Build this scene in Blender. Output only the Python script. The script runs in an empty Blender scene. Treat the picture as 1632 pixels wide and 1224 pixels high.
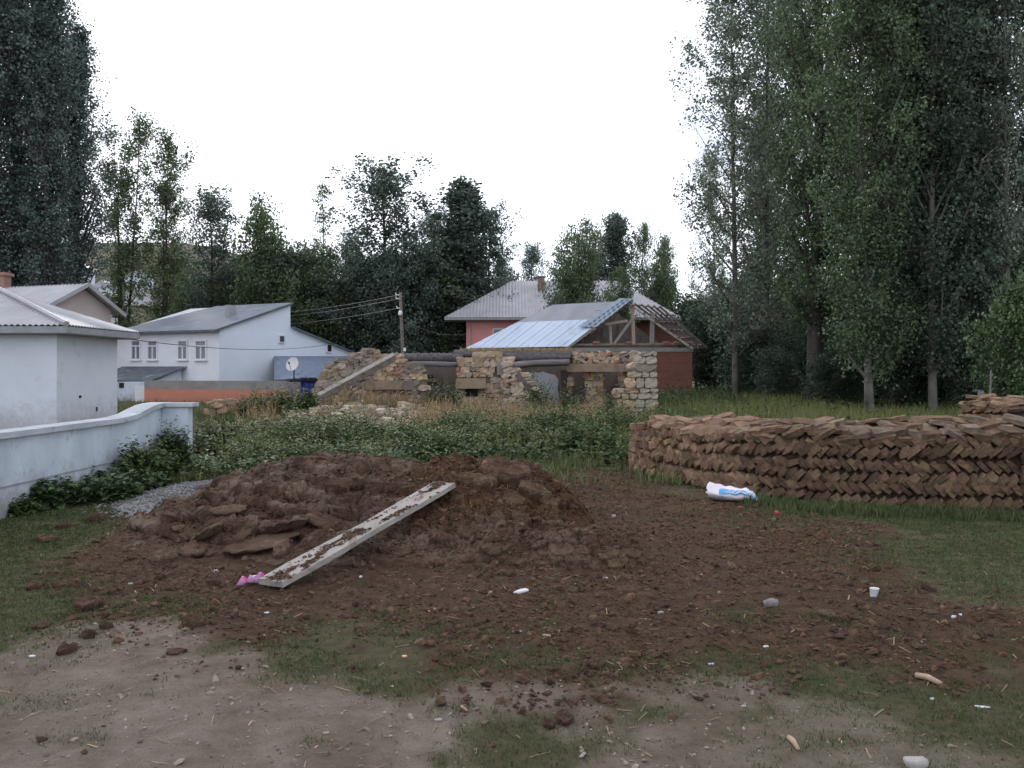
import bpy, math, random
import numpy as np
from mathutils import Vector, Matrix, Euler

random.seed(7)
rng = np.random.default_rng(7)
S = bpy.context.scene
C = S.collection

# ------------------------------------------------------------------ camera, sky, sun, exposure
EYE = 1.7
F = 1360.0
HZ = 590.0
cam = bpy.data.cameras.new('camera')
cam.sensor_width = 36.0
cam.lens = F / 1632 * 36.0
cam.shift_y = -(612 - HZ) / 1632
cam.clip_start = 0.1
cam.clip_end = 3000
camo = bpy.data.objects.new('camera', cam)
C.objects.link(camo)
camo.location = (0, 0, EYE)
camo.rotation_euler = (math.radians(90), 0, 0)
S.camera = camo

SUN_EL = math.radians(24)
SUN_AZ = math.radians(-25)      # from +Y towards -X: ahead and to the left
w = bpy.data.worlds.new('World')
S.world = w
w.use_nodes = True
nt = w.node_tree
nt.nodes.clear()
wo = nt.nodes.new('ShaderNodeOutputWorld')
bg = nt.nodes.new('ShaderNodeBackground')
sky = nt.nodes.new('ShaderNodeTexSky')
sky.sky_type = 'NISHITA'
sky.sun_disc = False
sky.sun_elevation = SUN_EL
sky.sun_rotation = SUN_AZ
sky.altitude = 1600
sky.air_density = 1.0
sky.dust_density = 1.2
tc = nt.nodes.new('ShaderNodeTexCoord')
mp = nt.nodes.new('ShaderNodeMapping')
mp.inputs['Scale'].default_value = (1.0, 1.0, 3.2)
nz = nt.nodes.new('ShaderNodeTexNoise')
nz.inputs['Scale'].default_value = 2.3
nz.inputs['Detail'].default_value = 7
nz.inputs['Roughness'].default_value = 0.55
rp = nt.nodes.new('ShaderNodeValToRGB')
rp.color_ramp.elements[0].position = 0.36
rp.color_ramp.elements[0].color = (0.45, 0.45, 0.45, 1)
rp.color_ramp.elements[1].position = 0.62
rp.color_ramp.elements[1].color = (0.95, 0.95, 0.95, 1)
cl = nt.nodes.new('ShaderNodeMix')
cl.data_type = 'RGBA'
cl.inputs[7].default_value = (10.0, 10.3, 11.3, 1)   # thin bright cloud
nz2 = nt.nodes.new('ShaderNodeTexNoise'); nz2.inputs['Scale'].default_value = 3.6; nz2.inputs['Detail'].default_value = 6
rp2 = nt.nodes.new('ShaderNodeValToRGB')
rp2.color_ramp.elements[0].position = 0.30; rp2.color_ramp.elements[0].color = (5.6, 5.9, 7.0, 1)      # greyer cloud undersides
rp2.color_ramp.elements[1].position = 0.46; rp2.color_ramp.elements[1].color = (10.0, 10.2, 11.0, 1)
nt.links.new(mp.outputs['Vector'], nz2.inputs['Vector']); nt.links.new(nz2.outputs['Fac'], rp2.inputs['Fac']); nt.links.new(rp2.outputs['Color'], cl.inputs[7])
nt.links.new(tc.outputs['Generated'], mp.inputs['Vector'])
nt.links.new(mp.outputs['Vector'], nz.inputs['Vector'])
nt.links.new(nz.outputs['Fac'], rp.inputs['Fac'])
nt.links.new(rp.outputs['Color'], cl.inputs[0])
nt.links.new(sky.outputs['Color'], cl.inputs[6])
nt.links.new(cl.outputs[2], bg.inputs['Color'])
bg.inputs['Strength'].default_value = 0.11
nt.links.new(bg.outputs[0], wo.inputs[0])

sl = bpy.data.lights.new('sun', 'SUN')
sl.energy = 0.8
sl.angle = math.radians(14)
sl.color = (1.0, 0.93, 0.86)
so = bpy.data.objects.new('sun', sl)
C.objects.link(so)
so.location = (-20, 40, 40)
sd = Vector((math.sin(SUN_AZ) * math.cos(SUN_EL), math.cos(SUN_AZ) * math.cos(SUN_EL), math.sin(SUN_EL)))
so.rotation_euler = (-sd).to_track_quat('-Z', 'Y').to_euler()

S.view_settings.view_transform = 'Standard'
S.view_settings.look = 'None'
S.view_settings.exposure = 0.66
S.view_settings.gamma = 1.0
S.cycles.use_adaptive_sampling = True
S.cycles.adaptive_threshold = 0.02
S.cycles.max_bounces = 4
S.cycles.diffuse_bounces = 2
S.cycles.glossy_bounces = 2
S.cycles.transmission_bounces = 2
S.cycles.transparent_max_bounces = 6
S.cycles.use_denoising = True

# ------------------------------------------------------------------ helpers
def PX(px, Y): return (px - 816.0) / F * Y
def PZ(py, Y): return EYE - (py - HZ) / F * Y
def P(px, py, Y): return np.array((PX(px, Y), Y, PZ(py, Y)))
def G(px, py):
    Y = EYE * F / (py - HZ)
    return np.array((PX(px, Y), Y, 0.0))

def _h(ix, iy, s):
    n = (ix.astype(np.int64) * 374761393 + iy.astype(np.int64) * 668265263 + s * 974634777) & 0x7fffffff
    n = ((n ^ (n >> 13)) * 1274126177) & 0x7fffffff
    n = ((n ^ (n >> 16)) * 1911520717) & 0x7fffffff
    return ((n ^ (n >> 15)) & 0xffffff) / float(0xffffff)
def vn(x, y, s=0):
    x = np.asarray(x, float); y = np.asarray(y, float)
    ix = np.floor(x); iy = np.floor(y); fx = x - ix; fy = y - iy
    fx = fx * fx * (3 - 2 * fx); fy = fy * fy * (3 - 2 * fy)
    a = _h(ix, iy, s); b = _h(ix + 1, iy, s); c = _h(ix, iy + 1, s); d = _h(ix + 1, iy + 1, s)
    return (a * (1 - fx) + b * fx) * (1 - fy) + (c * (1 - fx) + d * fx) * fy * 1.0
def fbm(x, y, s=0, o=4):
    r = 0.0; a = 0.5; t = 0.0
    for i in range(o):
        r = r + a * vn(x, y, s + i * 17); t += a
        x = np.asarray(x) * 2.03 + 11.3; y = np.asarray(y) * 2.03 + 5.7; a *= 0.5
    return r / t
def sst(a, b, x):
    t = np.clip((x - a) / (b - a), 0, 1)
    return t * t * (3 - 2 * t)
def voro(x, y, s=0):
    ix = np.floor(x); iy = np.floor(y)
    d1 = np.full(np.shape(x), 9.0); d2 = d1.copy(); cid = np.zeros(np.shape(x)); cx = d1.copy(); cy = d1.copy()
    for dx in (-1, 0, 1):
        for dy in (-1, 0, 1):
            jx = ix + dx; jy = iy + dy
            qx = jx + 0.1 + 0.8 * _h(jx, jy, s); qy = jy + 0.1 + 0.8 * _h(jx, jy, s + 31)
            d = np.hypot(qx - x, qy - y); hid = _h(jx, jy, s + 77)
            n1 = d < d1
            d2 = np.where(n1, d1, np.minimum(d2, d))
            cid = np.where(n1, hid, cid); cx = np.where(n1, qx, cx); cy = np.where(n1, qy, cy)
            d1 = np.where(n1, d, d1)
    return d1, d2, cid, cx, cy
def polysd(px, py, poly):
    poly = np.asarray(poly, float); n = len(poly)
    d = np.full(np.shape(px), 1e9); ins = np.zeros(np.shape(px), bool)
    for i in range(n):
        a = poly[i]; b = poly[(i + 1) % n]; e = b - a
        t = np.clip(((px - a[0]) * e[0] + (py - a[1]) * e[1]) / (e @ e), 0, 1)
        d = np.minimum(d, np.hypot(px - a[0] - t * e[0], py - a[1] - t * e[1]))
        c = ((a[1] > py) != (b[1] > py)) & (px < (b[0] - a[0]) * (py - a[1]) / (b[1] - a[1] + 1e-12) + a[0])
        ins ^= c
    return np.where(ins, d, -d)

def tag(o, label=None, cat=None, group=None, kind=None):
    if label: o['label'] = label
    if cat: o['category'] = cat
    if group: o['group'] = group
    if kind: o['kind'] = kind
    return o
def empty(name, loc, label=None, cat=None, group=None):
    o = bpy.data.objects.new(name, None)
    o.empty_display_size = 0.2
    C.objects.link(o)
    o.location = tuple(float(v) for v in loc)
    return tag(o, label, cat, group)
def chain(o):
    v = np.zeros(3)
    while o is not None:
        v += np.array(o.location); o = o.parent
    return v
def rawmesh(name, verts, faces, m=None, smooth=False):
    verts = np.ascontiguousarray(verts, dtype=np.float32)
    me = bpy.data.meshes.new(name)
    me.vertices.add(len(verts))
    me.vertices.foreach_set('co', verts.ravel())
    if isinstance(faces, np.ndarray):
        k = faces.shape[1]; nf = len(faces)
        me.loops.add(nf * k)
        me.loops.foreach_set('vertex_index', faces.astype(np.int32).ravel())
        me.polygons.add(nf)
        me.polygons.foreach_set('loop_start', np.arange(0, nf * k, k, dtype=np.int32))
    else:
        idx = [i for f in faces for i in f]
        st = np.cumsum([0] + [len(f) for f in faces[:-1]]).astype(np.int32)
        nf = len(faces)
        me.loops.add(len(idx)); me.loops.foreach_set('vertex_index', np.array(idx, np.int32))
        me.polygons.add(nf); me.polygons.foreach_set('loop_start', st)
    me.update(calc_edges=True)
    me.polygons.foreach_set('use_smooth', np.full(nf, bool(smooth)))
    if m is not None: me.materials.append(m)
    return me
def link(name, me, parent=None):
    o = bpy.data.objects.new(name, me)
    C.objects.link(o)
    if parent is not None: o.parent = parent
    return o
class MB:
    def __init__(s): s.v = []; s.f = []
    def add(s, vs, fs):
        n = len(s.v); s.v.extend([tuple(map(float, v)) for v in vs]); s.f.extend([tuple(i + n for i in f) for f in fs]); return s
    def box(s, c, size, ux=(1, 0, 0), uy=(0, 1, 0), uz=(0, 0, 1)):
        c = np.array(c, float); ux = np.array(ux, float) * size[0] / 2; uy = np.array(uy, float) * size[1] / 2; uz = np.array(uz, float) * size[2] / 2
        vs = [c + a * ux + b * uy + d * uz for d in (-1, 1) for b in (-1, 1) for a in (-1, 1)]
        return s.add(vs, [(0, 2, 3, 1), (4, 5, 7, 6), (0, 1, 5, 4), (2, 6, 7, 3), (0, 4, 6, 2), (1, 3, 7, 5)])
    def bar(s, a, b, w_, h_, up=(0, 0, 1)):
        a = np.array(a, float); b = np.array(b, float); d = b - a; L = np.linalg.norm(d); d = d / L
        x = np.cross(np.array(up, float), d)
        if np.linalg.norm(x) < 1e-4: x = np.cross((1, 0, 0), d)
        x = x / np.linalg.norm(x); z = np.cross(d, x)
        return s.box((a + b) / 2, (w_, L, h_), x, d, z)
    def tube(s, pts, rad, n=6, cap=True):
        pts = np.array(pts, float); rad = np.broadcast_to(np.array(rad, float), (len(pts),))
        base = len(s.v); vs = []; fs = []
        for i, p in enumerate(pts):
            d = pts[min(i + 1, len(pts) - 1)] - pts[max(i - 1, 0)]; d = d / (np.linalg.norm(d) + 1e-9)
            r = np.array((1, 0, 0)) if abs(d[0]) < 0.8 else np.array((0, 1, 0))
            x = np.cross(r, d); x /= np.linalg.norm(x); y = np.cross(d, x)
            for k in range(n):
                a = 2 * math.pi * k / n
                vs.append(p + rad[i] * (math.cos(a) * x + math.sin(a) * y))
        for i in range(len(pts) - 1):
            for k in range(n):
                fs.append((i * n + k, i * n + (k + 1) % n, (i + 1) * n + (k + 1) % n, (i + 1) * n + k))
        if cap:
            fs.append(tuple(range(n - 1, -1, -1))); fs.append(tuple((len(pts) - 1) * n + k for k in range(n)))
        return s.add(vs, fs)
    def prism(s, poly, d):           # poly: planar 3-D outline, extruded by vector d
        poly = [np.array(p, float) for p in poly]; d = np.array(d, float); n = len(poly)
        fs = [tuple(range(n)), tuple(range(2 * n - 1, n - 1, -1))]
        fs += [(i, i + n, (i + 1) % n + n, (i + 1) % n) for i in range(n)]
        return s.add(poly + [p + d for p in poly], fs)
    def mesh(s, name, m, off=(0, 0, 0), smooth=False):
        return rawmesh(name, np.array(s.v) - np.array(off), s.f, m, smooth)
    def build(s, name, m, parent=None, smooth=False):
        off = chain(parent) if parent is not None else np.zeros(3)
        me = s.mesh(name, m, off, smooth)
        fixn(me)
        return link(name, me, parent)
def fixn(me):
    import bmesh
    b = bmesh.new(); b.from_mesh(me); bmesh.ops.recalc_face_normals(b, faces=b.faces[:]); b.to_mesh(me); b.free()
def put(me, name, parent, M):
    o = link(name, me, parent)
    off = chain(parent) if parent is not None else np.zeros(3)
    M = M.copy(); M.translation = M.translation - Vector(off)
    o.matrix_basis = M
    return o
def frame(c, ux, uy, uz, s):         # matrix from axes and sizes
    M = Matrix.Identity(4)
    for i, (a, k) in enumerate(zip((ux, uy, uz), s)):
        for r in range(3): M[r][i] = float(a[r]) * float(k)
    M.translation = Vector([float(v) for v in c])
    return M
def unit(v): v = np.array(v, float); return v / np.linalg.norm(v)

# ------------------------------------------------------------------ materials
def L(r, g, b):
    f = lambda c: (c / 12.92 if c <= 0.04045 else ((c + 0.055) / 1.055) ** 2.4)
    return (f(r / 255), f(g / 255), f(b / 255), 1)
def mat(name, c1, c2=None, scale=3.0, rough=0.9, bump=0.0, bscale=40.0, c3=None, s3=0.7, t3=0.6, rnd=0.0, metal=0.0, spec=0.3, coord='Object', isl=0.0, stretch=None, bdist=0.02):
    m = bpy.data.materials.new(name); m.use_nodes = True
    n = m.node_tree.nodes; l = m.node_tree.links
    b = n['Principled BSDF']
    b.inputs['Roughness'].default_value = rough
    b.inputs['Metallic'].default_value = metal
    b.inputs['Specular IOR Level'].default_value = spec
    t = n.new('ShaderNodeTexCoord'); vec = t.outputs[coord]
    if coord == 'World':
        pass
    if stretch:
        mm = n.new('ShaderNodeMapping'); mm.inputs['Scale'].default_value = stretch
        l.new(vec, mm.inputs['Vector']); vec = mm.outputs['Vector']
    col = None
    if c2 is not None:
        z = n.new('ShaderNodeTexNoise'); z.inputs['Scale'].default_value = scale; z.inputs['Detail'].default_value = 6; z.inputs['Roughness'].default_value = 0.62
        l.new(vec, z.inputs['Vector'])
        r = n.new('ShaderNodeValToRGB'); r.color_ramp.elements[0].position = 0.36; r.color_ramp.elements[1].position = 0.64
        r.color_ramp.elements[0].color = c1; r.color_ramp.elements[1].color = c2
        l.new(z.outputs['Fac'], r.inputs['Fac']); col = r.outputs['Color']
    else:
        q = n.new('ShaderNodeRGB'); q.outputs[0].default_value = c1; col = q.outputs[0]
    if c3 is not None:
        z = n.new('ShaderNodeTexNoise'); z.inputs['Scale'].default_value = s3; z.inputs['Detail'].default_value = 8; z.inputs['Roughness'].default_value = 0.7
        l.new(vec, z.inputs['Vector'])
        r = n.new('ShaderNodeMapRange'); r.inputs[1].default_value = t3 - 0.06; r.inputs[2].default_value = t3 + 0.06
        l.new(z.outputs['Fac'], r.inputs[0])
        x = n.new('ShaderNodeMix'); x.data_type = 'RGBA'; l.new(r.outputs[0], x.inputs[0]); l.new(col, x.inputs[6]); x.inputs[7].default_value = c3
        col = x.outputs[2]
    if rnd or isl:
        if isl:
            g = n.new('ShaderNodeNewGeometry'); src = g.outputs['Random Per Island']; k = isl
        else:
            g = n.new('ShaderNodeObjectInfo'); src = g.outputs['Random']; k = rnd
        r = n.new('ShaderNodeMapRange'); r.inputs[3].default_value = 1 - k; r.inputs[4].default_value = 1 + k
        l.new(src, r.inputs[0])
        hs = n.new('ShaderNodeHueSaturation'); l.new(col, hs.inputs['Color']); l.new(r.outputs[0], hs.inputs['Value'])
        ml = n.new('ShaderNodeMath'); ml.operation = 'MULTIPLY'; ml.inputs[1].default_value = 7.31; l.new(src, ml.inputs[0])
        fr = n.new('ShaderNodeMath'); fr.operation = 'FRACT'; l.new(ml.outputs[0], fr.inputs[0])
        r2 = n.new('ShaderNodeMapRange'); r2.inputs[3].default_value = 0.485; r2.inputs[4].default_value = 0.515
        l.new(fr.outputs[0], r2.inputs[0]); l.new(r2.outputs[0], hs.inputs['Hue'])
        col = hs.outputs['Color']
    l.new(col, b.inputs['Base Color'])
    if bump:
        z = n.new('ShaderNodeTexNoise'); z.inputs['Scale'].default_value = bscale; z.inputs['Detail'].default_value = 8; z.inputs['Roughness'].default_value = 0.65
        l.new(vec, z.inputs['Vector'])
        u = n.new('ShaderNodeBump'); u.inputs['Strength'].default_value = bump; u.inputs['Distance'].default_value = bdist
        l.new(z.outputs['Fac'], u.inputs['Height']); l.new(u.outputs[0], b.inputs['Normal'])
    return m
def leafmat(name, c1, c2, k=0.3, trans=0.25, sp_=0.5):
    m = bpy.data.materials.new(name); m.use_nodes = True
    n = m.node_tree.nodes; l = m.node_tree.links
    b = n['Principled BSDF']; o = n['Material Output']
    b.inputs['Roughness'].default_value = 0.48; b.inputs['Specular IOR Level'].default_value = sp_
    g = n.new('ShaderNodeNewGeometry'); r = n.new('ShaderNodeValToRGB')
    r.color_ramp.elements[0].color = [c * (1 - k) for c in c1[:3]] + [1]; r.color_ramp.elements[1].color = [c * (1 + k) for c in c2[:3]] + [1]
    l.new(g.outputs['Random Per Island'], r.inputs['Fac']); l.new(r.outputs['Color'], b.inputs['Base Color'])
    t = n.new('ShaderNodeBsdfTranslucent'); l.new(r.outputs['Color'], t.inputs['Color'])
    x = n.new('ShaderNodeMixShader'); x.inputs[0].default_value = trans
    l.new(b.outputs[0], x.inputs[1]); l.new(t.outputs[0], x.inputs[2]); l.new(x.outputs[0], o.inputs['Surface'])
    return m

M = {}
M['white'] = mat('white_plaster', (0.64, 0.68, 0.745, 1), (0.57, 0.605, 0.67, 1), 0.6, 0.95, 0.25, 60, c3=(0.49, 0.51, 0.55, 1), s3=1.6, t3=0.64)
M['gable_skylit'] = mat('white_plaster_skylit', (0.76, 0.82, 0.92, 1), (0.69, 0.75, 0.84, 1), 0.5, 0.95, 0.2, 60, c3=(0.58, 0.63, 0.71, 1), s3=0.8, t3=0.66)  # farmhouse plaster made bluer and brighter, as sky light tints the gable
M['white2'] = mat('cream_white_plaster', (0.73, 0.745, 0.80, 1), (0.66, 0.675, 0.73, 1), 0.7, 0.95, 0.2, 60, c3=(0.55, 0.56, 0.6, 1), s3=0.9, t3=0.66)
M['gwall'] = mat('painted_render', (0.54, 0.60, 0.67, 1), (0.42, 0.475, 0.54, 1), 1.8, 0.95, 0.7, 22, c3=(0.27, 0.295, 0.32, 1), s3=4.0, t3=0.64, stretch=(1, 1, 0.45))
M['coping'] = mat('coping_concrete', (0.47, 0.50, 0.54, 1), (0.36, 0.385, 0.415, 1), 2.0, 0.95, 0.5, 30, c3=(0.22, 0.23, 0.24, 1), s3=6, t3=0.62)
M['zinc'] = mat('zinc_sheet', (0.42, 0.42, 0.44, 1), (0.33, 0.33, 0.35, 1), 1.0, 0.5, 0.0, metal=0.25, spec=0.4, c3=(0.30, 0.24, 0.21, 1), s3=1.3, t3=0.68)
M['fascia'] = mat('fascia_board', (0.30, 0.31, 0.33, 1), (0.24, 0.25, 0.26, 1), 3, 0.8)
M['greyroof'] = mat('grey_blue_roof', (0.19, 0.215, 0.26, 1), (0.15, 0.17, 0.21, 1), 0.9, 0.7, c3=(0.26, 0.27, 0.29, 1), s3=0.7, t3=0.6)
M['darkroof'] = mat('weathered_felt_roof', (0.13, 0.15, 0.17, 1), (0.09, 0.10, 0.115, 1), 2.0, 0.85, 0.3, 20, c3=(0.34, 0.36, 0.38, 1), s3=1.6, t3=0.63)
M['bluetin'] = mat('blue_sheet', (0.155, 0.195, 0.265, 1), (0.12, 0.155, 0.215, 1), 1.5, 0.6, c3=(0.22, 0.25, 0.30, 1), s3=1.1, t3=0.6)
M['blue'] = mat('blue_paint', (0.03, 0.06, 0.36, 1), (0.025, 0.05, 0.27, 1), 2.5, 0.6)
M['orange'] = mat('orange_render', (0.56, 0.235, 0.16, 1), (0.50, 0.21, 0.145, 1), 1.2, 0.95, 0.2, 40)
M['cement'] = mat('grey_cement', (0.30, 0.285, 0.275, 1), (0.23, 0.215, 0.21, 1), 2.0, 0.95, 0.4, 30)
M['pink'] = mat('pink_render', (0.70, 0.31, 0.30, 1), (0.63, 0.275, 0.265, 1), 0.8, 0.95, 0.2, 30)
M['pinkgable'] = mat('beige_pink_render', (0.52, 0.45, 0.43, 1), (0.46, 0.395, 0.375, 1), 1.0, 0.95, 0.2, 30)
M['newtin'] = mat('new_sheet', (0.56, 0.64, 0.76, 1), (0.50, 0.58, 0.70, 1), 0.8, 0.45, metal=0.2, spec=0.4, c3=(0.40, 0.44, 0.5, 1), s3=0.5, t3=0.62)
M['bluesheet'] = mat('blue_new_sheet', (0.20, 0.25, 0.31, 1), (0.30, 0.36, 0.44, 1), 0.8, 0.45, metal=0.2, spec=0.5)
M['oldtin'] = mat('old_sheet', (0.36, 0.365, 0.40, 1), (0.30, 0.305, 0.335, 1), 1.0, 0.7, 0.2, 20, c3=(0.31, 0.28, 0.28, 1), s3=1.0, t3=0.66)
M['wood'] = mat('grey_timber', (0.40, 0.37, 0.345, 1), (0.27, 0.245, 0.225, 1), 5.0, 0.9, 0.5, 60, rnd=0.2)
M['freshwood'] = mat('fresh_timber', (0.40, 0.31, 0.25, 1), (0.31, 0.235, 0.19, 1), 5.0, 0.9, 0.3, 60, rnd=0.22)
M['palewood'] = mat('pale_plank', (0.37, 0.34, 0.31, 1), (0.27, 0.245, 0.22, 1), 7.0, 0.9, 0.6, 90, stretch=(1, 0.12, 1), c3=(0.15, 0.095, 0.07, 1), s3=9, t3=0.60)
M['darkwood'] = mat('dark_timber', (0.16, 0.13, 0.115, 1), (0.10, 0.083, 0.075, 1), 5.0, 0.9, 0.5, 50, rnd=0.2)
M['log'] = mat('weathered_log', (0.21, 0.195, 0.195, 1), (0.14, 0.13, 0.13, 1), 6.0, 0.9, 0.6, 40, stretch=(0.2, 1, 1))
M['mud'] = mat('mud_plaster', (0.30, 0.225, 0.165, 1), (0.225, 0.168, 0.125, 1), 3.0, 1.0, 0.9, 14, c3=(0.19, 0.15, 0.12, 1), s3=3, t3=.58)
M['mortar'] = mat('earth_mortar', (0.31, 0.225, 0.16, 1), (0.22, 0.16, 0.115, 1), 5.0, 1.0, 0.8, 25)
M['greymud'] = mat('grey_mud_wall', (0.20, 0.165, 0.145, 1), (0.145, 0.12, 0.105, 1), 2.5, 1.0, 0.8, 20)
M['earthroof'] = mat('earth_roof', (0.125, 0.11, 0.115, 1), (0.075, 0.067, 0.07, 1), 6.0, 1.0, 1.0, 20, bdist=0.06)
M['limewash'] = mat('flaking_limewash', (0.58, 0.60, 0.66, 1), (0.52, 0.54, 0.60, 1), 2.0, 0.95, 0.3, 30, c3=(0.2, 0.165, 0.145, 1), s3=2.2, t3=0.64)
M['stone_tan'] = mat('tan_stone', (0.44, 0.33, 0.225, 1), (0.31, 0.225, 0.155, 1), 2.5, 0.95, 0.6, 12, rnd=0.27, c3=(0.40, 0.25, 0.15, 1), s3=1.6, t3=0.60)
M['stone_grey'] = mat('grey_stone', (0.30, 0.25, 0.20, 1), (0.21, 0.175, 0.145, 1), 2.5, 0.95, 0.6, 12, rnd=0.28)
M['stone_pale'] = mat('pale_stone', (0.46, 0.38, 0.30, 1), (0.36, 0.29, 0.225, 1), 2.5, 0.95, 0.6, 12, rnd=0.2)
M['ashlar'] = mat('dressed_stone', (0.40, 0.35, 0.285, 1), (0.31, 0.265, 0.21, 1), 3.0, 0.95, 0.6, 10, rnd=0.13, c3=(0.25, 0.21, 0.165, 1), s3=2.5, t3=0.60)
M['stone_red'] = mat('reddish_stone', (0.38, 0.215, 0.145, 1), (0.30, 0.17, 0.12, 1), 2.5, 0.95, 0.6, 12, rnd=0.2)
M['cake'] = mat('dried_dung', (0.245, 0.158, 0.100, 1), (0.140, 0.088, 0.057, 1), 2.6, 1.0, 1.0, 10, rnd=0.34, bdist=0.05, c3=(0.31, 0.225, 0.16, 1), s3=1.7, t3=0.60)
M['cake_pale'] = mat('weathered_dung', (0.30, 0.225, 0.168, 1), (0.19, 0.135, 0.098, 1), 2.6, 1.0, 1.0, 10, rnd=0.25, bdist=0.05)
M['cake_isl'] = mat('dried_dung_loose', (0.255, 0.166, 0.106, 1), (0.155, 0.098, 0.064, 1), 6.0, 1.0, 1.0, 30, isl=0.35)
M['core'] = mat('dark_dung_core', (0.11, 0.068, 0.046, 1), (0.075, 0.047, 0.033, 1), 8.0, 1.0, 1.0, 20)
M['glass'] = mat('window_glass', (0.05, 0.06, 0.075, 1), (0.09, 0.10, 0.12, 1), 1.5, 0.15, spec=0.5)
M['curtain'] = mat('net_curtain_glass', (0.20, 0.22, 0.26, 1), (0.12, 0.135, 0.16, 1), 2.5, 0.2, spec=0.5, stretch=(6, 6, 0.4))
M['wframe'] = mat('white_window_frame', (0.72, 0.72, 0.74, 1), None, rough=0.5)
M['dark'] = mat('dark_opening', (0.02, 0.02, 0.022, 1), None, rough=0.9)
M['brickred'] = mat('chimney_brick', (0.32, 0.19, 0.155, 1), (0.24, 0.145, 0.12, 1), 3, 0.95, 0.4, 20)
M['metalgrey'] = mat('grey_metal', (0.40, 0.40, 0.41, 1), (0.33, 0.33, 0.34, 1), 2, 0.55, metal=0.3)
M['dish'] = mat('dish_paint', (0.62, 0.61, 0.62, 1), (0.55, 0.54, 0.55, 1), 2, 0.5)
M['wire'] = mat('wire_black', (0.035, 0.035, 0.038, 1), None, rough=0.7)
M['wirep'] = mat('wire_grey', (0.20, 0.205, 0.21, 1), None, rough=0.6)
M['bark_dark'] = mat('dark_bark', (0.085, 0.072, 0.062, 1), (0.05, 0.043, 0.04, 1), 6, 0.95, 0.8, 15, stretch=(1, 1, 0.3), rnd=0.15)
M['bark_pale'] = mat('pale_poplar_bark', (0.175, 0.17, 0.15, 1), (0.11, 0.105, 0.092, 1), 4, 0.95, 0.6, 15, c3=(0.045, 0.042, 0.038, 1), s3=2.4, t3=0.56, stretch=(1, 1, 0.6), rnd=0.15)
M['lf_dark'] = leafmat('poplar_leaf_shaded', (0.044, 0.075, 0.052, 1), (0.075, 0.115, 0.075, 1), 0.4, 0.4)  # poplar leaf darkened; the shade of the right grove is in the colour
M['lf_lomb'] = leafmat('poplar_leaf_hazed', (0.080, 0.118, 0.110, 1), (0.125, 0.172, 0.155, 1), 0.4, 0.4, 0.6)  # leaf paled and blued; the hazy veil over the crowns is in the colour
M['lf_far'] = leafmat('far_tree_leaf_hazed', (0.068, 0.105, 0.084, 1), (0.108, 0.152, 0.116, 1), 0.4, 0.4, 0.6)  # far leaf lightened towards blue in place of haze
M['lf_mid'] = leafmat('poplar_leaf', (0.070, 0.115, 0.058, 1), (0.115, 0.168, 0.085, 1), 0.5, 0.4)
M['lf_pale'] = leafmat('poplar_leaf_pale', (0.12, 0.165, 0.125, 1), (0.19, 0.24, 0.175, 1), 0.45, 0.4)
M['lf_willow'] = leafmat('willow_leaf', (0.085, 0.128, 0.062, 1), (0.125, 0.178, 0.085, 1), 0.4, 0.4)
M['lf_green'] = leafmat('bright_leaf', (0.058, 0.105, 0.042, 1), (0.085, 0.135, 0.056, 1), 0.35, 0.3)
M['weed'] = leafmat('weed_leaf', (0.046, 0.078, 0.030, 1), (0.078, 0.116, 0.042, 1), 0.5, 0.2, 0.15)
M['weed_light'] = leafmat('weed_leaf_light', (0.085, 0.118, 0.042, 1), (0.13, 0.16, 0.06, 1), 0.4, 0.2, 0.15)
M['burdock'] = leafmat('broad_leaf', (0.050, 0.086, 0.040, 1), (0.075, 0.115, 0.050, 1), 0.3, 0.2, 0.15)
M['grass'] = leafmat('short_grass', (0.054, 0.078, 0.030, 1), (0.086, 0.108, 0.044, 1), 0.4, 0.15, 0.15)
M['tallgrass'] = leafmat('tall_grass', (0.085, 0.12, 0.052, 1), (0.14, 0.165, 0.07, 1), 0.35, 0.15, 0.15)
M['drygrass'] = leafmat('dry_grass', (0.30, 0.205, 0.115, 1), (0.36, 0.26, 0.155, 1), 0.35, 0.15, 0.15)
M['yellowgrass'] = leafmat('yellow_weed', (0.20, 0.20, 0.07, 1), (0.15, 0.165, 0.06, 1), 0.35, 0.15, 0.15)
M['sack'] = mat('woven_sack', (0.74, 0.73, 0.76, 1), (0.66, 0.65, 0.69, 1), 6, 0.6, 0.3, 60)
M['sackblue'] = mat('sack_print', (0.10, 0.33, 0.62, 1), (0.15, 0.40, 0.68, 1), 12, 0.6)
M['pinkplastic'] = mat('pink_plastic', (0.50, 0.06, 0.22, 1), (0.36, 0.33, 0.52, 1), 16, 0.4, c3=(0.55, 0.54, 0.60, 1), s3=22, t3=0.60)
M['whiteplastic'] = mat('white_plastic', (0.66, 0.67, 0.69, 1), (0.55, 0.56, 0.58, 1), 20, 0.5)
M['lavender'] = mat('lavender_plastic', (0.42, 0.38, 0.60, 1), None, rough=0.5)
M['orangebit'] = mat('orange_plastic', (0.75, 0.25, 0.12, 1), (0.8, 0.6, 0.45, 1), 30, 0.5)
M['redbit'] = mat('red_plastic', (0.50, 0.05, 0.07, 1), None, rough=0.5)
M['greystone'] = mat('small_grey_stone', (0.27, 0.255, 0.24, 1), (0.20, 0.185, 0.175, 1), 12, 0.95, 0.5, 60, rnd=0.2)
M['whitestone'] = mat('pale_field_stone', (0.47, 0.44, 0.42, 1), (0.36, 0.335, 0.315, 1), 14, 0.95, 0.5, 60)
M['strawstick'] = mat('pale_stick', (0.42, 0.31, 0.22, 1), (0.32, 0.23, 0.165, 1), 20, 0.9)
M['gravel'] = mat('grey_gravel', (0.20, 0.20, 0.205, 1), (0.145, 0.145, 0.15, 1), 8, 1.0, 1.0, 40, isl=0.25)
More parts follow.
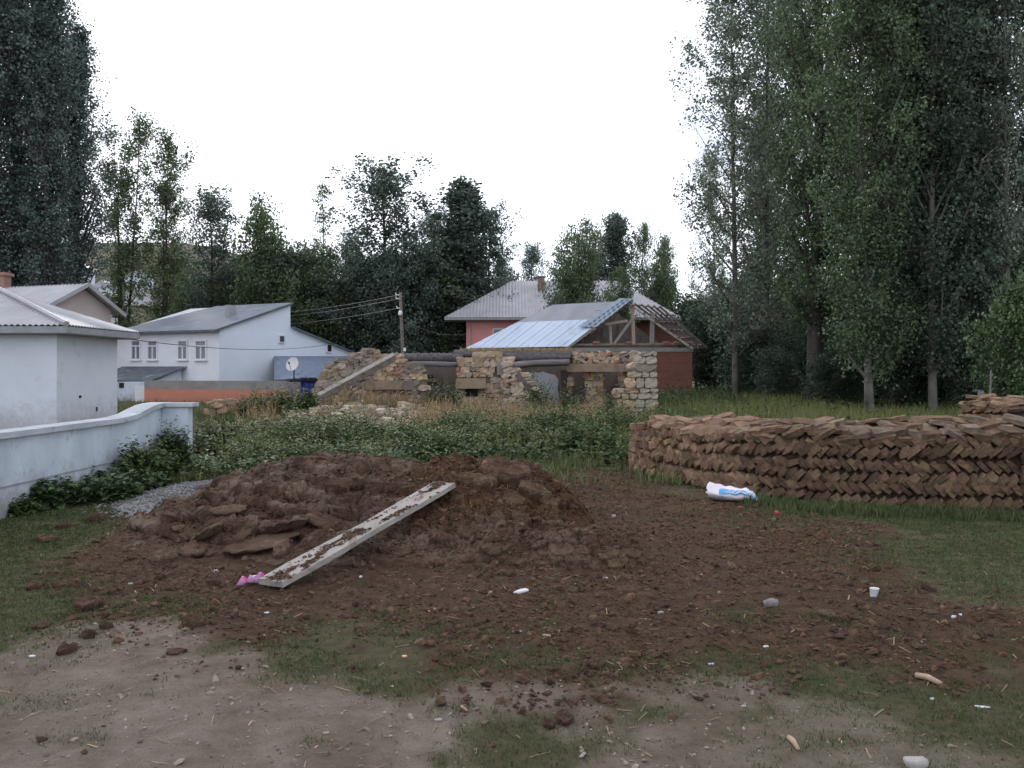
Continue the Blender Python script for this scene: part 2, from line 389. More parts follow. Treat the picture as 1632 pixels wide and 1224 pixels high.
M['crust'] = mat('dung_crust', (0.150, 0.087, 0.055, 1), (0.080, 0.045, 0.029, 1), 4.0, 1.0, 1.0, 16, c3=(0.22, 0.155, 0.115, 1), s3=2.0, t3=0.57, rnd=0.15, bdist=0.035)
M['crustpale'] = mat('dry_pale_crust', (0.235, 0.165, 0.118, 1), (0.120, 0.078, 0.054, 1), 4.0, 1.0, 1.0, 14, bdist=0.04)
M['clod'] = mat('dung_clods', (0.125, 0.072, 0.046, 1), (0.050, 0.028, 0.018, 1), 14.0, 1.0, 0.8, 60, isl=0.42)
M['hill'] = mat('dry_hillside', (0.17, 0.135, 0.10, 1), (0.12, 0.105, 0.075, 1), 0.12, 1.0, c3=(0.06, 0.07, 0.04, 1), s3=0.09, t3=0.5)
def base_dirt(m, z0, z1, col, amt=0.9):
    """splashed earth low on a wall: noise-edged brown that thins out between z0 and z1 above the wall's foot"""
    n = m.node_tree.nodes; l = m.node_tree.links; b = n['Principled BSDF']; old = b.inputs['Base Color'].links[0].from_socket
    t = n.new('ShaderNodeTexCoord'); sx = n.new('ShaderNodeSeparateXYZ'); l.new(t.outputs['Object'], sx.inputs[0])
    z = n.new('ShaderNodeTexNoise'); z.inputs['Scale'].default_value = 5; z.inputs['Detail'].default_value = 8; z.inputs['Roughness'].default_value = .75; l.new(t.outputs['Object'], z.inputs['Vector'])
    k = n.new('ShaderNodeMapRange'); k.inputs[1].default_value = z0; k.inputs[2].default_value = z1; k.inputs[3].default_value = .75; k.inputs[4].default_value = 0.2; l.new(sx.outputs[2], k.inputs[0])
    d = n.new('ShaderNodeMath'); d.operation = 'SUBTRACT'; l.new(k.outputs[0], d.inputs[0]); l.new(z.outputs['Fac'], d.inputs[1])
    q = n.new('ShaderNodeMapRange'); q.inputs[1].default_value = -.12; q.inputs[2].default_value = .2; q.inputs[4].default_value = amt; l.new(d.outputs[0], q.inputs[0])
    x = n.new('ShaderNodeMix'); x.data_type = 'RGBA'; l.new(q.outputs[0], x.inputs[0]); l.new(old, x.inputs[6]); x.inputs[7].default_value = col; l.new(x.outputs[2], b.inputs['Base Color'])
base_dirt(M['gwall'], 0.0, 0.75, (0.20, 0.185, 0.17, 1), .7)
base_dirt(M['white'], 0.2, 1.3, (0.30, 0.29, 0.29, 1), .6)
base_dirt(M['orange'], 0.0, 0.6, (0.28, 0.17, 0.13, 1), .6)
# ------------------------------------------------------------------ ground
def gh0(x, y):
    x = np.asarray(x, float); y = np.asarray(y, float)
    h = 0.33 * sst(22, 40, y)
    h = h + 0.42 * np.exp(-((x + 4.4) / 3.4) ** 2 - ((y - 26.6) / 2.4) ** 2)      # rubble mound before the ruin
    h = h + 0.05 * (fbm(x * 0.35, y * 0.35, 3, 3) - 0.5) * sst(3, 8, y)
    h = h + 25 * sst(78, 165, y) * sst(-4, -62, x) + 7 * sst(160, 420, y)
    return h
PATH = np.array([(-400, 1080), (0, 1068), (90, 1032), (180, 1003), (270, 1008), (380, 1068), (450, 1092), (600, 1112), (720, 1136), (800, 1150), (900, 1158), (1000, 1142), (1050, 1125), (1150, 1112), (1320, 1132), (1450, 1175), (1632, 1240), (2000, 1270)], float)
BROWN = [(70, 900), (230, 822), (300, 790), (560, 735), (880, 752), (1000, 750), (1150, 790), (1330, 826), (1400, 850), (1450, 900), (1520, 950), (1640, 965), (1760, 1000), (1760, 1075), (1300, 1062), (1060, 1092), (960, 1140), (800, 1136), (690, 1095), (480, 1012), (250, 1012), (120, 1000), (60, 950)]
BLOBS = [(235, 968, 115, 16, 1.0), (50, 965, 110, 60, .9), (620, 985, 60, 14, .6), (700, 1010, 120, 18, .7), (870, 1000, 70, 14, .9), (480, 1000, 70, 16, .5), (850, 1060, 150, 22, .8), (1000, 1070, 90, 26, .9), (680, 1080, 110, 18, .7), (470, 1075, 60, 14, .7), (1180, 985, 70, 16, .6), (1170, 1070, 130, 26, .8), (1330, 990, 50, 14, .4), (1300, 1075, 150, 20, .7), (1550, 880, 170, 46, .9), (1500, 828, 230, 15, 1.0), (1400, 900, 60, 20, .5), (1580, 1040, 120, 30, .5), (1260, 818, 60, 8, .9), (740, 1132, 50, 10, .6), (60, 1120, 90, 14, .5), (120, 1180, 70, 10, .5), (500, 1185, 26, 10, .8), (150, 1175, 24, 9, .8), (1000, 1190, 40, 12, .5), (1330, 1185, 60, 14, .6), (1540, 1120, 90, 14, .4), (20, 860, 70, 40, 1.0)]
def zones(x, y):
    x = np.asarray(x, float); y = np.maximum(np.asarray(y, float), 0.5)
    px = 816 + F * x / y; py = HZ + EYE * F / y
    k = np.clip((py - HZ) / 350.0, 0.15, 2.0)
    n1 = fbm(x * 1.1, y * 1.1, 5, 5) - 0.5; n2 = fbm(x * 3.3, y * 3.3, 9, 4) - 0.5
    pb = np.interp(px, PATH[:, 0], PATH[:, 1])
    path = sst(-26, 26, (py - pb) + (n1 * 170 + n2 * 60) * k)
    path = path * (1 - sst(1020, 1250, px) * (.25 + .55 * sst(.45, .6, fbm(x * 2.4, y * 2.4, 19, 4))))
    path = np.maximum(path, sst(3.2, 2.2, y))
    sd = polysd(px, py, BROWN)
    brown = sst(-24, 24, sd + (n1 * 150 + n2 * 80) * k)
    g = np.zeros_like(x)
    for bx, by, rx, ry, a in BLOBS:
        g = np.maximum(g, a * np.exp(-((px - bx) / rx) ** 2 - ((py - by) / ry) ** 2))
    out = sst(10, -30, sd + n1 * 60 * k) * (1 - path)
    g = np.maximum(g, 0.75 * out)
    n3 = fbm(x * 2.1 + 40, y * 2.1, 23, 5)
    g = np.clip(g * 1.25, 0, 1) * sst(0.34, 0.56, n3 + 0.24 * g)
    return brown, g, path

def axis(lo, d0, d1, hi, step):
    mid = np.arange(d0, d1 + 1e-6, step); a = []; p = d0; s = step
    while p > lo: s *= 1.22; p -= s; a.append(max(p, lo))
    b = []; p = d1; s = step
    while p < hi: s *= 1.16; p += s; b.append(min(p, hi))
    return np.array(a[::-1] + list(mid) + b)
xs = axis(-900, -9.0, 9.0, 900, 0.055)
ys = axis(-300, 2.8, 15.4, 1500, 0.055)
gx, gy = np.meshgrid(xs, ys)
nb, ng, npth = zones(gx, gy)
near = sst(22, 14, gy) * sst(0, 2, gy) * sst(14, 9, np.abs(gx))
gz = gh0(gx, gy)
fine = (fbm(gx * 6, gy * 6, 31, 4) - 0.5) * 0.05 + (fbm(gx * 17, gy * 17, 37, 3) - 0.5) * 0.028
fine = fine * (0.25 + 0.9 * nb) * (1 - 0.55 * npth)
gz = gz + near * (fine + 0.03 * nb * (fbm(gx * 1.2, gy * 1.2, 41, 3)))
nx, ny = len(xs), len(ys)
idx = np.arange(nx * ny).reshape(ny, nx)
fc = np.stack([idx[:-1, :-1], idx[:-1, 1:], idx[1:, 1:], idx[1:, :-1]], -1).reshape(-1, 4)

mg = bpy.data.materials.new('ground_soil'); mg.use_nodes = True
n = mg.node_tree.nodes; l = mg.node_tree.links
bs = n['Principled BSDF']; bs.inputs['Roughness'].default_value = 1.0; bs.inputs['Specular IOR Level'].default_value = 0.15
at = n.new('ShaderNodeAttribute'); at.attribute_name = 'zone'
sp = n.new('ShaderNodeSeparateColor'); l.new(at.outputs['Color'], sp.inputs[0])
tcg = n.new('ShaderNodeTexCoord')
def nz_(sc, det=8, ro=0.65):
    z = n.new('ShaderNodeTexNoise'); z.inputs['Scale'].default_value = sc; z.inputs['Detail'].default_value = det; z.inputs['Roughness'].default_value = ro
    l.new(tcg.outputs['Object'], z.inputs['Vector']); return z.outputs['Fac']
def ramp_(fac, stops):
    r = n.new('ShaderNodeValToRGB')
    while len(r.color_ramp.elements) < len(stops): r.color_ramp.elements.new(0.5)
    for e, (p, c) in zip(r.color_ramp.elements, stops): e.position = p; e.color = c
    l.new(fac, r.inputs['Fac']); return r.outputs['Color']
def mix_(f, a, b):
    x = n.new('ShaderNodeMix'); x.data_type = 'RGBA'; l.new(f, x.inputs[0])
    l.new(a, x.inputs[6]); l.new(b, x.inputs[7]); return x.outputs[2]
soil = ramp_(nz_(3.4, 12, 0.78), [(0.3, (0.145, 0.112, 0.086, 1)), (0.47, (0.235, 0.192, 0.154, 1)), (0.66, (0.325, 0.275, 0.226, 1))])
specks = ramp_(nz_(70, 4, 0.8), [(0.36, (0.09, 0.065, 0.05, 1)), (0.44, (1, 1, 1, 1))])
mudp = ramp_(nz_(0.9, 8, 0.7), [(0.40, (0.55, 0.48, 0.42, 1)), (0.58, (1, 1, 1, 1))])
mxm = n.new('ShaderNodeMix'); mxm.data_type = 'RGBA'; mxm.blend_type = 'MULTIPLY'; mxm.inputs[0].default_value = 0.55; l.new(soil, mxm.inputs[6]); l.new(mudp, mxm.inputs[7]); soil = mxm.outputs[2]
mxs = n.new('ShaderNodeMix'); mxs.data_type = 'RGBA'; mxs.blend_type = 'MULTIPLY'; mxs.inputs[0].default_value = 0.45
l.new(soil, mxs.inputs[6]); l.new(specks, mxs.inputs[7]); soil = mxs.outputs[2]
dung = ramp_(nz_(7.0, 12, 0.75), [(0.3, (0.044, 0.025, 0.016, 1)), (0.5, (0.080, 0.047, 0.031, 1)), (0.72, (0.150, 0.092, 0.060, 1))])
turf = ramp_(nz_(9.0, 10, 0.7), [(0.3, (0.058, 0.060, 0.029, 1)), (0.5, (0.092, 0.086, 0.046, 1)), (0.7, (0.150, 0.115, 0.074, 1))])
base_ = mix_(sp.outputs[0], turf, dung)
base_ = mix_(sp.outputs[2], base_, soil)
hs_ = n.new('ShaderNodeMath'); hs_.operation = 'MULTIPLY'; hs_.inputs[1].default_value = 0.45; l.new(sp.outputs[1], hs_.inputs[0])
base_ = mix_(hs_.outputs[0], base_, turf)
l.new(base_, bs.inputs['Base Color'])
bu = n.new('ShaderNodeBump'); bu.inputs['Strength'].default_value = 1.0; bu.inputs['Distance'].default_value = 0.03
l.new(nz_(48, 12, 0.8), bu.inputs['Height']); l.new(bu.outputs[0], bs.inputs['Normal'])
me = rawmesh('ground', np.stack([gx.ravel(), gy.ravel(), gz.ravel()], 1), fc, mg, True)
ca = me.color_attributes.new('zone', 'FLOAT_COLOR', 'POINT')
cc = np.ones((nx * ny, 4), np.float32); cc[:, 0] = nb.ravel(); cc[:, 1] = ng.ravel(); cc[:, 2] = npth.ravel()
ca.data.foreach_set('color', cc.ravel())
ground = link('ground', me); tag(ground, kind='structure')

from bisect import bisect
def gz_at(x, y): return gridlook(gz, x, y)
def gridlook(gz, x, y):              # bilinear look-up in the ground sheet
    x = np.atleast_1d(np.asarray(x, float)); y = np.atleast_1d(np.asarray(y, float))
    i = np.clip(np.searchsorted(xs, x) - 1, 0, nx - 2); j = np.clip(np.searchsorted(ys, y) - 1, 0, ny - 2)
    fx = (x - xs[i]) / (xs[i + 1] - xs[i]); fy = (y - ys[j]) / (ys[j + 1] - ys[j])
    return (gz[j, i] * (1 - fx) + gz[j, i + 1] * fx) * (1 - fy) + (gz[j + 1, i] * (1 - fx) + gz[j + 1, i + 1] * fx) * fy

# far hillside houses' slope gets its own dry sheet just above the ground
hx, hy = np.meshgrid(np.linspace(-190, 0, 60), np.linspace(84, 260, 50))
hz_ = gh0(hx, hy) + 0.25 + 0.9 * (fbm(hx * 0.08, hy * 0.08, 51, 4) - 0.3) * sst(84, 100, hy) * sst(0, -12, hx)
hz_ = np.where((hx > -6) | (hy < 88), gh0(hx, hy) - 1.0, hz_)
hid = np.arange(hx.size).reshape(hx.shape)
hf = np.stack([hid[:-1, :-1], hid[:-1, 1:], hid[1:, 1:], hid[1:, :-1]], -1).reshape(-1, 4)
tag(link('hillside', rawmesh('hillside', np.stack([hx.ravel(), hy.ravel(), hz_.ravel()], 1), hf, M['hill'], True)), kind='structure')

# ------------------------------------------------------------------ manure heap
DOMES = [(530, 9.9, 1.9, 1.75, 0.74), (610, 9.8, 1.5, 1.5, 0.66), (400, 9.35, 1.35, 1.35, 0.42), (330, 8.95, 1.0, 1.0, 0.20), (455, 8.75, 1.5, 1.0, 0.36),
         (805, 9.6, 0.85, 1.3, 0.68), (715, 9.6, 1.1, 1.5, 0.68), (690, 8.75, 1.2, 1.0, 0.44), (730, 9.2, 1.1, 1.2, 0.60), (800, 8.5, 0.9, 0.9, 0.34), (900, 7.95, 0.75, 0.6, 0.22), (960, 7.75, 0.55, 0.42, 0.19), (880, 7.65, 0.4, 0.35, 0.17), (600, 8.1, 1.3, 0.8, 0.24)]
def heap0(x, y):
    x = np.asarray(x, float); y = np.asarray(y, float)
    wx = x + 0.35 * (fbm(x * 1.4, y * 1.4, 61, 3) - 0.5); wy = y + 0.35 * (fbm(x * 1.4, y * 1.4, 67, 3) - 0.5)
    h = np.zeros_like(x)
    for px, Y, rx, ry, a in DOMES:
        d = np.clip(1 - ((wx - PX(px, Y)) / rx) ** 2 - ((wy - Y) / ry) ** 2, 0, 1)
        h = np.maximum(h, a * d ** 0.75)
    return h
def heap_h(x, y):
    h = heap0(x, y); m = sst(0.03, 0.22, h)
    left = sst(PX(720, 9.2), PX(640, 9.2), np.asarray(x, float))        # crusted part left of the plank, loose part right of it
    ux = x * 2.0 + 0.7 * (fbm(x * 3, y * 3, 71, 3) - 0.5); uy = y * 2.3 + 0.7 * (fbm(x * 3, y * 3, 73, 3) - 0.5)
    d1, d2, cid, cx, cy = voro(ux, uy, 5)
    slab = (cid - 0.5) * 0.17 - 0.13 * (1 - sst(0.0, 0.16, d2 - d1)) + 0.09 * ((uy - cy) * (cid - 0.2))
    ux2 = x * 5.2 + 0.6 * (fbm(x * 7, y * 7, 81, 3) - 0.5); uy2 = y * 5.6 + 0.6 * (fbm(x * 7, y * 7, 83, 3) - 0.5)
    e1, e2, ci2, _, _ = voro(ux2, uy2, 15)
    small = (ci2 - 0.5) * 0.05 - 0.045 * (1 - sst(0.0, 0.25, e2 - e1))
    lump = 0.13 * (fbm(x * 4.5, y * 4.5, 91, 4) - 0.5) + 0.11 * (fbm(x * 12, y * 12, 95, 3) - 0.5) - 0.06 * sst(.60, .75, fbm(x * 6 + 3, y * 6, 97, 3))
    stp = 0.15; q = (h + 0.10 * cid + 0.16 * (fbm(x * 2.2, y * 2.2, 111, 4) - .5) + 0.10 * x + 0.06 * (y - 9)) / stp      # layered crust breaking into ledges
    fr = q - np.floor(q); terr = (np.floor(q) + sst(.80, 1.0, fr) - q) * stp * 0.95
    crack = -0.10 * (1 - sst(0.0, 0.07, d2 - d1))
    rough = 0.05 * (fbm(x * 9, y * 9, 95, 3) - 0.5) + 0.05 * (fbm(x * 22, y * 22, 99, 2) - .5)
    return h + m * (left * (terr + .35 * slab + crack + .22 * small + 1.5 * rough) + (1 - left) * (0.2 * slab + 0.45 * small + 1.1 * lump + rough)) - 0.05 * (1 - sst(0.0, 0.03, h))
hx = np.arange(PX(215, 9.0), PX(1010, 8.2), 0.018); hy = np.arange(6.95, 11.6, 0.021)
HX, HY = np.meshgrid(hx, hy)
HH = heap_h(HX, HY); H0 = heap0(HX, HY)
HZc = gh0(HX, HY) + 0.012 + HH
# overhanging ledges: push the steep faces of the crust outwards (towards the viewer and the sides)
gyv, gxv = np.gradient(HH, 0.021, 0.018)
st = np.clip(np.hypot(gxv, gyv) - 0.7, 0, 2.6) * 0.026
Xh = HX - st * np.sign(gxv) * 0.8; Yh = HY - st * np.sign(gyv)
hid = np.arange(HX.size).reshape(HX.shape)
keep = (H0 > 0.004)
kf = keep[:-1, :-1] | keep[1:, :-1] | keep[:-1, 1:] | keep[1:, 1:]
hf = np.stack([hid[:-1, :-1], hid[:-1, 1:], hid[1:, 1:], hid[1:, :-1]], -1)[kf]
used, inv = np.unique(hf.ravel(), return_inverse=True)
hv = np.stack([Xh.ravel(), Yh.ravel(), HZc.ravel()], 1)[used]
hroot = empty('manure_heap', (PX(600, 9.2), 9.2, 0), 'large dark brown heap of crusted manure with a plank leaning on it', 'manure heap')
M['heap'] = mat('manure', (0.140, 0.083, 0.056, 1), (0.064, 0.036, 0.024, 1), 4.0, 1.0, 1.0, 30, c3=(0.235, 0.170, 0.130, 1), s3=1.8, t3=0.56, bdist=0.07)
n = M['heap'].node_tree.nodes; l = M['heap'].node_tree.links; bsh = n['Principled BSDF']      # the right part is fresher: damp, dark and fibrous
oldc = bsh.inputs['Base Color'].links[0].from_socket; atf = n.new('ShaderNodeAttribute'); atf.attribute_name = 'fresh'
zf_ = n.new('ShaderNodeTexNoise'); zf_.inputs['Scale'].default_value = 11; zf_.inputs['Detail'].default_value = 9; zf_.inputs['Roughness'].default_value = .75
tcf = n.new('ShaderNodeTexCoord'); l.new(tcf.outputs['Object'], zf_.inputs['Vector'])
rf_ = n.new('ShaderNodeValToRGB'); rf_.color_ramp.elements[0].position = .36; rf_.color_ramp.elements[0].color = (0.046, 0.022, 0.012, 1); rf_.color_ramp.elements[1].position = .68; rf_.color_ramp.elements[1].color = (0.140, 0.072, 0.036, 1)
l.new(zf_.outputs['Fac'], rf_.inputs['Fac']); mxf = n.new('ShaderNodeMix'); mxf.data_type = 'RGBA'; l.new(atf.outputs['Fac'], mxf.inputs[0]); l.new(oldc, mxf.inputs[6]); l.new(rf_.outputs['Color'], mxf.inputs[7]); l.new(mxf.outputs[2], bsh.inputs['Base Color'])
hv = hv + rng.normal(0, .0045, hv.shape) * np.array((1, 1, 1.6))
meh = rawmesh('heap_body', hv - np.array(hroot.location), inv.reshape(-1, 4), M['heap'], False)
fa_ = meh.attributes.new('fresh', 'FLOAT', 'POINT'); fa_.data.foreach_set('value', (sst(PX(610, 9.2), PX(700, 9.2), hv[:, 0] + .5 * (fbm(hv[:, 0] * 2, hv[:, 1] * 2, 121, 3) - .5)) * (1 - .7 * sst(8.3, 7.8, hv[:, 1]))).astype(np.float32))
link('heap_body', meh, hroot)

# lumps: icosahedra roughened once, joined in numbers
t_ = (1 + 5 ** 0.5) / 2
ICO = np.array([(-1, t_, 0), (1, t_, 0), (-1, -t_, 0), (1, -t_, 0), (0, -1, t_), (0, 1, t_), (0, -1, -t_), (0, 1, -t_), (t_, 0, -1), (t_, 0, 1), (-t_, 0, -1), (-t_, 0, 1)]) / math.hypot(1, t_)
ICF = np.array([(0, 11, 5), (0, 5, 1), (0, 1, 7), (0, 7, 10), (0, 10, 11), (1, 5, 9), (5, 11, 4), (11, 10, 2), (10, 7, 6), (7, 1, 8), (3, 9, 4), (3, 4, 2), (3, 2, 6), (3, 6, 8), (3, 8, 9), (4, 9, 5), (2, 4, 11), (6, 2, 10), (8, 6, 7), (9, 8, 1)])
def lumps(pos, size, flat=0.65, jag=0.35):
    k = len(pos)
    v = ICO[None] * (1 + jag * (rng.random((k, 12, 1)) - 0.5) * 2)
    a = rng.random(k) * 6.283; ca_, sa_ = np.cos(a)[:, None], np.sin(a)[:, None]
    sx = size * (0.8 + 0.7 * rng.random(k)); sy = size * (0.7 + 0.4 * rng.random(k)); sz = size * flat * (0.7 + 0.6 * rng.random(k))
    X = v[..., 0] * sx[:, None]; Y = v[..., 1] * sy[:, None]; Z = v[..., 2] * sz[:, None]
    tl = (rng.random(k) - 0.5)[:, None] * 0.9
    Z2 = Z + X * tl
    o = np.stack([X * ca_ - Y * sa_, X * sa_ + Y * ca_, Z2], -1) + pos[:, None, :]
    f = (ICF[None] + (np.arange(k) * 12)[:, None, None]).reshape(-1, 3)
    return o.reshape(-1, 3), f
OCT = np.array([(1, 0, 0), (-1, 0, 0), (0, 1, 0), (0, -1, 0), (0, 0, 1), (0, 0, -1.0)]); OCF = np.array([(0, 2, 4), (2, 1, 4), (1, 3, 4), (3, 0, 4), (2, 0, 5), (1, 2, 5), (3, 1, 5), (0, 3, 5)])
def lumps2(pos, size, flat=0.65, jag=0.35, cut=0.02):
    global ICO, ICF
    b = size >= cut; v1, f1 = lumps(pos[b], size[b], flat, jag)
    keep_ = (ICO, ICF); k = int((~b).sum()); p = pos[~b]; sz = size[~b]
    v = OCT[None] * (1 + jag * (rng.random((k, 6, 3)) - .5) * 2); v = v * (sz[:, None, None] * np.array((1.3, 1.0, flat))) 
    a = rng.random(k) * 6.283; c_, s_ = np.cos(a)[:, None], np.sin(a)[:, None]
    o = np.stack([v[..., 0] * c_ - v[..., 1] * s_, v[..., 0] * s_ + v[..., 1] * c_, v[..., 2] + v[..., 0] * (rng.random((k, 1)) - .5)], -1) + p[:, None, :]
    f2 = (OCF[None] + (np.arange(k) * 6)[:, None, None]).reshape(-1, 3) + len(v1)
    return np.concatenate([v1, o.reshape(-1, 3)]), np.concatenate([f1, f2])
def top_at(x, y):
    g = gz_at(x, y); h = heap_h(x, y); h0 = heap0(x, y)
    return np.where(h0 > 0.01, np.maximum(g, gh0(x, y) + 0.012 + h), g)
def sample(nn, x0, x1, y0, y1, fn):
    x = rng.uniform(x0, x1, nn); y = rng.uniform(y0, y1, nn)
    k = (rng.random(nn) < fn(x, y)) & (np.abs(x / y) < 0.64)
    return x[k], y[k]
# clods strewn over the ground
def zf(x, y): return gridlook(nb, x, y), gridlook(ng, x, y), gridlook(npth, x, y)
x, y = sample(175000, -7, 9, 3.4, 15, lambda x, y: (zf(x, y)[0] * 0.9 + 0.045) * (1 - 0.72 * zf(x, y)[2]) * (heap0(x, y) < 0.02) * (0.3 + 0.7 * sst(0.35, 0.6, fbm(x * 1.6, y * 1.6, 133, 3))))
s = np.exp(rng.normal(-4.75, 0.52, len(x))); s = np.clip(s, 0.003, 0.036)
v, f = lumps2(np.stack([x, y, gz_at(x, y) + s * 0.2], 1), s, 0.75, 0.45)
tag(link('manure_clods', rawmesh('manure_clods', v, f, M['clod'])), 'loose brown manure clods strewn over the yard around the heap', 'clods', kind='stuff')
print('clods', len(x))
# crumbs on the heap itself
x, y = sample(44000, hx[0], hx[-1], 6.95, 11, lambda x, y: sst(0.02, 0.1, heap0(x, y)) * (0.5 + 0.5 * sst(PX(640, 9), PX(760, 9), x)))
s = np.clip(np.exp(rng.normal(-4.7, 0.6, len(x))), 0.004, 0.06)
v, f = lumps2(np.stack([x, y, top_at(x, y) + s * 0.05], 1) - np.array(hroot.location), s, 0.55, 0.5)
tag(link('loose_crumbs', rawmesh('loose_crumbs', v, f, M['clod']), hroot), kind='stuff')
print('crumbs', len(x))

# crust slabs lying on the heap: rounded uneven plates
def slab_mesh(name, m, seed, n_=11):
    r = random.Random(seed); vs = []; fs = []
    rings = [(0.80, -0.5), (0.94, -0.25), (1.02, 0.15), (0.93, 0.42), (0.52, 0.50)]
    rr = [1 + r.uniform(-0.26, 0.22) for _ in range(n_)]
    for q, (k, z) in enumerate(rings):
        for i in range(n_):
            a = 2 * math.pi * i / n_
            vs.append((0.5 * k * rr[i] * math.cos(a) + r.uniform(-.02, .02), 0.5 * k * rr[i] * math.sin(a) + r.uniform(-.02, .02), z + r.uniform(-.13, .13)))
    for q in range(4):
        for i in range(n_):
            fs.append((q * n_ + i, q * n_ + (i + 1) % n_, (q + 1) * n_ + (i + 1) % n_, (q + 1) * n_ + i))
    vs += [(0, 0, 0.5), (0, 0, -0.4)]
    for i in range(n_):
        fs.append((4 * n_ + i, 4 * n_ + (i + 1) % n_, 5 * n_)); fs.append(((i + 1) % n_, i, 5 * n_ + 1))
    return rawmesh(name, np.array(vs), fs, m, True)
def crust_mesh(name, m, seed):
    """uneven plate of crust: fractal outline, undercut rim, pitted top"""
    na, nr = 36, 9; vs = []; fs = []
    ang = np.arange(na) * 2 * np.pi / na; cx_, sx_ = np.cos(ang), np.sin(ang)
    out = 0.62 + 0.85 * fbm(cx_ * 1.3 + 5, sx_ * 1.3 + seed, seed, 3) * 0.62 + 0.22 * (fbm(cx_ * 5 + 9, sx_ * 5 + seed, seed + 3, 2) - .5)
    prof_ = [(0.66, -0.5), (0.80, -0.30), (0.93, 0.0), (1.0, 0.24), (0.95, 0.42), (0.82, 0.50), (0.6, 0.52), (0.35, 0.5), (0.12, 0.5)]
    for q, (k, z) in enumerate(prof_):
        X = 0.62 * k * out * cx_; Y = 0.62 * k * out * sx_
        zz = z + (0.55 * (fbm(X * 4 + 3, Y * 4 + seed, seed + 7, 4) - .5) + 0.35 * (fbm(X * 13, Y * 13, seed + 9, 3) - .5)) * (1 if q > 2 else .5)
        jj = 0.05 * (fbm(X * 15, Y * 15 + q, seed + 11, 2) - .5)
        vs += list(zip(X + jj, Y - jj, zz))
    for q in range(nr - 1):
        for i_ in range(na): fs.append((q * na + i_, q * na + (i_ + 1) % na, (q + 1) * na + (i_ + 1) % na, (q + 1) * na + i_))
    fs.append(tuple((nr - 1) * na + i_ for i_ in range(na)))
    return rawmesh(name, np.array(vs), fs, m, False)
SL = [crust_mesh('crust_slab', M['crust'], 100 + i) for i in range(7)]
SLP = [crust_mesh('pale_crust', M['crustpale'], 200 + i) for i in range(3)]
def on_heap(me, name, px, py, w_, d_, t_h, yaw=None, tilt=0.15, lift=0.0, parent=hroot):
    Yq = 6.6 + np.arange(700) * 0.008      # walk along the sight line of the spot until it meets the heap
    hit = np.nonzero(PZ(py, Yq) <= top_at(PX(px, Yq), Yq))[0]; Y = Yq[hit[0]] if len(hit) else 12.0
    p = P(px, py, Y); e = 0.12
    zc = float(top_at(p[0], p[1])[0])
    sx = float((top_at(p[0] + e, p[1]) - top_at(p[0] - e, p[1]))[0]) / (2 * e); sy = float((top_at(p[0], p[1] + e) - top_at(p[0], p[1] - e))[0]) / (2 * e)
    sx = max(-.5, min(.5, sx)); sy = max(-.5, min(.5, sy))
    nrm = unit((-sx * 0.8 + random.uniform(-tilt, tilt), -sy * 0.6 + random.uniform(-tilt, tilt), 1))
    a = random.uniform(0, 6.28) if yaw is None else yaw
    ux = np.array((math.cos(a), math.sin(a), 0)); ux = unit(ux - nrm * (ux @ nrm)); uy = np.cross(nrm, ux)
    return put(me, name, parent, frame((p[0], p[1], zc + lift), ux, uy, nrm, (w_, d_, t_h)))
for i, (px, py, w_) in enumerate([(330, 850, .45), (365, 815, .4), (410, 868, .7), (455, 840, .55), (520, 835, .45), (385, 850, .4), (310, 880, .35), (610, 748, .35), (540, 866, .35)]):
    on_heap(SL[i % 7], 'crust_slab', px, py, w_ * random.uniform(.85, 1.1), w_ * random.uniform(.6, .8), random.uniform(.06, .09), lift=0.0)
for px, py, w_ in [(365, 835, .16), (372, 842, .14), (358, 848, .13), (475, 787, .26), (450, 880, .2), (262, 893, .22), (262, 890, .15), (640, 752, .28), (400, 838, .12), (270, 888, .18), (895, 880, .22), (862, 868, .13), (925, 850, .15), (880, 862, .16), (912, 893, .2), (905, 865, .14), (848, 893, .12), (885, 893, .16), (925, 880, .15), (870, 882, .13), (900, 853, .13), (938, 866, .12), (930, 895, .15), (915, 872, .12), (888, 870, .1)]:
    on_heap(SLP[random.randrange(3)], 'pale_crust', px, py, w_, w_ * .75, w_ * random.uniform(.5, .75), lift=-0.01)
LUMP = [crust_mesh('lump', M['crust'], 300 + i) for i in range(5)]
for px, py, w_ in [(700, 860, .26), (745, 850, .2), (790, 880, .22), (770, 905, .16), (830, 830, .22), (870, 800, .3), (850, 785, .35), (800, 760, .5), (760, 770, .4), (985, 895, .24), (1005, 882, .18), (955, 905, .2), (970, 885, .2), (1000, 900, .16), (815, 800, .3), (880, 835, .2), (720, 900, .15), (640, 880, .2)]:
    on_heap(LUMP[random.randrange(5)], 'lump', px, py, w_, w_ * .75, w_ * random.uniform(.3, .5), lift=-0.01)

k = 2600; x = rng.normal(PX(775, 9.1), .5, k); y = rng.normal(9.0, .6, k); ok = heap0(x, y) > .12; x, y = x[ok], y[ok]; k = len(x)
a = rng.random(k) * 6.283; el = rng.normal(0.1, .45, k); ll = rng.uniform(.02, .09, k); d_ = np.stack([np.cos(a) * np.cos(el), np.sin(a) * np.cos(el), np.sin(el)], 1) * ll[:, None]; sd_ = np.stack([-np.sin(a), np.cos(a), 0 * a], 1) * .0022
c = np.stack([x, y, top_at(x, y) + .004], 1); v = np.stack([c - d_ - sd_, c - d_ + sd_, c + d_ + sd_, c + d_ - sd_], 1).reshape(-1, 3)
M['fibre'] = mat('straw_fibre', (0.20, 0.125, 0.065, 1), (0.11, 0.065, 0.036, 1), 3, 1.0, isl=.5)
tag(link('straw_fibres', rawmesh('straw_fibres', v - chain(hroot), np.arange(len(v)).reshape(-1, 4), M['fibre']), hroot), kind='stuff')
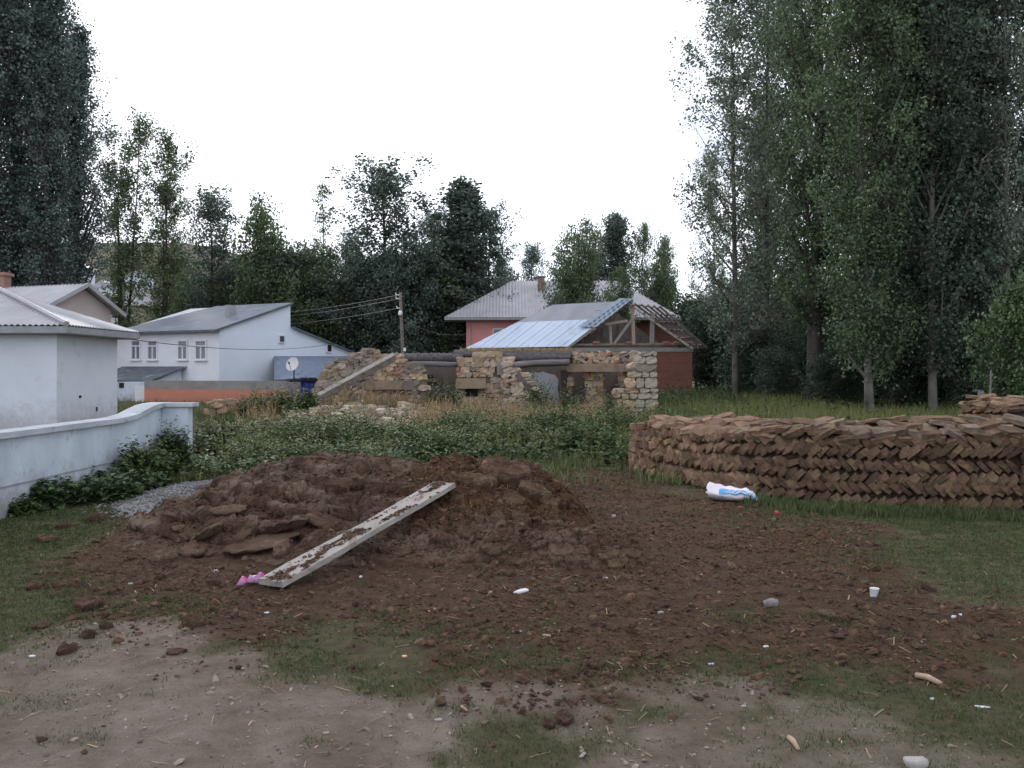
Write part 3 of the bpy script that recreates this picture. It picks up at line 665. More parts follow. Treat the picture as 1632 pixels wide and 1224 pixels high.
# single larger clods on the grass and along the track
def clod(px, py, w_px, label, m=0, hr=0.55, name='manure_clod', mats=None):
    g = G(px, py); w_ = .85 * w_px * g[1] / F
    me = LUMP[m % 5] if mats is None else crust_mesh(name, mats, 400 + int(px))
    o = put(me, name, None, frame((g[0], g[1], float(gz_at(g[0], g[1])[0]) + w_ * hr * 0.10), (math.cos(px), math.sin(px), 0), (-math.sin(px), math.cos(px), 0), (0, 0, 1), (w_, w_ * .75, w_ * hr)))
    return tag(o, label, 'clod')
clod(140, 968, 55, 'larger dark manure clod lying on the left grass strip', 0, .4)
clod(182, 967, 42, 'dark manure clod touching the right of the larger clod on the left grass', 1, .4)
clod(55, 936, 34, 'rounded grey brown clod on grass at the left edge', 2, .5)
clod(104, 938, 40, 'brown clod just right of the rounded clod on the left grass', 3, .5)
clod(75, 862, 38, 'brown clod among grass below the white wall', 4, .5)
clod(102, 840, 26, 'small clod at the foot of the weeds by the white wall', 0, .55)
clod(152, 832, 30, 'dark clod against the weed edge below the white wall', 1, .7)
clod(308, 1000, 40, 'pointed brown clod at the top edge of the pale track', 2, .7)
clod(108, 1040, 36, 'dark brown clod at the left edge of the pale track', 3, .5)
clod(141, 1020, 22, 'small upright clod at the corner of the pale track', 4, .95)
clod(170, 1004, 22, 'small clod next to the upright clod by the pale track', 0, .6)
clod(280, 1040, 34, 'flat brown clod lying on the pale track', 1, .3)
clod(950, 1068, 42, 'flat wedge shaped brown clod in the grass patch right of centre', 2, .35)
clod(900, 1150, 44, 'broken clod at the lowest tip of the brown litter', 3, .4)
clod(875, 1158, 30, 'smaller broken clod left of the lowest litter tip', 4, .5)
clod(1318, 987, 36, 'smooth pale brown flat clod on the right part of the litter', 0, .35, mats=M['crustpale'])
clod(1485, 979, 24, 'small rounded tan clod on the far right litter', 1, .4, mats=M['crustpale'])
clod(65, 1000, 40, 'low grey clod on grass above the track at the left', 2, .3)

# grey gravel heap behind the manure
gr = []; 
x, y = sample(13000, -6.2, -3, 9.2, 14.5, lambda x, y: np.exp(-(((x - PX(300, 11.5)) / .75) ** 2 + ((y - 11.5) / 1.5) ** 2) * 1.4) * 1.0)
zz = gz_at(x, y) + 0.14 * np.exp(-((x - PX(310, 11.5)) / .75) ** 2 - ((y - 11.5) / 1.4) ** 2)
s = np.clip(np.exp(rng.normal(-4.4, 0.35, len(x))), 0.008, 0.035)
v, f = lumps2(np.stack([x, y, zz - .01], 1), s, 0.6, 0.3, .014)
gxg, gyg = np.meshgrid(np.linspace(-6, -3, 50), np.linspace(9.3, 14, 60)); dg_ = np.exp(-((gxg - PX(310, 11.5)) / .75) ** 2 - ((gyg - 11.5) / 1.4) ** 2)
zg_ = gz_at(gxg.ravel(), gyg.ravel()) + (.165 * dg_ - .04 + .03 * (fbm(gxg * 4, gyg * 4, 231, 3) - .5)).ravel(); ig = np.arange(gxg.size).reshape(gxg.shape)
fg = np.stack([ig[:-1, :-1], ig[:-1, 1:], ig[1:, 1:], ig[1:, :-1]], -1).reshape(-1, 4)
fg = np.concatenate([fg[:, [0, 1, 2]], fg[:, [0, 2, 3]]]); f = np.concatenate([f, fg + len(v)]); v = np.concatenate([v, np.stack([gxg.ravel(), gyg.ravel(), zg_], 1)])
tag(link('gravel_heap', rawmesh('gravel_heap', v, f, M['gravel'])), 'low heap of grey gravel behind the left end of the manure', 'gravel', kind='stuff')
# small stones and straw on the track
x, y = sample(16000, -3.5, 3.5, 3.3, 7.5, lambda x, y: 0.5 * zf(x, y)[2] + 0.05)
s = np.clip(np.exp(rng.normal(-5.3, 0.5, len(x))), 0.0025, 0.022)
v, f = lumps2(np.stack([x, y, gz_at(x, y) + s * 0.2], 1), s, 0.6, 0.25, .012)
M['pebble'] = mat('pebbles', (0.25, 0.205, 0.17, 1), (0.16, 0.13, 0.105, 1), 6, 1.0, isl=0.5)
tag(link('pebbles', rawmesh('pebbles', v, f, M['pebble'])), 'small pebbles scattered on the pale dirt track', 'pebbles', kind='stuff')
x, y = sample(5000, -5, 6, 3.4, 11, lambda x, y: 0.25 + 0 * x)
a = rng.random(len(x)) * 6.283; ll = rng.uniform(.015, .06, len(x)); ww = rng.uniform(.0015, .004, len(x))
ux = np.stack([np.cos(a), np.sin(a), rng.normal(0, .15, len(x))], 1); uy = np.stack([-np.sin(a), np.cos(a), 0 * a], 1)
c = np.stack([x, y, top_at(x, y) + 0.006], 1)
v = np.stack([c - ux * ll[:, None] - uy * ww[:, None], c + ux * ll[:, None] - uy * ww[:, None], c + ux * ll[:, None] + uy * ww[:, None], c - ux * ll[:, None] + uy * ww[:, None]], 1).reshape(-1, 3)
M['straw'] = mat('straw', (0.30, 0.22, 0.14, 1), (0.20, 0.14, 0.09, 1), 3, 0.9, isl=0.4)
tag(link('straw_bits', rawmesh('straw_bits', v, np.arange(len(v)).reshape(-1, 4), M['straw'])), 'bits of straw scattered over the yard', 'straw', kind='stuff')
# ------------------------------------------------------------------ vegetation on the ground
def blades(x, y, z, h, wd, nb_, spread, lean, taper=True):
    k = len(x); x = np.repeat(x, nb_); y = np.repeat(y, nb_); z = np.repeat(z, nb_); h = np.repeat(h, nb_) * rng.uniform(.5, 1.15, k * nb_); wd = np.repeat(wd, nb_)
    x = x + rng.normal(0, 1, len(x)) * np.repeat(spread, nb_); y = y + rng.normal(0, 1, len(x)) * np.repeat(spread, nb_)
    a = rng.random(len(x)) * 6.283; b = rng.random(len(x)) * 6.283; le = rng.uniform(0.1, 1, len(x)) * lean
    dx, dy = np.cos(a) * wd, np.sin(a) * wd
    lx, ly = np.cos(b) * le * h, np.sin(b) * le * h
    p0 = np.stack([x - dx, y - dy, z - 0.02], 1); p1 = np.stack([x + dx, y + dy, z - 0.02], 1)
    m0 = np.stack([x - dx * .8 + lx * .35, y - dy * .8 + ly * .35, z + h * .6], 1); m1 = np.stack([x + dx * .8 + lx * .35, y + dy * .8 + ly * .35, z + h * .6], 1)
    t = np.stack([x + lx, y + ly, z + h], 1)
    n_ = len(x); v = np.stack([p0, p1, m1, m0, t], 1).reshape(-1, 3); b0 = (np.arange(n_) * 5)[:, None]
    f = np.concatenate([b0 + np.array([[0, 1, 2]]), b0 + np.array([[0, 2, 3]]), b0 + np.array([[3, 2, 4]])], 0)
    return v, f
def tuft(x, y, z, h, wd, nb_, spread, lean):          # one-triangle blades for short turf
    k = len(x); x, y, z, h, wd = (np.repeat(q, nb_) for q in (x, y, z, h, wd)); n_ = len(x); h = h * rng.uniform(.5, 1.2, n_)
    x = x + rng.normal(0, 1, n_) * spread; y = y + rng.normal(0, 1, n_) * spread
    a = rng.random(n_) * 6.283; b = rng.random(n_) * 6.283; le = rng.uniform(.1, 1, n_) * lean; dx, dy = np.cos(a) * wd, np.sin(a) * wd
    v = np.stack([np.stack([x - dx, y - dy, z - .006], 1), np.stack([x + dx, y + dy, z - .006], 1), np.stack([x + np.cos(b) * le * h, y + np.sin(b) * le * h, z + h], 1)], 1).reshape(-1, 3)
    return v, np.arange(n_ * 3).reshape(-1, 3)
x, y = sample(235000, -7.5, 9.5, 3.3, 15.5, lambda x, y: (np.clip(zf(x, y)[1] * 1.3, 0, 1) * 0.85 + 0.05 * sst(.5, .62, fbm(x * 4, y * 4, 301, 3))) * (heap0(x, y) < 0.02))
h = rng.uniform(.010, .034, len(x)) * (0.8 + 0.6 * sst(6, 13, y))
v, f = tuft(x, y, gz_at(x, y), h, 0.0018 + 0.0004 * y, 5, 0.022, 1.3)
tag(link('short_grass', rawmesh('short_grass', v, f, M['grass'])), 'short trampled green grass growing in patches over the yard', 'grass', kind='stuff')
print('grass', len(x) * 5)

def weeds(x, y, z, hmax, nst, nlf, lsize, m, name, label, cat='weeds', wide=0.35, parent=None):
    k = len(x); ns = k * nst
    X = np.repeat(x, nst); Y = np.repeat(y, nst); Z = np.repeat(z, nst); Hh = np.repeat(hmax, nst) * rng.uniform(.5, 1.1, ns)
    a = rng.random(ns) * 6.283; r = rng.random(ns) ** .6 * wide * Hh
    tx, ty = np.cos(a) * r, np.sin(a) * r
    n_ = ns * nlf
    t = np.tile(np.linspace(.12, 1, nlf), ns) * rng.uniform(.85, 1.1, n_)
    X = np.repeat(X, nlf); Y = np.repeat(Y, nlf); Z = np.repeat(Z, nlf); Hh = np.repeat(Hh, nlf); tx = np.repeat(tx, nlf); ty = np.repeat(ty, nlf)
    b = rng.random(n_) * 6.283; s_ = rng.uniform(.6, 1.2, n_) * (lsize if np.isscalar(lsize) else np.repeat(lsize, nst * nlf)) * (1.15 - 0.5 * t)
    c = np.stack([X + tx * t, Y + ty * t, Z + Hh * t], 1)
    d = np.stack([np.cos(b), np.sin(b), rng.uniform(-.5, .7, n_)], 1); sd = np.stack([-np.sin(b), np.cos(b), rng.uniform(-.4, .4, n_)], 1)
    S1 = s_[:, None]
    v = np.stack([c, c + d * S1 * .5 - sd * S1 * .33, c + d * S1 + np.array([0, 0, -.2]) * S1, c + d * S1 * .5 + sd * S1 * .33], 1).reshape(-1, 3)
    f = np.arange(n_ * 4).reshape(-1, 4)
    if parent is not None: v = v - chain(parent)
    o = link(name, rawmesh(name, v, f, m), parent)
    if parent is None: tag(o, label, cat, kind='stuff')
    return o
def inpx(x, y, a, b): px = 816 + F * x / y; return (px > a) & (px < b)
# leafy weed belt between the yard and the ruin
def wb(x, y):
    px = 816 + F * x / y
    front = np.interp(px, [0, 180, 240, 330, 480, 560, 620, 700, 900, 1000, 1040, 1100], [12.2, 13.0, 13.6, 13.0, 13.6, 14.3, 15.3, 15.8, 15.4, 14.9, 15.4, 17])
    p = sst(-.4, .5, y - front + 1.6 * (fbm(x, y, 141, 3) - .5)) * sst(27.5, 26.0, y)
    bare = np.exp(-((px - 600) / 100) ** 2 - ((y - 24.9) / 3.8) ** 2)
    return p * (x > -5.5) * (1 - sst(.3, .6, bare)) * sst(1085, 1040, px) * (0.35 + .65 * sst(.3, .55, fbm(x * .7, y * .7, 151, 3)))
x, y = sample(15000, -7, 6, 12, 28, wb)
hh = (0.10 + 0.95 * sst(.3, .75, fbm(x * .9, y * .9, 161, 4)) ** 1.5 * .75 + .12 * rng.random(len(x))) * (0.6 + .4 * sst(14, 19, y))
hh = np.where(rng.random(len(x)) < .06, hh * 1.9 + .12, hh)
hh = hh * (1 - .5 * sst(20.5, 24, y))
k_ = rng.random(len(x)) < .25 + .4 * sst(.5, .65, fbm(x * .8, y * .8, 163, 3))
weeds(x[k_], y[k_], gz_at(x, y)[k_], hh[k_] * 1.05, 4, 8, 0.065 + 0.0015 * y[k_], M['weed_light'], 'pale_leafy_weeds', 'lighter green weeds scattered through the weed belt', wide=.25)
x, y, hh = x[~k_], y[~k_], hh[~k_]
weeds(x, y, gz_at(x, y), hh, 4, 7, 0.075 + 0.0018 * y, M['weed'], 'leafy_weeds', 'belt of dark green leafy weeds between the manure yard and the ruined house')
print('weeds', len(x) * 28)
# tall single stalks standing out of the belt
x, y = sample(2600, -6.5, 6, 15, 28, lambda x, y: .8 * wb(x, y) * sst(.38, .62, fbm(x * .7 + 3, y * .7, 179, 3)))
weeds(x, y, gz_at(x, y), rng.uniform(.4, 1.0, len(x)), 2, 16, 0.075, M['weed_light'], 'tall_weed_stalks', 'tall thin weed stalks rising above the weed belt', wide=.12)
x, y = sample(5000, -6, 6, 15, 26, lambda x, y: wb(x, y) * sst(.48, .6, fbm(x * .8 + 9, y * .8, 177, 3)))
v, f = blades(x, y, gz_at(x, y), rng.uniform(.25, .7, len(x)), 0.007 + 0 * x, 4, 0.06 + 0 * x, 0.5)
tag(link('belt_grass', rawmesh('belt_grass', v, f, M['yellowgrass'])), 'yellow green grass stems mixed into the weed belt', 'grass', kind='stuff')
# broad leaves low in front
x, y = sample(5200, -6, 5, 12, 19, lambda x, y: wb(x, y) * (0.2 + .8 * sst(.45, .6, fbm(x * .9, y * .9, 171, 3))))
weeds(x, y, gz_at(x, y), 0.16 + 0.2 * rng.random(len(x)), 3, 3, 0.20, M['burdock'], 'broad_leaved_weeds', 'broad leaved low weeds along the front of the weed belt', wide=.9)
# grass verge between litter and weeds
x, y = sample(22000, -5.5, 5, 12.5, 18, lambda x, y: .8 * (heap0(x, y) < .02) * sst(.42, .58, fbm(x * .9, y * .9, 173, 3)))
v, f = blades(x, y, gz_at(x, y), rng.uniform(.08, .26, len(x)), 0.007 + 0 * x, 3, 0.04 + 0 * x, 0.6)
tag(link('verge_grass', rawmesh('verge_grass', v, f, M['tallgrass'])), 'longer green grass along the front of the weed belt', 'grass', kind='stuff')
# dry tan grass round the ruin
def dg(x, y):
    px = 816 + F * x / y
    g = 0
    for bx, by, rx, ry in [(790, 24.5, 60, 2.8), (840, 25.5, 75, 2.2), (400, 26.5, 30, 1.6), (960, 25, 40, 1.5), (690, 24, 22, 1.6), (640, 28.6, 30, .5), (440, 29.5, 60, 2.0), (560, 28, 40, .8)]:
        g = np.maximum(g, np.exp(-((px - bx) / rx) ** 2 - ((y - by) / ry) ** 2))
    return g
x, y = sample(36000, -11, 5, 20, 33, lambda x, y: 1.0 * dg(x, y) * sst(.34, .55, fbm(x * 1.2, y * 1.2, 201, 3)))
v, f = blades(x, y, gz_at(x, y), rng.uniform(.25, .85, len(x)), 0.009 + 0 * x, 4, 0.09 + 0 * x, 0.55)
tag(link('dry_grass', rawmesh('dry_grass', v, f, M['drygrass'])), 'dry tan grass standing before and around the ruined walls', 'grass', kind='stuff')
x, y = sample(26000, -12, 6, 17, 34, lambda x, y: .55 * (dg(x, y) > .12) + .12 * (y > 24))
v, f = blades(x, y, gz_at(x, y), rng.uniform(.12, .42, len(x)), 0.009 + 0 * x, 4, 0.07 + 0 * x, 0.45)
tag(link('ruin_grass', rawmesh('ruin_grass', v, f, M['tallgrass'])), 'green grass growing among the dry stems at the ruin', 'grass', kind='stuff')
# meadow right of the ruin, behind the dung stack, and the rough ground under the trees
def md(x, y): return sst(1020, 1060, 816 + F * x / y) * sst(14, 17, y) * .9
x, y = sample(52000, 2, 30, 14, 48, md)
v, f = blades(x, y, gz_at(x, y), (0.28 + .4 * fbm(x * .35, y * .35, 181, 3)) * (0.6 + .4 * rng.random(len(x))), 0.010 + 0.0004 * y, 3, 0.12 + 0 * x, 0.5)
tag(link('meadow_grass', rawmesh('meadow_grass', v, f, M['tallgrass'])), 'tall green meadow grass behind the stack of dung cakes', 'grass', kind='stuff')
print('meadow', len(x) * 9)
x, y = sample(16000, 2, 30, 19, 44, lambda x, y: md(x, y) * sst(.42, .6, fbm(x * .5, y * .5, 191, 3)))
weeds(x, y, gz_at(x, y), .35 + .5 * rng.random(len(x)), 3, 6, 0.13, M['weed'], 'meadow_weeds', 'leafy green weeds among the meadow grass under the right trees')
x, y = sample(16000, 4, 20, 20, 34, lambda x, y: md(x, y) * sst(.5, .62, fbm(x * .3 + 7, y * .3, 195, 3)))
v, f = blades(x, y, gz_at(x, y), rng.uniform(.35, .75, len(x)), 0.01 + 0 * x, 4, 0.1 + 0 * x, 0.5)
tag(link('yellow_weeds', rawmesh('yellow_weeds', v, f, M['yellowgrass'])), 'yellowish flowering weeds at the edge of the right trees', 'weeds', kind='stuff')
# sparse field behind the ruin and round the houses
x, y = sample(14000, -26, 16, 27, 48, lambda x, y: .5 + 0 * x)
v, f = blades(x, y, gz_at(x, y), rng.uniform(.15, .45, len(x)) * np.where(x < -5.5, .5, 1), 0.014 + 0 * x, 3, 0.1 + 0 * x, 0.5)
tag(link('field_grass', rawmesh('field_grass', v, f, M['tallgrass'])), 'rough grass on the ground between the houses', 'grass', kind='stuff')
# tufts at the foot of the dung stack
x = []; y = []
for q in range(420):
    px = random.uniform(1180, 1640); py = np.interp(px, [1180, 1230, 1300, 1632], [800, 806, 815, 824]) + random.uniform(-4, 9)
    g = G(px, py); x.append(g[0]); y.append(g[1])
x = np.array(x); y = np.array(y)
v, f = blades(x, y, gz_at(x, y), rng.uniform(.06, .17, len(x)), 0.005 + 0 * x, 6, 0.04 + 0 * x, 0.7)
tag(link('stack_foot_grass', rawmesh('stack_foot_grass', v, f, M['grass'])), 'grass tufts along the foot of the long dung cake stack', 'grass', kind='stuff')

def bush(px, py, Y, w_, h_, label, m='weed', nst=60, ls=.11, name='bush', base=None):
    X = PX(px, Y); z0 = float(gz_at(X, Y)[0]) if base is None else base
    root = empty(name, (X, Y, z0), label, 'bush')
    k = nst; a = rng.random(k) * 6.283; r = np.sqrt(rng.random(k)) * w_ / 2
    x = X + np.cos(a) * r; y = Y + np.sin(a) * r * .8
    weeds(x, y, z0 + 0 * x, h_ * np.sqrt(np.clip(1.15 - (r / (w_ / 2)) ** 2 * .8, .2, 1.2)), 3, 12, ls, M[m], 'foliage', None, parent=root, wide=.25)
    mb = MB()
    for q in range(9):
        i = random.randrange(k); mb.tube([(X + (x[i] - X) * .3, Y + (y[i] - Y) * .3, z0 - .05), ((x[i] + X) / 2, (y[i] + Y) / 2, z0 + h_ * .5), (x[i], y[i], z0 + h_ * .8)], [.012, .009, .004], 5)
    mb.build('stems', M['bark_dark'], root)
    return root
bush(272, 0, 14.0, .75, .80, 'tall leafy bush against the end of the white yard wall')
bush(225, 0, 12.6, .75, .66, 'pointed weed clump climbing the far half of the white wall')
bush(190, 0, 11.9, 1.2, .32, 'low broad weed clump below the middle of the white wall', 'burdock', 50, .16)
bush(165, 0, 11.1, .8, .28, 'broad leaved clump at the wall foot nearer the manure', 'burdock', 45, .17)
bush(60, 0, 10.5, .6, .32, 'leafy clump standing at the near foot of the white wall', 'burdock', 45, .15)
bush(20, 0, 10.1, .6, .22, 'low clump at the foot of the white wall by the left edge', 'weed', 45, .09)
bush(300, 0, 15.5, 1.2, .6, 'rounded weed clump right of the wall end', 'weed', 70, .11)
bush(215, 0, 13.2, 1.3, .55, 'dense dark weed clump between the white wall and the gravel', 'weed', 80, .12)
bush(110, 0, 10.9, .9, .30, 'spreading low clump in the gap between two wall foot clumps', 'burdock', 45, .14)
bush(860, 0, 26.6, .9, 1.5, 'dark bush growing inside the roofless room with the whitewashed wall', 'weed', 60, .13)
bush(905, 0, 26.0, .6, 1.15, 'slim dark bush before the doorway of the ruin', 'weed', 45, .13)
bush(970, 0, 24.5, .6, 1.0, 'dark bush beside the dressed stone corner of the ruin', 'weed', 45, .12)
bush(450, 0, 26.5, 1.1, 1.0, 'green bush left of the ruin before the orange wall', 'weed', 70, .12)
bush(410, 0, 26.0, 1.1, .95, 'yellow green bush at the left end of the rubble', 'weed', 60, .12)
bush(490, 0, 25.8, .9, .85, 'dark bush at the foot of the slanting beam', 'weed', 60, .12)
bush(705, 0, 27.2, 1.3, 1.05, 'bush filling the gap between the two rubble walls of the ruin', 'weed', 70, .12)
for px, Y, w_, h_, lb, m_ in [(560, 20.5, 1.3, .75, 'tall dark weed clump in the belt below the rubble', 'weed'), (640, 18.5, 1.1, .6, 'dark weed clump in the belt above the plank end', 'weed'), (735, 21.0, 1.5, .8, 'broad dark weed clump in the belt below the small ruin window', 'weed'), (800, 18.0, 1.2, .6, 'lighter weed clump in the belt above the heap right end', 'weed_light'), (880, 20.0, 1.4, .85, 'tall dark weed clump in the belt below the whitewashed wall', 'weed'), (935, 17.2, 1.2, .7, 'dark weed clump in the belt left of the stack end', 'weed'), (985, 19.0, 1.0, .95, 'tallest weed clump beside the left end of the dung stack', 'weed'), (350, 19.0, 1.4, .6, 'dark weed clump right of the yard wall end', 'weed'), (430, 20.0, 1.3, .65, 'lighter weed clump left of the rubble', 'weed_light'), (480, 17.5, 1.2, .5, 'dark weed clump behind the top of the heap', 'weed')]:
    bush(px, 0, Y, w_, h_, lb, m_, 55, .115)
# ------------------------------------------------------------------ buildings
def corrug(poly, A, B, wl, amp, name, m, parent, thick=0.0):
    poly = [np.array(p, float) for p in poly]; A = unit(A); B = np.array(B, float); B = unit(B - A * (A @ B)); N = unit(np.cross(A, B))
    if N[2] < 0: N = -N
    o = poly[0]; q = np.array([((p - o) @ A, (p - o) @ B) for p in poly]); lo, hi = q[:, 0].min(), q[:, 0].max()
    k = max(2, int((hi - lo) / (wl / 4))); vs = []; fs = []
    aa = np.linspace(lo + 1e-4, hi - 1e-4, k)
    for a in aa:
        b = []
        for i in range(len(q)):
            p1, p2 = q[i], q[(i + 1) % len(q)]
            if (p1[0] - a) * (p2[0] - a) <= 0 and abs(p1[0] - p2[0]) > 1e-9:
                t = (a - p1[0]) / (p2[0] - p1[0]); b.append(p1[1] + t * (p2[1] - p1[1]))
        off = N * amp * math.cos(2 * math.pi * a / wl)
        vs += [o + A * a + B * min(b) + off, o + A * a + B * max(b) + off]
    for i in range(k - 1): fs.append((2 * i, 2 * i + 2, 2 * i + 3, 2 * i + 1))
    off = chain(parent) if parent is not None else 0
    me = rawmesh(name, np.array(vs) - off, fs, m, True)
    return link(name, me, parent)
def window(parent, c, u, nrm, w_, h_, bars=True, pane='curtain', sill=True):
    c = np.array(c, float); u = unit(u); nrm = unit(nrm); z = np.array((0, 0, 1.0))
    mb = MB(); t = .06
    for s_ in (-1, 1): mb.box(c + u * s_ * (w_ / 2 - t / 2) + nrm * .01, (t, .10, h_), u, nrm, z)
    mb.box(c + z * (h_ / 2 - t / 2) + nrm * .012, (w_ - 2 * t, .095, t), u, nrm, z); mb.box(c - z * (h_ / 2 - t / 2) + nrm * .012, (w_ - 2 * t, .095, t), u, nrm, z)
    if bars:
        mb.box(c + z * h_ * .2 + nrm * .014, (w_ - 2 * t, .08, .06), u, nrm, z); mb.box(c - z * (h_ * .14) + nrm * .016, (.07, .075, h_ * .64 - .06), u, nrm, z)
    if sill: mb.box(c - z * (h_ / 2 + .03) + nrm * .05, (w_ + .1, .16, .05), u, nrm, z)
    o = mb.build('window', M['wframe'], parent)
    MB().box(c - nrm * .004, (w_ - .08, .03, h_ - .08), u, nrm, z).build('pane', M[pane], o)
    return o
def wallpoly(mb, pts, thick, nrm): mb.prism(pts, -unit(nrm) * thick); return mb
Z3 = np.array((0, 0, 1.0))

# --- low white house at the left edge
hl = empty('white_cottage', (-13, 22.5, 0.0), 'white plastered cottage with grey corrugated hip roof at the left edge', 'house')
MB().box((-14.6, 22.4, 1.33), (7.0, 3.2, 2.74)).build('wall', M['white'], hl)
e0 = 2.78; FR = np.array((-10.62, 20.35, e0)); BR = np.array((-10.62, 24.35, e0)); FL = np.array((-18.6, 20.35, e0)); BL = np.array((-18.6, 24.35, e0))
RP = np.array((-14.1, 23.3, 3.92)); RL = np.array((-18.6, 23.3, 3.92))
corrug([FL, FR, RP, RL], (1, 0, 0), (0, 2.95, 1.14), .145, .022, 'roof', M['zinc'], hl)
corrug([FR, BR, RP], (0, 1, 0), (-3.48, 0, 1.14), .145, .022, 'roof_end', M['zinc'], hl)
corrug([BL, BR, RP, RL], (1, 0, 0), (0, -1.05, 1.14), .145, .022, 'roof_back', M['zinc'], hl)
mb = MB(); mb.box((-14.61, 20.37, e0 - .11), (7.98, .04, .16)); mb.box((-10.64, 22.37, e0 - .112), (.04, 3.96, .158)); mb.box((-14.62, 22.35, e0 - .20), (7.94, 3.9, .02))
mb.build('fascia', M['fascia'], hl)
MB().tube([FR + (0, 0, .03), RP + (0, 0, .05)], .07, 6).build('hip_cap', M['zinc'], hl)
MB().tube([(-11.06, 21.9, 1.02), (-11.12, 21.9, 1.02)], .035, 8).build('wall_pipe', M['dark'], hl)
MB().box((-11.095, 22.8, .66), (.02, .07, .12)).build('wall_socket', M['dark'], hl)
# --- gabled building behind it
hb = empty('gabled_house', (-15, 27, 0), 'beige gabled house with pale corrugated roof behind the white cottage', 'house')
ra = P(128, 453, 27.0); gN = np.array((.94, -.34, 0)); gU = np.array((.34, .94, 0)); gA = np.array((-.94, .34, 0))
ec = ra[2] - .95
f0 = ra - gU * 1.75; f0[2] = ec; f1 = ra + gU * 1.25; f1[2] = ec + .2
mb = MB(); mb.prism([np.array((f0[0], f0[1], 0)), f0, ra - Z3 * .06, f1, np.array((f1[0], f1[1], 0))], gA * 7); mb.build('wall', M['pinkgable'], hb)
for s_ in (0, 1):
    e = (f0 - gU * .3 - Z3 * .14) if s_ == 0 else (f1 + gU * .3 - Z3 * .14)
    o_ = -gA * .35
    corrug([e + o_, e + gA * 7, ra + gA * 7 + Z3 * .05, ra + o_ + Z3 * .05], gA, (ra - e), .16, .022, 'roof', M['zinc'], hb)
mb = MB(); mb.bar(f0 - gU * .3 - Z3 * .17 - gA * .33, ra - gA * .33 - Z3 * .02, .05, .12); mb.bar(f1 + gU * .3 - Z3 * .17 - gA * .33, ra - gA * .33 - Z3 * .02, .05, .12); mb.build('barge_board', M['zinc'], hb)
c = P(2, 447, 28.2); MB().box((c[0], c[1], c[2] - .5), (.42, .42, 1.3)).build('chimney', M['brickred'], hb)
MB().box((c[0], c[1], c[2] + .20), (.54, .54, .10)).build('chimney_cap', M['brickred'], hb)

# --- yard wall on the left
yw = empty('yard_wall', (-5.95, 9, 0), 'low white rendered yard wall with concrete coping and curved raised end', 'wall')
prof = [(1.0, .92), (12.6, .92), (12.9, .93), (13.2, .955), (13.5, 1.01), (13.8, 1.06), (14.1, 1.085), (14.45, 1.09)]
wx = -5.84
mb = MB(); poly = [np.array((wx, y_, z_)) for y_, z_ in prof]; poly = [np.array((wx, 1.0, -.15))] + poly + [np.array((wx, 14.45, -.15))]
mb.prism(poly, (-.2, 0, 0)); mb.build('wall_panel', M['gwall'], yw)
mb = MB(); mb.box((wx + .222, 14.32, .47), (.44, .2, 1.23)); mb.build('return_panel', M['gwall'], yw)
mb = MB()
for (a, za), (b, zb) in zip(prof[:-1], prof[1:]): mb.bar((wx - .1, a, za + .035), (wx - .1, b + .005, zb + .035), .33, .07)
mb.build('coping', M['coping'], yw)
mb = MB(); mb.box((wx + .28, 14.32, 1.123), (.50, .32, .06)); mb.build('return_coping', M['coping'], yw)
mb = MB(); mb.box((wx + .003, 5, .2), (.02, 14, .5)); 
mb = MB(); mb.box((wx + .006, 6.8, .36), (.012, 11.6, .012)); mb.build('render_joint', M['fascia'], yw)

# --- two storey white farmhouse
wh = empty('white_farmhouse', (-15, 45, .3), 'large white farmhouse with grey mono pitch roof behind the orange wall', 'house')
c0 = np.array((-14.4, 42.0, 0)); uf = unit((-6.56, 3.4, 0)); ug = np.array((.46, .888, 0)); ug = unit(ug)
nf = unit((-3.4, -6.56, 0)); ng_ = unit((.888, -.46, 0))
Lf = 7.6
def Wf(t, z): return c0 + uf * t + Z3 * z
def Wg(t, z): return c0 + ug * t + Z3 * z
zE, zA, zB, zC = 3.74, 5.30, 4.08, 2.72
mb = MB(); mb.prism([Wg(0, 0), Wg(0, zE), Wg(5.05, zA), Wg(5.05, zB), Wg(10.5, zC), Wg(10.5, 0)], uf * Lf); mb.build('wall', M['white2'], wh)
MB().prism([Wg(.02, 0) + ng_ * .012, Wg(.02, zE - .02) + ng_ * .012, Wg(5.04, zA - .03) + ng_ * .012, Wg(5.04, zB - .02) + ng_ * .012, Wg(10.48, zC - .03) + ng_ * .012, Wg(10.48, 0) + ng_ * .012], -ng_ * .01).build('gable_light_coat', M['gable_skylit'], wh)  # thin coat that carries the gable's bluish light as colour
sl_ = (zA - zE) / 5.05
ev = Wg(-.38, zE - .38 * sl_ + .07); rd = Wg(5.12, zA + .09)
LfR = 5.6
rf = corrug([ev - uf * .18, ev + uf * (Lf + .2), rd + uf * LfR, rd - uf * .18], uf, rd - ev, .3, .006, 'roof', M['greyroof'], wh)
corrug([ev + uf * (Lf + .2), Wg(5.12, zE) + uf * (Lf + .2), rd + uf * LfR], ug, (rd + uf * LfR) - (ev + uf * (Lf + .2)), .3, .006, 'roof_hip', M['greyroof'], wh)
ev2 = Wg(10.85, zC - .02); r2 = Wg(5.06, zB + .03)
corrug([ev2 - uf * .2, ev2 + uf * Lf, r2 + uf * Lf, r2 - uf * .2], uf, r2 - ev2, .3, .006, 'rear_roof', M['darkroof'], wh)
mb = MB(); mb.bar(ev - uf * .15 - Z3 * .06, ev + uf * (Lf + .15) - Z3 * .06, .06, .10); mb.bar(ev - uf * .15 - Z3 * .05, rd - uf * .15 - Z3 * .05, .06, .09); mb.bar(ev2 - uf * .17 - Z3 * .06, r2 - uf * .17 - Z3 * .06, .06, .09)
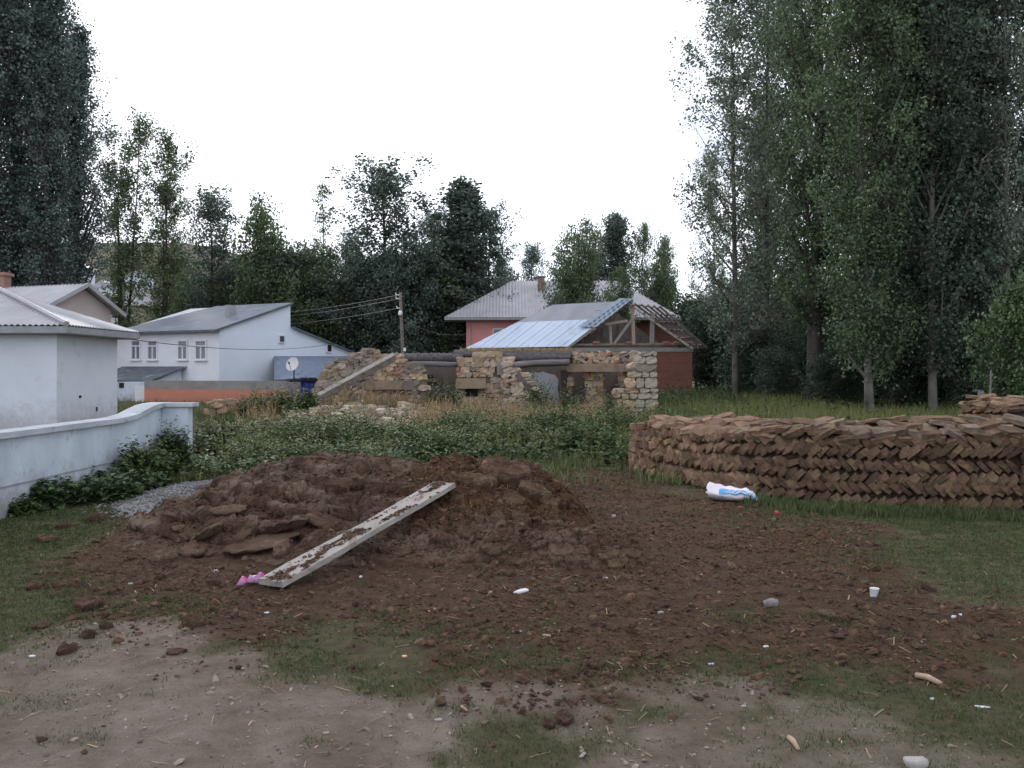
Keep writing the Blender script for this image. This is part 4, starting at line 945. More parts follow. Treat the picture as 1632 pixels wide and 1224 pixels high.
mb.build('fascia', M['darkroof'], wh)
def tfront(px):                      # where a sight column meets the front wall
    k = (px - 816) / F
    return (c0[0] - k * c0[1]) / (k * uf[1] - uf[0])
def tgable(px):
    k = (px - 816) / F
    return (c0[0] - k * c0[1]) / (k * ug[1] - ug[0])
for x0, x1 in [(210, 225), (236, 252), (284, 300), (312, 330)]:
    ta, tb = tfront(x0), tfront(x1); t = (ta + tb) / 2; Yw = (c0 + uf * t)[1]
    zt, zb = PZ(542, Yw), PZ(573.5, Yw)
    window(wh, Wf(t, (zt + zb) / 2) + nf * .01, uf, nf, abs(ta - tb), zt - zb)
for x0, x1, y0, y1 in [(443, 453, 534, 547), (519, 528.5, 548, 562)]:
    ta, tb = tgable(x0), tgable(x1); t = (ta + tb) / 2; Yw = (c0 + ug * t)[1]
    zt, zb = PZ(y0, Yw), PZ(y1, Yw)
    window(wh, Wg(t, (zt + zb) / 2) + ng_ * .03, ug, ng_, abs(ta - tb), zt - zb, False, 'glass' if x0 < 500 else 'dark', False)
c = Wf(1.9, 0) - nf * 2.6; c[2] = zE + 2.6 * sl_ + .25; MB().box(c, (.3, .5, .7), uf, nf, Z3).build('chimney', M['metalgrey'], wh)
# lean-to on the front
la, lb = tfront(298) , tfront(196)
Yl = (c0 + uf * la)[1]; zt = PZ(586, Yl); zb = PZ(609, Yl - 2.2)
A0 = Wf(la, zt) + nf * .02; A1 = Wf(lb, zt) + nf * .02; B0 = Wf(la + .3, zb) + nf * 2.0; B1 = Wf(lb, zb) + nf * 2.0
mb = MB(); mb.prism([B0, B1, A1, A0], (0, 0, .07)); mb.build('lean_to_roof', M['darkroof'], wh)
mb = MB(); q0, q1 = Wf(la + .4, 0) + nf * 1.8, Wf(lb, 0) + nf * 1.8
mb.prism([q0, q1, q1 + Z3 * (zb + .05), q0 + Z3 * (zb + .05)], -nf * .2)
mb.prism([Wf(la + .32, 0) + nf * .05, Wf(la + .36, 0) + nf * 1.58, Wf(la + .36, zb + .06) + nf * 1.58, Wf(la + .32, zt - .06) + nf * .05], uf * .18); mb.build('lean_to_wall', M['white'], wh)
# blue roofed annex on the gable side
ta, tb = tgable(436), tgable(552)
def An(px, py, d): t = tgable(px); Yq = (c0 + ug * t + ng_ * d)[1]; return c0 + ug * t + ng_ * d + Z3 * PZ(py, Yq)
a0, a1 = An(436, 569, .05), An(556, 569, .05)
b0 = P(480, 603, 40.2); b1 = P(572, 603, 45.5); b0l = P(437, 606, 41.4)
mb = MB(); mb.prism([a0, a1, b1, b0], (0, 0, .05)); mb.build('annex_roof', M['bluetin'], wh)
mb = MB(); mb.prism([a0 - Z3 * .01, b0 - Z3 * .01, b0l - Z3 * .01], (0, 0, .045)); mb.build('annex_roof_side', M['bluetin'], wh)
mb = MB(); w0 = b0 * .97 + a0 * .03; w1 = b1 * .97 + a1 * .03
mb.prism([np.array((w0[0], w0[1], .2)), np.array((w1[0], w1[1], .2)), np.array((w1[0], w1[1], b1[2] - .02)), np.array((w0[0], w0[1], b0[2] - .02))], (-.05, .1, 0)); mb.build('annex_wall', M['blue'], wh)
mb = MB(); mb.bar(b0 - Z3 * .05, b1 - Z3 * .05, .1, .14); mb.build('annex_eave', M['dark'], wh)

# satellite dish
dr = empty('satellite_dish', P(467, 605, 38.2), 'round white satellite dish on a post above the orange wall', 'satellite dish')
dc = P(467, 581, 38.2); dn = unit((-.25, -.9, .35)); dx = unit(np.cross(Z3, dn)); dy = np.cross(dn, dx)
vs = []; fs = []
for r_, d_ in [(0, 0), (.12, .01), (.22, .035), (.31, .075)]:
    for k in range(20): a = k * math.pi / 10; vs.append(dc + dx * math.cos(a) * r_ + dy * math.sin(a) * r_ * 1.06 + dn * d_)
for q in range(3):
    for k in range(20): fs.append((q * 20 + k, q * 20 + (k + 1) % 20, (q + 1) * 20 + (k + 1) % 20, (q + 1) * 20 + k))
o = link('reflector', rawmesh('reflector', np.array(vs) - chain(dr), fs, M['dish'], True), dr)
MB().tube([dc - dn * .02, dc - dn * .1 - Z3 * .1, np.array((dc[0], dc[1] + .1, .35))], .03, 6).build('post', M['wire'], dr)
mb = MB(); mb.tube([dc - dy * .3 + dn * .06, dc + dn * .34 - dy * .06], .012, 5); mb.tube([dc + dn * .30 - dy * .07, dc + dn * .40 - dy * .04], .035, 6); mb.build('feed_arm', M['wire'], dr)

# orange and grey wall
ow = empty('orange_wall', (-12.5, 36, .2), 'long low orange wall with bare cement top band before the farmhouse', 'wall')
oa = np.array((PX(230, 37), 37, 0)); ob = np.array((PX(456, 35.6), 35.6, 0)); oc = np.array((PX(479, 36.6), 36.6, 0))
def wseg(a, b, z0, z1, th, m, nm):
    d = unit(b - a); nn = np.array((-d[1], d[0], 0)); mb = MB(); mb.prism([a + Z3 * z0, b + Z3 * z0, b + Z3 * z1, a + Z3 * z1], nn * th); return mb.build(nm, m, ow)
wseg(oa, ob, 0, .88, .2, M['orange'], 'painted_panel'); wseg(oa, ob, .882, 1.19, .19, M['cement'], 'cement_band')
wseg(ob + (.01, .02, 0), oc, 0, 1.19, .2, M['cement'], 'return_panel')
wseg(oa, ob, 1.192, 1.25, .26, M['cement'], 'capping')
# white shed wall left of it
sw = empty('white_shed', (-16.6, 38.5, .2), 'small white shed front with plank door left of the orange wall', 'shed')
a = P(188, 650, 38.5); b = P(229, 650, 38.0); mb = MB(); mb.prism([(a[0], a[1], 0), (b[0], b[1], 0), (b[0], b[1], PZ(609, 38)), (a[0], a[1], PZ(609, 38.5))], (.1, 1.2, 0)); mb.build('wall', M['gwall'], sw)
mb = MB(); mb.box(P(224, 632, 37.94) - np.array((0, 0, 0)), (.5, .05, .95)); mb.build('door', M['wframe'], sw)
mb = MB(); mb.box(P(194, 614, 38.4), (.22, .06, .22)); mb.build('vent', M['dark'], sw)
mb = MB(); mb.box(P(200, 654, 37.6) , (2.2, .3, .3)); mb.build('footing', M['cement'], sw)

# --- pink house
ph = empty('pink_house', (3, 55, .3), 'pink walled house with large grey corrugated hip roof behind the half roofed building', 'house')
Yp = 52.0; ze = PZ(505.5, Yp); xl, xr = PX(743, Yp + .8), PX(1076, Yp + .8)
mb = MB(); mb.box(((xl + xr) / 2, Yp + 4.8, ze / 2), (xr - xl, 8.0, ze - .02)); mb.build('wall', M['pink'], ph)
mbk = bpy.data.materials.new('hollow_brick'); mbk.use_nodes = True
n = mbk.node_tree.nodes; l = mbk.node_tree.links; tb_ = n.new('ShaderNodeTexBrick'); tq = n.new('ShaderNodeTexCoord')
mpg = n.new('ShaderNodeMapping'); mpg.inputs['Rotation'].default_value = (math.radians(90), 0, 0); l.new(tq.outputs['Object'], mpg.inputs['Vector']); l.new(mpg.outputs['Vector'], tb_.inputs['Vector'])
tb_.inputs['Color1'].default_value = (0.22, 0.082, 0.062, 1); tb_.inputs['Color2'].default_value = (0.17, 0.066, 0.052, 1); tb_.inputs['Mortar'].default_value = (0.16, 0.10, 0.085, 1)
tb_.inputs['Scale'].default_value = 1.0; tb_.inputs['Brick Width'].default_value = .3; tb_.inputs['Row Height'].default_value = .2; tb_.inputs['Mortar Size'].default_value = .014
l.new(tb_.outputs['Color'], n['Principled BSDF'].inputs['Base Color']); n['Principled BSDF'].inputs['Roughness'].default_value = .95
M['brick'] = mbk
bx0 = PX(960, Yp + .7); mb = MB(); mb.box(((bx0 + xr) / 2 + .01, Yp + .74, ze / 2), (xr - bx0 + .04, .1, ze - .04)); mb.build('brick_panel', M['brick'], ph)
eL, eR = PX(708, Yp), PX(1085, Yp); Yb = Yp + 9.6; rl, rr_ = PX(816, Yp + 4.6), PX(985, Yp + 4.6); zr = PZ(447, Yp + 4.6)
E = [np.array((eL, Yp, ze)), np.array((eR, Yp, ze)), np.array((eR, Yb, ze)), np.array((eL, Yb, ze))]; R0, R1 = np.array((rl, Yp + 4.8, zr)), np.array((rr_, Yp + 4.8, zr))
corrug([E[0], E[1], R1, R0], (1, 0, 0), (0, 4.8, zr - ze), .2, .022, 'roof', M['oldzinc'] if 'oldzinc' in M else M['zinc'], ph)
corrug([E[1], E[2], R1], (0, 1, 0), R1 - (E[1] + E[2]) / 2, .2, .022, 'roof_end', M['zinc'], ph)
corrug([E[3], E[0], R0], (0, 1, 0), R0 - (E[0] + E[3]) / 2, .2, .022, 'roof_end', M['zinc'], ph)
corrug([E[3], E[2], R1, R0], (1, 0, 0), R0 - E[3], .2, .022, 'roof_back', M['zinc'], ph)
mb = MB(); mb.box(((eL + eR) / 2, Yp + .02, ze - .09), (eR - eL, .04, .15)); mb.box((eL + .02, (Yp + Yb) / 2, ze - .092), (.04, Yb - Yp - .1, .148)); mb.box((eR - .02, (Yp + Yb) / 2, ze - .092), (.04, Yb - Yp - .1, .148)); mb.box(((eL + eR) / 2, (Yp + Yb) / 2, ze - .17), (eR - eL - .1, Yb - Yp - .1, .02)); mb.build('fascia', M['fascia'], ph)
c = P(862.5, 460, Yp + 3.6); MB().box((c[0], c[1], PZ(444, c[1]) - .9), (.45, .45, 1.8)).build('chimney', M['brickred'], ph); MB().box((c[0], c[1], PZ(442, c[1]) + .03), (.6, .6, .10)).build('chimney_cap', M['cement'], ph)
c = P(795, 529, Yp + .8); window(ph, c - np.array((0, .02, 0)), (1, 0, 0), (0, -1, 0), .75, .42, False, 'curtain', False)
MB().tube([P(749, 512, Yp + .72), P(749, 560, Yp + .72)], .035, 6).build('downpipe', M['pinkgable'], ph)

# --- half roofed brick building
hb2 = empty('half_roofed_building', (4.5, 43, .35), 'unfinished brick building with pale metal sheets on one slope and bare rafters', 'building')
ax = np.array((-5.2, 3.6, 0)); axu = unit(ax); y0_ = 42.0
ze2 = PZ(553, y0_); gl = np.array((PX(905, y0_), y0_, ze2)); gr_ = np.array((PX(1108, y0_), y0_, ze2)); ap = np.array((PX(1000, y0_), y0_, PZ(480, y0_)))
rb = ze2 - .03
mb = MB(); mb.prism([(gl[0] + .35, y0_ + .2, -.1), (gr_[0] - .1, y0_ + .2, -.1), (gr_[0] - .1, y0_ + .2, rb - .2), (gl[0] + .35, y0_ + .2, rb - .2)], ax * 1.0 + np.array((0, 0, 0))); mb.build('brick_wall', M['brick'], hb2)
mb = MB(); mb.prism([(gl[0] + .30, y0_ + .16, rb - .198), (gr_[0] - .06, y0_ + .16, rb - .198), (gr_[0] - .06, y0_ + .16, rb), (gl[0] + .30, y0_ + .16, rb)], ax * .98); mb.build('ring_beam', M['cement'], hb2)
e1 = gl + ax; rg1 = ap + axu * 4.3; N_ = 15
bdir = ap - gl
up = bdir / np.linalg.norm(bdir)
nsl = unit(np.cross(-axu, bdir)); nsl = nsl if nsl[2] > 0 else -nsl
for i in range(N_):                   # new sheets, lower part of the slope
    fa, fb = i / N_, (i + 1) / N_
    p0, p1 = gl + ax * fa, gl + ax * (fb + .006)
    k = .60; hipf = lambda f_: 1.0 if np.linalg.norm(ax) * f_ < 4.3 else max(0.02, (1 - f_) / (1 - 4.3 / np.linalg.norm(ax)))
    k0, k1 = min(k, hipf(fa)), min(k, hipf(min(fb, 1)))
    o_ = nsl * (.03 + .006 * (i % 2))
    mb = MB(); mb.prism([p0 + o_, p1 + o_, p1 + bdir * k1 + o_, p0 + bdir * k0 + o_], nsl * .01); mb.bar(p0 + o_ + nsl * .012, p0 + bdir * k0 + o_ + nsl * .012, .035, .02, nsl); mb.build('roof_sheet', M['newtin'], hb2)
mb = MB(); q_ = nsl * .012
mb.prism([gl + bdir * .5 + ax * .10 + q_, gl + bdir * .5 + ax * .86 + q_, ap + ax * (4.3 / np.linalg.norm(ax)) + q_ * 1.1, ap + ax * .02 + q_], nsl * .012); mb.build('old_roof_sheet', M['oldtin'], hb2)
# loose blue corrugated sheets along the rake
for i in range(3):
    s0 = gl + bdir * .40 + ax * (-.045 + .045 * i) + nsl * (.10 + .03 * i); s1 = gl + bdir * (1.02) + ax * (-.045 + .03 * i) + nsl * (.12 + .03 * i)
    corrug([s0, s0 + ax * .075, s1 + ax * .055, s1], axu, s1 - s0, .19, .016, 'loose_roof_sheet', M['bluesheet'], hb2)
mb = MB(); h0 = gl + ax; mb.prism([h0, h0 + np.array((6.0, 0, 0)), ap + axu * 4.3], (0, 0, .02)); mb.build('hip_slope', M['oldtin'], hb2)
# timber: rafters on both slopes, purlins, posts, brace
def timber(a, b, w_=.09, h_=.11, nm='rafter', m='wood'): return MB().bar(a, b, w_, h_).build(nm, M[m], hb2)
bd2 = ap - gr_
ax2 = np.array((2.3, 4.2, .15))
for i, f_ in enumerate((0, .2, .4, .6, .8, 1.0)):
    timber(gr_ * .97 + gl * .03 - np.array((2.2, 0, 0)) * 0 + ax2 * f_ * .55 + np.array((.05, 0, -.08)), ap + ax2 * f_ - Z3 * .09, .07, .11, 'rafter', 'darkwood' if i else 'wood')
timber(gl + np.array((-.1, .02, -.10)), ap + np.array((0, .02, -.10)), .08, .13)
timber(gl + ax * .16 + np.array((0, 0, -.10)), ap + ax * .16 - Z3 * .10, .07, .11, 'rafter', 'darkwood')
for i in range(6):                    # short pale boards imitating purlins lit between the dark rafters
    f_ = .03 + i * .175
    for q in range(5):
        if random.random() < .22: continue
        g0_ = q * .2 - .06; a_ = gr_ * .97 + gl * .03 + ax2 * g0_ * .55; a_ = a_ + (ap + ax2 * g0_ - a_) * f_ + Z3 * (.02 + random.uniform(-.03, .03))
        g1_ = g0_ + .15; b_ = gr_ * .97 + gl * .03 + ax2 * g1_ * .55; b_ = b_ + (ap + ax2 * g1_ - b_) * f_ + Z3 * .02
        timber(a_, b_ * .75 + a_ * .25, .10, .045, 'purlin', 'freshwood')
for i in range(5):
    f_ = .40 + i * .14; s0 = gl + bdir * f_ - Z3 * .03
    timber(s0 - axu * .25, s0 + axu * 1.2, .10, .05, 'purlin', 'freshwood')
def post(px, pt, pb, dy_=.12, m='wood', w_=.13): timber(P(px, pt, y0_ + dy_), P(px + random.uniform(-2, 2), pb, y0_ + dy_), w_, w_, 'post', m)
post(972, 515, 549, .25); post(1008, 487, 549, .1, 'freshwood', .15); post(1040, 500, 549, .3, 'wood', .2)
post(959, 524, 549, .7, 'darkwood'); post(939, 533, 549, .5, 'darkwood', .09); post(984, 512, 549, 1.2, 'darkwood'); post(930, 540, 549, .4, 'darkwood', .08)
timber(P(978, 549, y0_ + .05), P(1008, 508, y0_ + .02), .09, .12, 'brace', 'wood')
timber(P(965, 517, y0_ + .15), P(1000, 511, y0_ + .15), .08, .12, 'tie_beam', 'freshwood')
mb = MB(); mb.bar(P(906, 549.5, y0_ + .3), P(1100, 547.5, y0_ + .3), .12, .10); mb.build('wall_plate', M['freshwood'], hb2)
for px in (950, 1003, 1062, 1078, 1095): MB().box(P(px, 545.5, y0_ + .2), (random.uniform(.25, .5), .2, .10)).build('loose_brick', M['brickred'], hb2)
MB().prism([np.array((gl[0] + .6, y0_ + 2.2, rb)), np.array((ap[0] + 2.6, y0_ + 3.4, rb)), np.array((ap[0] + .8, y0_ + 3.4, ap[2] - 1.0)), np.array((ap[0] - .3, y0_ + 2.9, ap[2] - .3))], (0, .08, 0)).build('loft_boarding', M['darkwood'], hb2)

# ------------------------------------------------------------------ ruined stone house
ru = empty('ruined_stone_house', (PX(780, 29), 29, .35), 'roofless ruined house of rubble stone walls with logs and an earth roof edge', 'ruin')
def stone_mesh(seed, m, rough=.16):
    r = random.Random(seed); vs = []; fs = []
    X = (-.5, 0, .5); Yq = (-.5, .5); Zq = (-.5, 0, .5); ids = {}
    def vid(i, j, k):
        if (i, j, k) not in ids:
            cx, cy, cz = X[i], Yq[j], Zq[k]; nb_ = (i != 1) + (k != 1)
            sh = .86 if nb_ == 2 else 1.0
            ids[(i, j, k)] = len(vs); vs.append((cx * sh + r.uniform(-rough, rough) * .5, cy * (1 if nb_ < 2 else .9) + r.uniform(-rough, rough) * .4, cz * sh + r.uniform(-rough, rough) * .5))
        return ids[(i, j, k)]
    for i in range(2):
        for k in range(2):
            fs.append((vid(i, 0, k), vid(i + 1, 0, k), vid(i + 1, 0, k + 1), vid(i, 0, k + 1))); fs.append((vid(i, 1, k + 1), vid(i + 1, 1, k + 1), vid(i + 1, 1, k), vid(i, 1, k)))
    for k in range(2):
        fs.append((vid(0, 1, k), vid(0, 0, k), vid(0, 0, k + 1), vid(0, 1, k + 1))); fs.append((vid(2, 0, k), vid(2, 1, k), vid(2, 1, k + 1), vid(2, 0, k + 1)))
    for i in range(2):
        fs.append((vid(i, 0, 2), vid(i + 1, 0, 2), vid(i + 1, 1, 2), vid(i, 1, 2))); fs.append((vid(i, 1, 0), vid(i + 1, 1, 0), vid(i + 1, 0, 0), vid(i, 0, 0)))
    return rawmesh('stone', np.array(vs), fs, m)
ST = {k: [stone_mesh(i * 7 + j, M[k], .20 if k != 'ashlar' else .07) for i in range(6)] for j, k in enumerate(('stone_tan', 'stone_grey', 'stone_pale', 'stone_red', 'ashlar'))}
NST = [0]; STL = []
def stone(c, ux, uz, s, kind, yaw=0.0, roll=0.0):
    ux = unit(ux); uz = unit(uz); uy = np.cross(uz, ux)
    a, b = math.cos(roll), math.sin(roll); ux2, uz2 = ux * a + uz * b, uz * a - ux * b
    a, b = math.cos(yaw), math.sin(yaw); ux3, uy3 = ux2 * a + uy * b, uy * a - ux2 * b
    NST[0] += 1
    STL.append((s[0] * s[2], ST[kind][random.randrange(6)], frame(c, ux3, uy3, uz2, s), kind))
def pick(mix): return random.choices([m for m, _ in mix], [w_ for _, w_ in mix])[0]
def core(cols, u0, u, nrm, th, m, nm):
    mb = MB()
    for (a, b, z0, z1) in cols:
        c = u0 + u * ((a + b) / 2) - nrm * (th / 2) + Z3 * ((z0 + z1) / 2); mb.box(c, (b - a, th, z1 - z0), u, nrm, Z3)
    return mb.build(nm, m, ru)
def rubble(px0, px1, Ya, Yb, top, base, hc, wm, mix, holes=(), th=.3, jit=.35, z_off=0.0, corem='mortar', cth=.35):
    """rubble face between two sight columns; top(px), base(px) in picture rows, holes as (px0,px1,py0,py1)"""
    a = np.array((PX(px0, Ya), Ya, 0)); b = np.array((PX(px1, Yb), Yb, 0)); Ln = np.linalg.norm(b - a); u = (b - a) / Ln; nrm = np.array((u[1], -u[0], 0))
    def pxy(t, z): p = a + u * t; return 816 + F * p[0] / p[1], HZ + (EYE - z) * F / p[1]
    cols = []; st = .12; t = 0.0
    while t < Ln - 1e-3:
        t2 = min(t + st, Ln); tm = (t + t2) / 2; pm, _ = pxy(tm, 0); Yq = (a + u * tm)[1]
        z1 = PZ(top(pm), Yq) - .10; z0 = PZ(base(pm), Yq)
        segs = [(z0, z1)]
        for h0, h1, g0, g1 in holes:
            if h0 < pm < h1:
                ha, hb_ = PZ(g1, Yq), PZ(g0, Yq); ns = []
                for s0, s1 in segs:
                    if ha > s0: ns.append((s0, min(s1, ha)))
                    if hb_ < s1: ns.append((max(s0, hb_), s1))
                segs = ns
        for s0, s1 in segs:
            if s1 - s0 > .03: cols.append((t, t2, s0, s1))
        t = t2
    core(cols, a - nrm * .07, u, nrm, cth, M[corem], 'wall_core')
    zc = -0.1
    while zc < 3.2:
        h_ = hc * random.uniform(.8, 1.25); t = random.uniform(-.1, 0.02)
        while t < Ln:
            w_ = wm * random.uniform(.6, 1.5); tm = t + w_ / 2; zz_ = zc + h_ / 2 + random.uniform(-.25, .25) * hc * jit
            pm, pyq = pxy(tm, zz_)
            ok = top(pm) - 2.5 + 6 * (float(vn(tm * 3.1 + px0, 2.2, 17)) - .5) < pyq < base(pm) and tm < Ln + .05
            for h0, h1, g0, g1 in holes:
                if h0 - 1 < pm < h1 + 1 and g0 < pyq < g1: ok = False
            if ok:
                c = a + u * tm + nrm * random.uniform(-.03, .05) - nrm * th * .3 + Z3 * zz_
                stone(c, u, Z3, (w_ * 1.06, th, h_ * random.uniform(.95, 1.2)), pick(mix), random.uniform(-.12, .12), random.uniform(-.16, .16) * jit * 2)
            t += w_
        zc += h_
ipl = lambda pts: (lambda px: float(np.interp(px, [p[0] for p in pts], [p[1] for p in pts])))
TAN = [('stone_tan', 8), ('stone_pale', 1.3), ('stone_grey', 1.2), ('stone_red', .8)]; GRY = [('stone_grey', 6), ('stone_tan', 2), ('stone_pale', 1.2), ('stone_red', .4)]; PAL = [('stone_pale', 5), ('stone_tan', 2), ('stone_grey', 1)]
# left stump: ragged stepped wall
rubble(506, 590, 28.2, 29.6, ipl([(506, 632), (512, 612), (520, 590), (540, 580), (556, 570), (580, 564), (592, 562)]), lambda p: 655, .20, .30, GRY, jit=.6, th=.4)
# wall A behind the slanting beam, with a mud lintel band and a ragged right end
rubble(586, 652, 29.6, 29.4, ipl([(586, 563), (640, 566), (648, 572), (652, 580)]), lambda p: 662, .16, .22, TAN, holes=[(583, 644, 606, 621)])
rubble(646, 672, 29.2, 29.0, ipl([(646, 584), (652, 578), (660, 584), (666, 590), (672, 606)]), lambda p: 650, .17, .30, [('stone_pale', 3), ('stone_grey', 3), ('stone_tan', 2)], jit=.6, th=.4)
MB().bar(P(584, 613.5, 29.45), P(645, 613.5, 29.3), .3, .31).build('lintel', M['mud'], ru)
MB().bar(P(645.5, 614, 29.2), P(668, 614, 29.1), .3, .30).build('lintel', M['greymud'], ru)
# recess between A and B: grey mud back wall, log and earth roof edge
def slabwall(px0, px1, py0, py1, Y, th, m, nm): c = (P(px0, py0, Y) + P(px1, py1, Y)) / 2; return MB().box(c + np.array((0, th / 2, 0)), (abs(PX(px1, Y) - PX(px0, Y)), th, abs(PZ(py0, Y) - PZ(py1, Y)))).build(nm, M[m], ru)
slabwall(640, 735, 575, 672, 32.0, .3, 'greymud', 'mud_wall')
slabwall(652, 700, 603, 609, 31.9, .08, 'mud', 'lintel')
slabwall(655, 690, 598, 603, 31.92, .05, 'dark', 'gap_dark_strip')  # dark strip standing for the shade of a gap above the lintel
def loggy(px0, py0, px1, py1, Y0, Y1, r): 
    a = P(px0, py0, Y0); b = P(px1, py1, Y1); pts = [a + (b - a) * t + np.array((0, 0, .02 * math.sin(t * 5))) for t in np.linspace(0, 1, 7)]
    return MB().tube(pts, [r * (1 + .06 * math.sin(i * 2.1)) for i in range(7)], 10).build('log', M['log'], ru, True)
loggy(644, 581, 733, 580, 29.8, 29.9, .095)
loggy(818, 581.5, 907, 575.5, 29.2, 29.6, .10)
loggy(820, 583.5, 905, 578, 29.9, 30.2, .09)
def earth(px0, px1, t0, t1, b0, b1, Y0, Y1, dep):
    k = 60; vs = []; fs = []; ds = np.linspace(0, 1, 7)
    for i in range(k + 1):
        f_ = i / k; px = px0 + (px1 - px0) * f_; Yq = Y0 + (Y1 - Y0) * f_
        zt = PZ(t0 + (t1 - t0) * f_, Yq); zb_ = PZ(b0 + (b1 - b0) * f_, Yq); x_ = PX(px, Yq)
        nzv = float(vn(i * .35, 1.5, 5)) - .5; nz2 = float(vn(i * .9, 2.5, 8)) - .5
        sec = [(.02, zb_), (-.08 + .10 * nz2, zb_ + (zt - zb_) * .3), (-.06 + .12 * nzv, zb_ + (zt - zb_) * .65), (.06 + .1 * nz2, zt - .03 + .07 * nzv), (dep * .4, zt + .04 + .10 * nz2), (dep, zt + .02), (dep, zb_)]
        vs += [(x_, Yq + d_, z_) for d_, z_ in sec]
    for i in range(k):
        for j in range(7): fs.append((i * 7 + j, (i + 1) * 7 + j, (i + 1) * 7 + (j + 1) % 7, i * 7 + (j + 1) % 7))
    fs.append(tuple(range(7))); fs.append(tuple(k * 7 + j for j in range(6, -1, -1)))
    mb = MB(); mb.add(vs, fs); return mb.build('earth_roof', M['earthroof'], ru, True)
earth(630, 738, 564, 564, 578, 578, 29.9, 30.0, .9)
earth(722, 912, 559, 561, 571, 569, 30.3, 30.0, .7)
earth(782, 910, 563.5, 566, 580, 573, 29.5, 29.7, .5)
# wall B with small window and its collapsed right slope
rubble(730, 815, 29.4, 29.3, ipl([(730, 572), (742, 568), (770, 563), (800, 566), (812, 570), (818, 580)]), lambda p: 672, .165, .215, TAN, holes=[(728, 777, 603, 619), (740, 761, 617, 632), (793, 806, 577, 597)])
MB().bar(P(727, 611, 29.2), P(774.5, 611, 29.15), .3, .35).build('lintel', M['mud'], ru)
slabwall(738, 763, 618.5, 634, 29.5, .05, 'dark', 'opening_dark_sheet')  # dark sheet standing for the shade inside the small window
MB().box(P(798.5, 587, 29.3), (.28, .25, .46)).build('squared_block', ST['ashlar'][0].materials[0] if False else M['cement'], ru)
rubble(806, 868, 29.0, 28.2, ipl([(806, 585), (818, 583), (832, 598), (845, 620), (858, 640), (868, 655)]), lambda p: 676, .17, .27, PAL, jit=.9, th=.5)
MB().bar(P(824, 596, 28.5), P(860, 640, 28.3), .16, .16).build('leaning_beam', M['darkwood'], ru)
MB().bar(P(829, 610, 28.2), P(834, 618, 28.15), .10, .06).build('loose_board', M['freshwood'], ru)
# whitewashed back wall of the middle room
slabwall(826, 912, 584, 676, 32.2, .3, 'greymud', 'mud_wall')
mb = MB(); pl = [(843, 597), (850, 592), (860, 594), (866, 592), (876, 596), (884, 597), (890, 605), (889, 620), (893, 645), (845, 648), (841, 625)]
mb.prism([P(x_, y_, 32.15) for x_, y_ in pl], (0, .03, 0)); mb.build('limewash_patch', M['limewash'], ru)
slabwall(893, 911, 590, 676, 31.2, .3, 'greymud', 'mud_wall')
# wall C with two door openings, lintel band and jumbled top course
rubble(906, 1012, 30.6, 30.4, lambda p: 592.5, lambda p: 676, .17, .22, TAN, holes=[(911, 933, 590, 645), (963, 991, 590, 660)], cth=.5)
MB().bar(P(904, 586, 30.35), P(1012, 586, 30.2), .5, .29).build('lintel', M['mud'], ru)
for px0, px1 in ((909, 935), (961, 993)):
    slabwall(px0, px1, 591, 665, 31.9, .1, 'greymud', 'mud_wall')
slabwall(985, 992, 594, 640, 31.7, .06, 'brickred', 'door_jamb')
MB().bar(P(980, 613, 31.6), P(993, 613, 31.6), .06, .05).build('door_rail', M['wood'], ru)
for row, (py_, dy_) in enumerate(((577, 0), (571, .06), (566, .14), (564, .3))):
    px = 906 + random.uniform(0, 5)
    while px < 1018:
        w_ = random.uniform(.16, .36); c = P(px + w_ / 2 * F / 30.3, py_ + random.uniform(-1.5, 1.5), 30.25 + dy_)
        stone(c, (1, random.uniform(-.3, .3), 0), Z3, (w_, random.uniform(.22, .35), random.uniform(.10, .19)), pick([('stone_tan', 3), ('stone_pale', 2.2), ('stone_grey', 2), ('stone_red', 1)]), random.uniform(-.5, .5), random.uniform(-.5, .5))
        px += w_ * F / 30.3 * .93
core([(0, PX(1014, 30.5) - PX(906, 30.5), PZ(580, 30.5), PZ(567, 30.5))], np.array((PX(906, 30.5), 30.5, 0)), np.array((1, 0, 0)), np.array((0, -1, 0)), .5, M['mortar'], 'wall_core')
# dressed corner: courses of squared blocks, stepped back on the left
Yc = 27.6
crs = [(560, 567.5, [(1021, 1040), (1040.6, 1047)]), (568, 580, [(1017, 1029), (1029.6, 1047)]), (580.6, 592, [(1013, 1047.3)]), (592.6, 601.5, [(1003, 1023), (1023.6, 1035), (1035.6, 1048)]), (602, 618.5, [(998, 1013), (1013.6, 1027), (1027.6, 1048.5)]), (619, 626, [(979, 996), (996.6, 1019), (1019.6, 1036), (1036.6, 1049)]),
       (622, 634.5, [(977, 990)]), (626.6, 636, [(990.6, 1003), (1003.6, 1016), (1016.6, 1037.5), (1038, 1049)]), (636.6, 650, [(982, 991), (991.6, 1012), (1012.6, 1028), (1028.6, 1049.5)]), (650.6, 656, [(988, 1003), (1003.6, 1026), (1026.6, 1037), (1037.6, 1049.5)]), (656.6, 668, [(996, 1018), (1018.6, 1037), (1037.6, 1049.8)]), (668.6, 680, [(990, 1008), (1008.6, 1024), (1024.6, 1036), (1036.6, 1050)])]
for y0q, y1q, bl in crs:
    for x0q, x1q in bl:
        c = (P(x0q, y0q, Yc) + P(x1q, y1q, Yc)) / 2; w_ = PX(x1q, Yc) - PX(x0q, Yc); h_ = PZ(y0q, Yc) - PZ(y1q, Yc)
        edge = x0q < 1000
        kd = 'stone_tan' if (edge and random.random() < .6) else 'ashlar'
        if y0q == 580.6: kd = 'stone_grey'
        c[1] += .24 + random.uniform(-.02, .02)
        stone(c, (1, 0, 0), Z3, (w_ * 1.0, .5, h_ * 1.0), kd, 0, random.uniform(-.03, .03) * (3 if edge else 1))
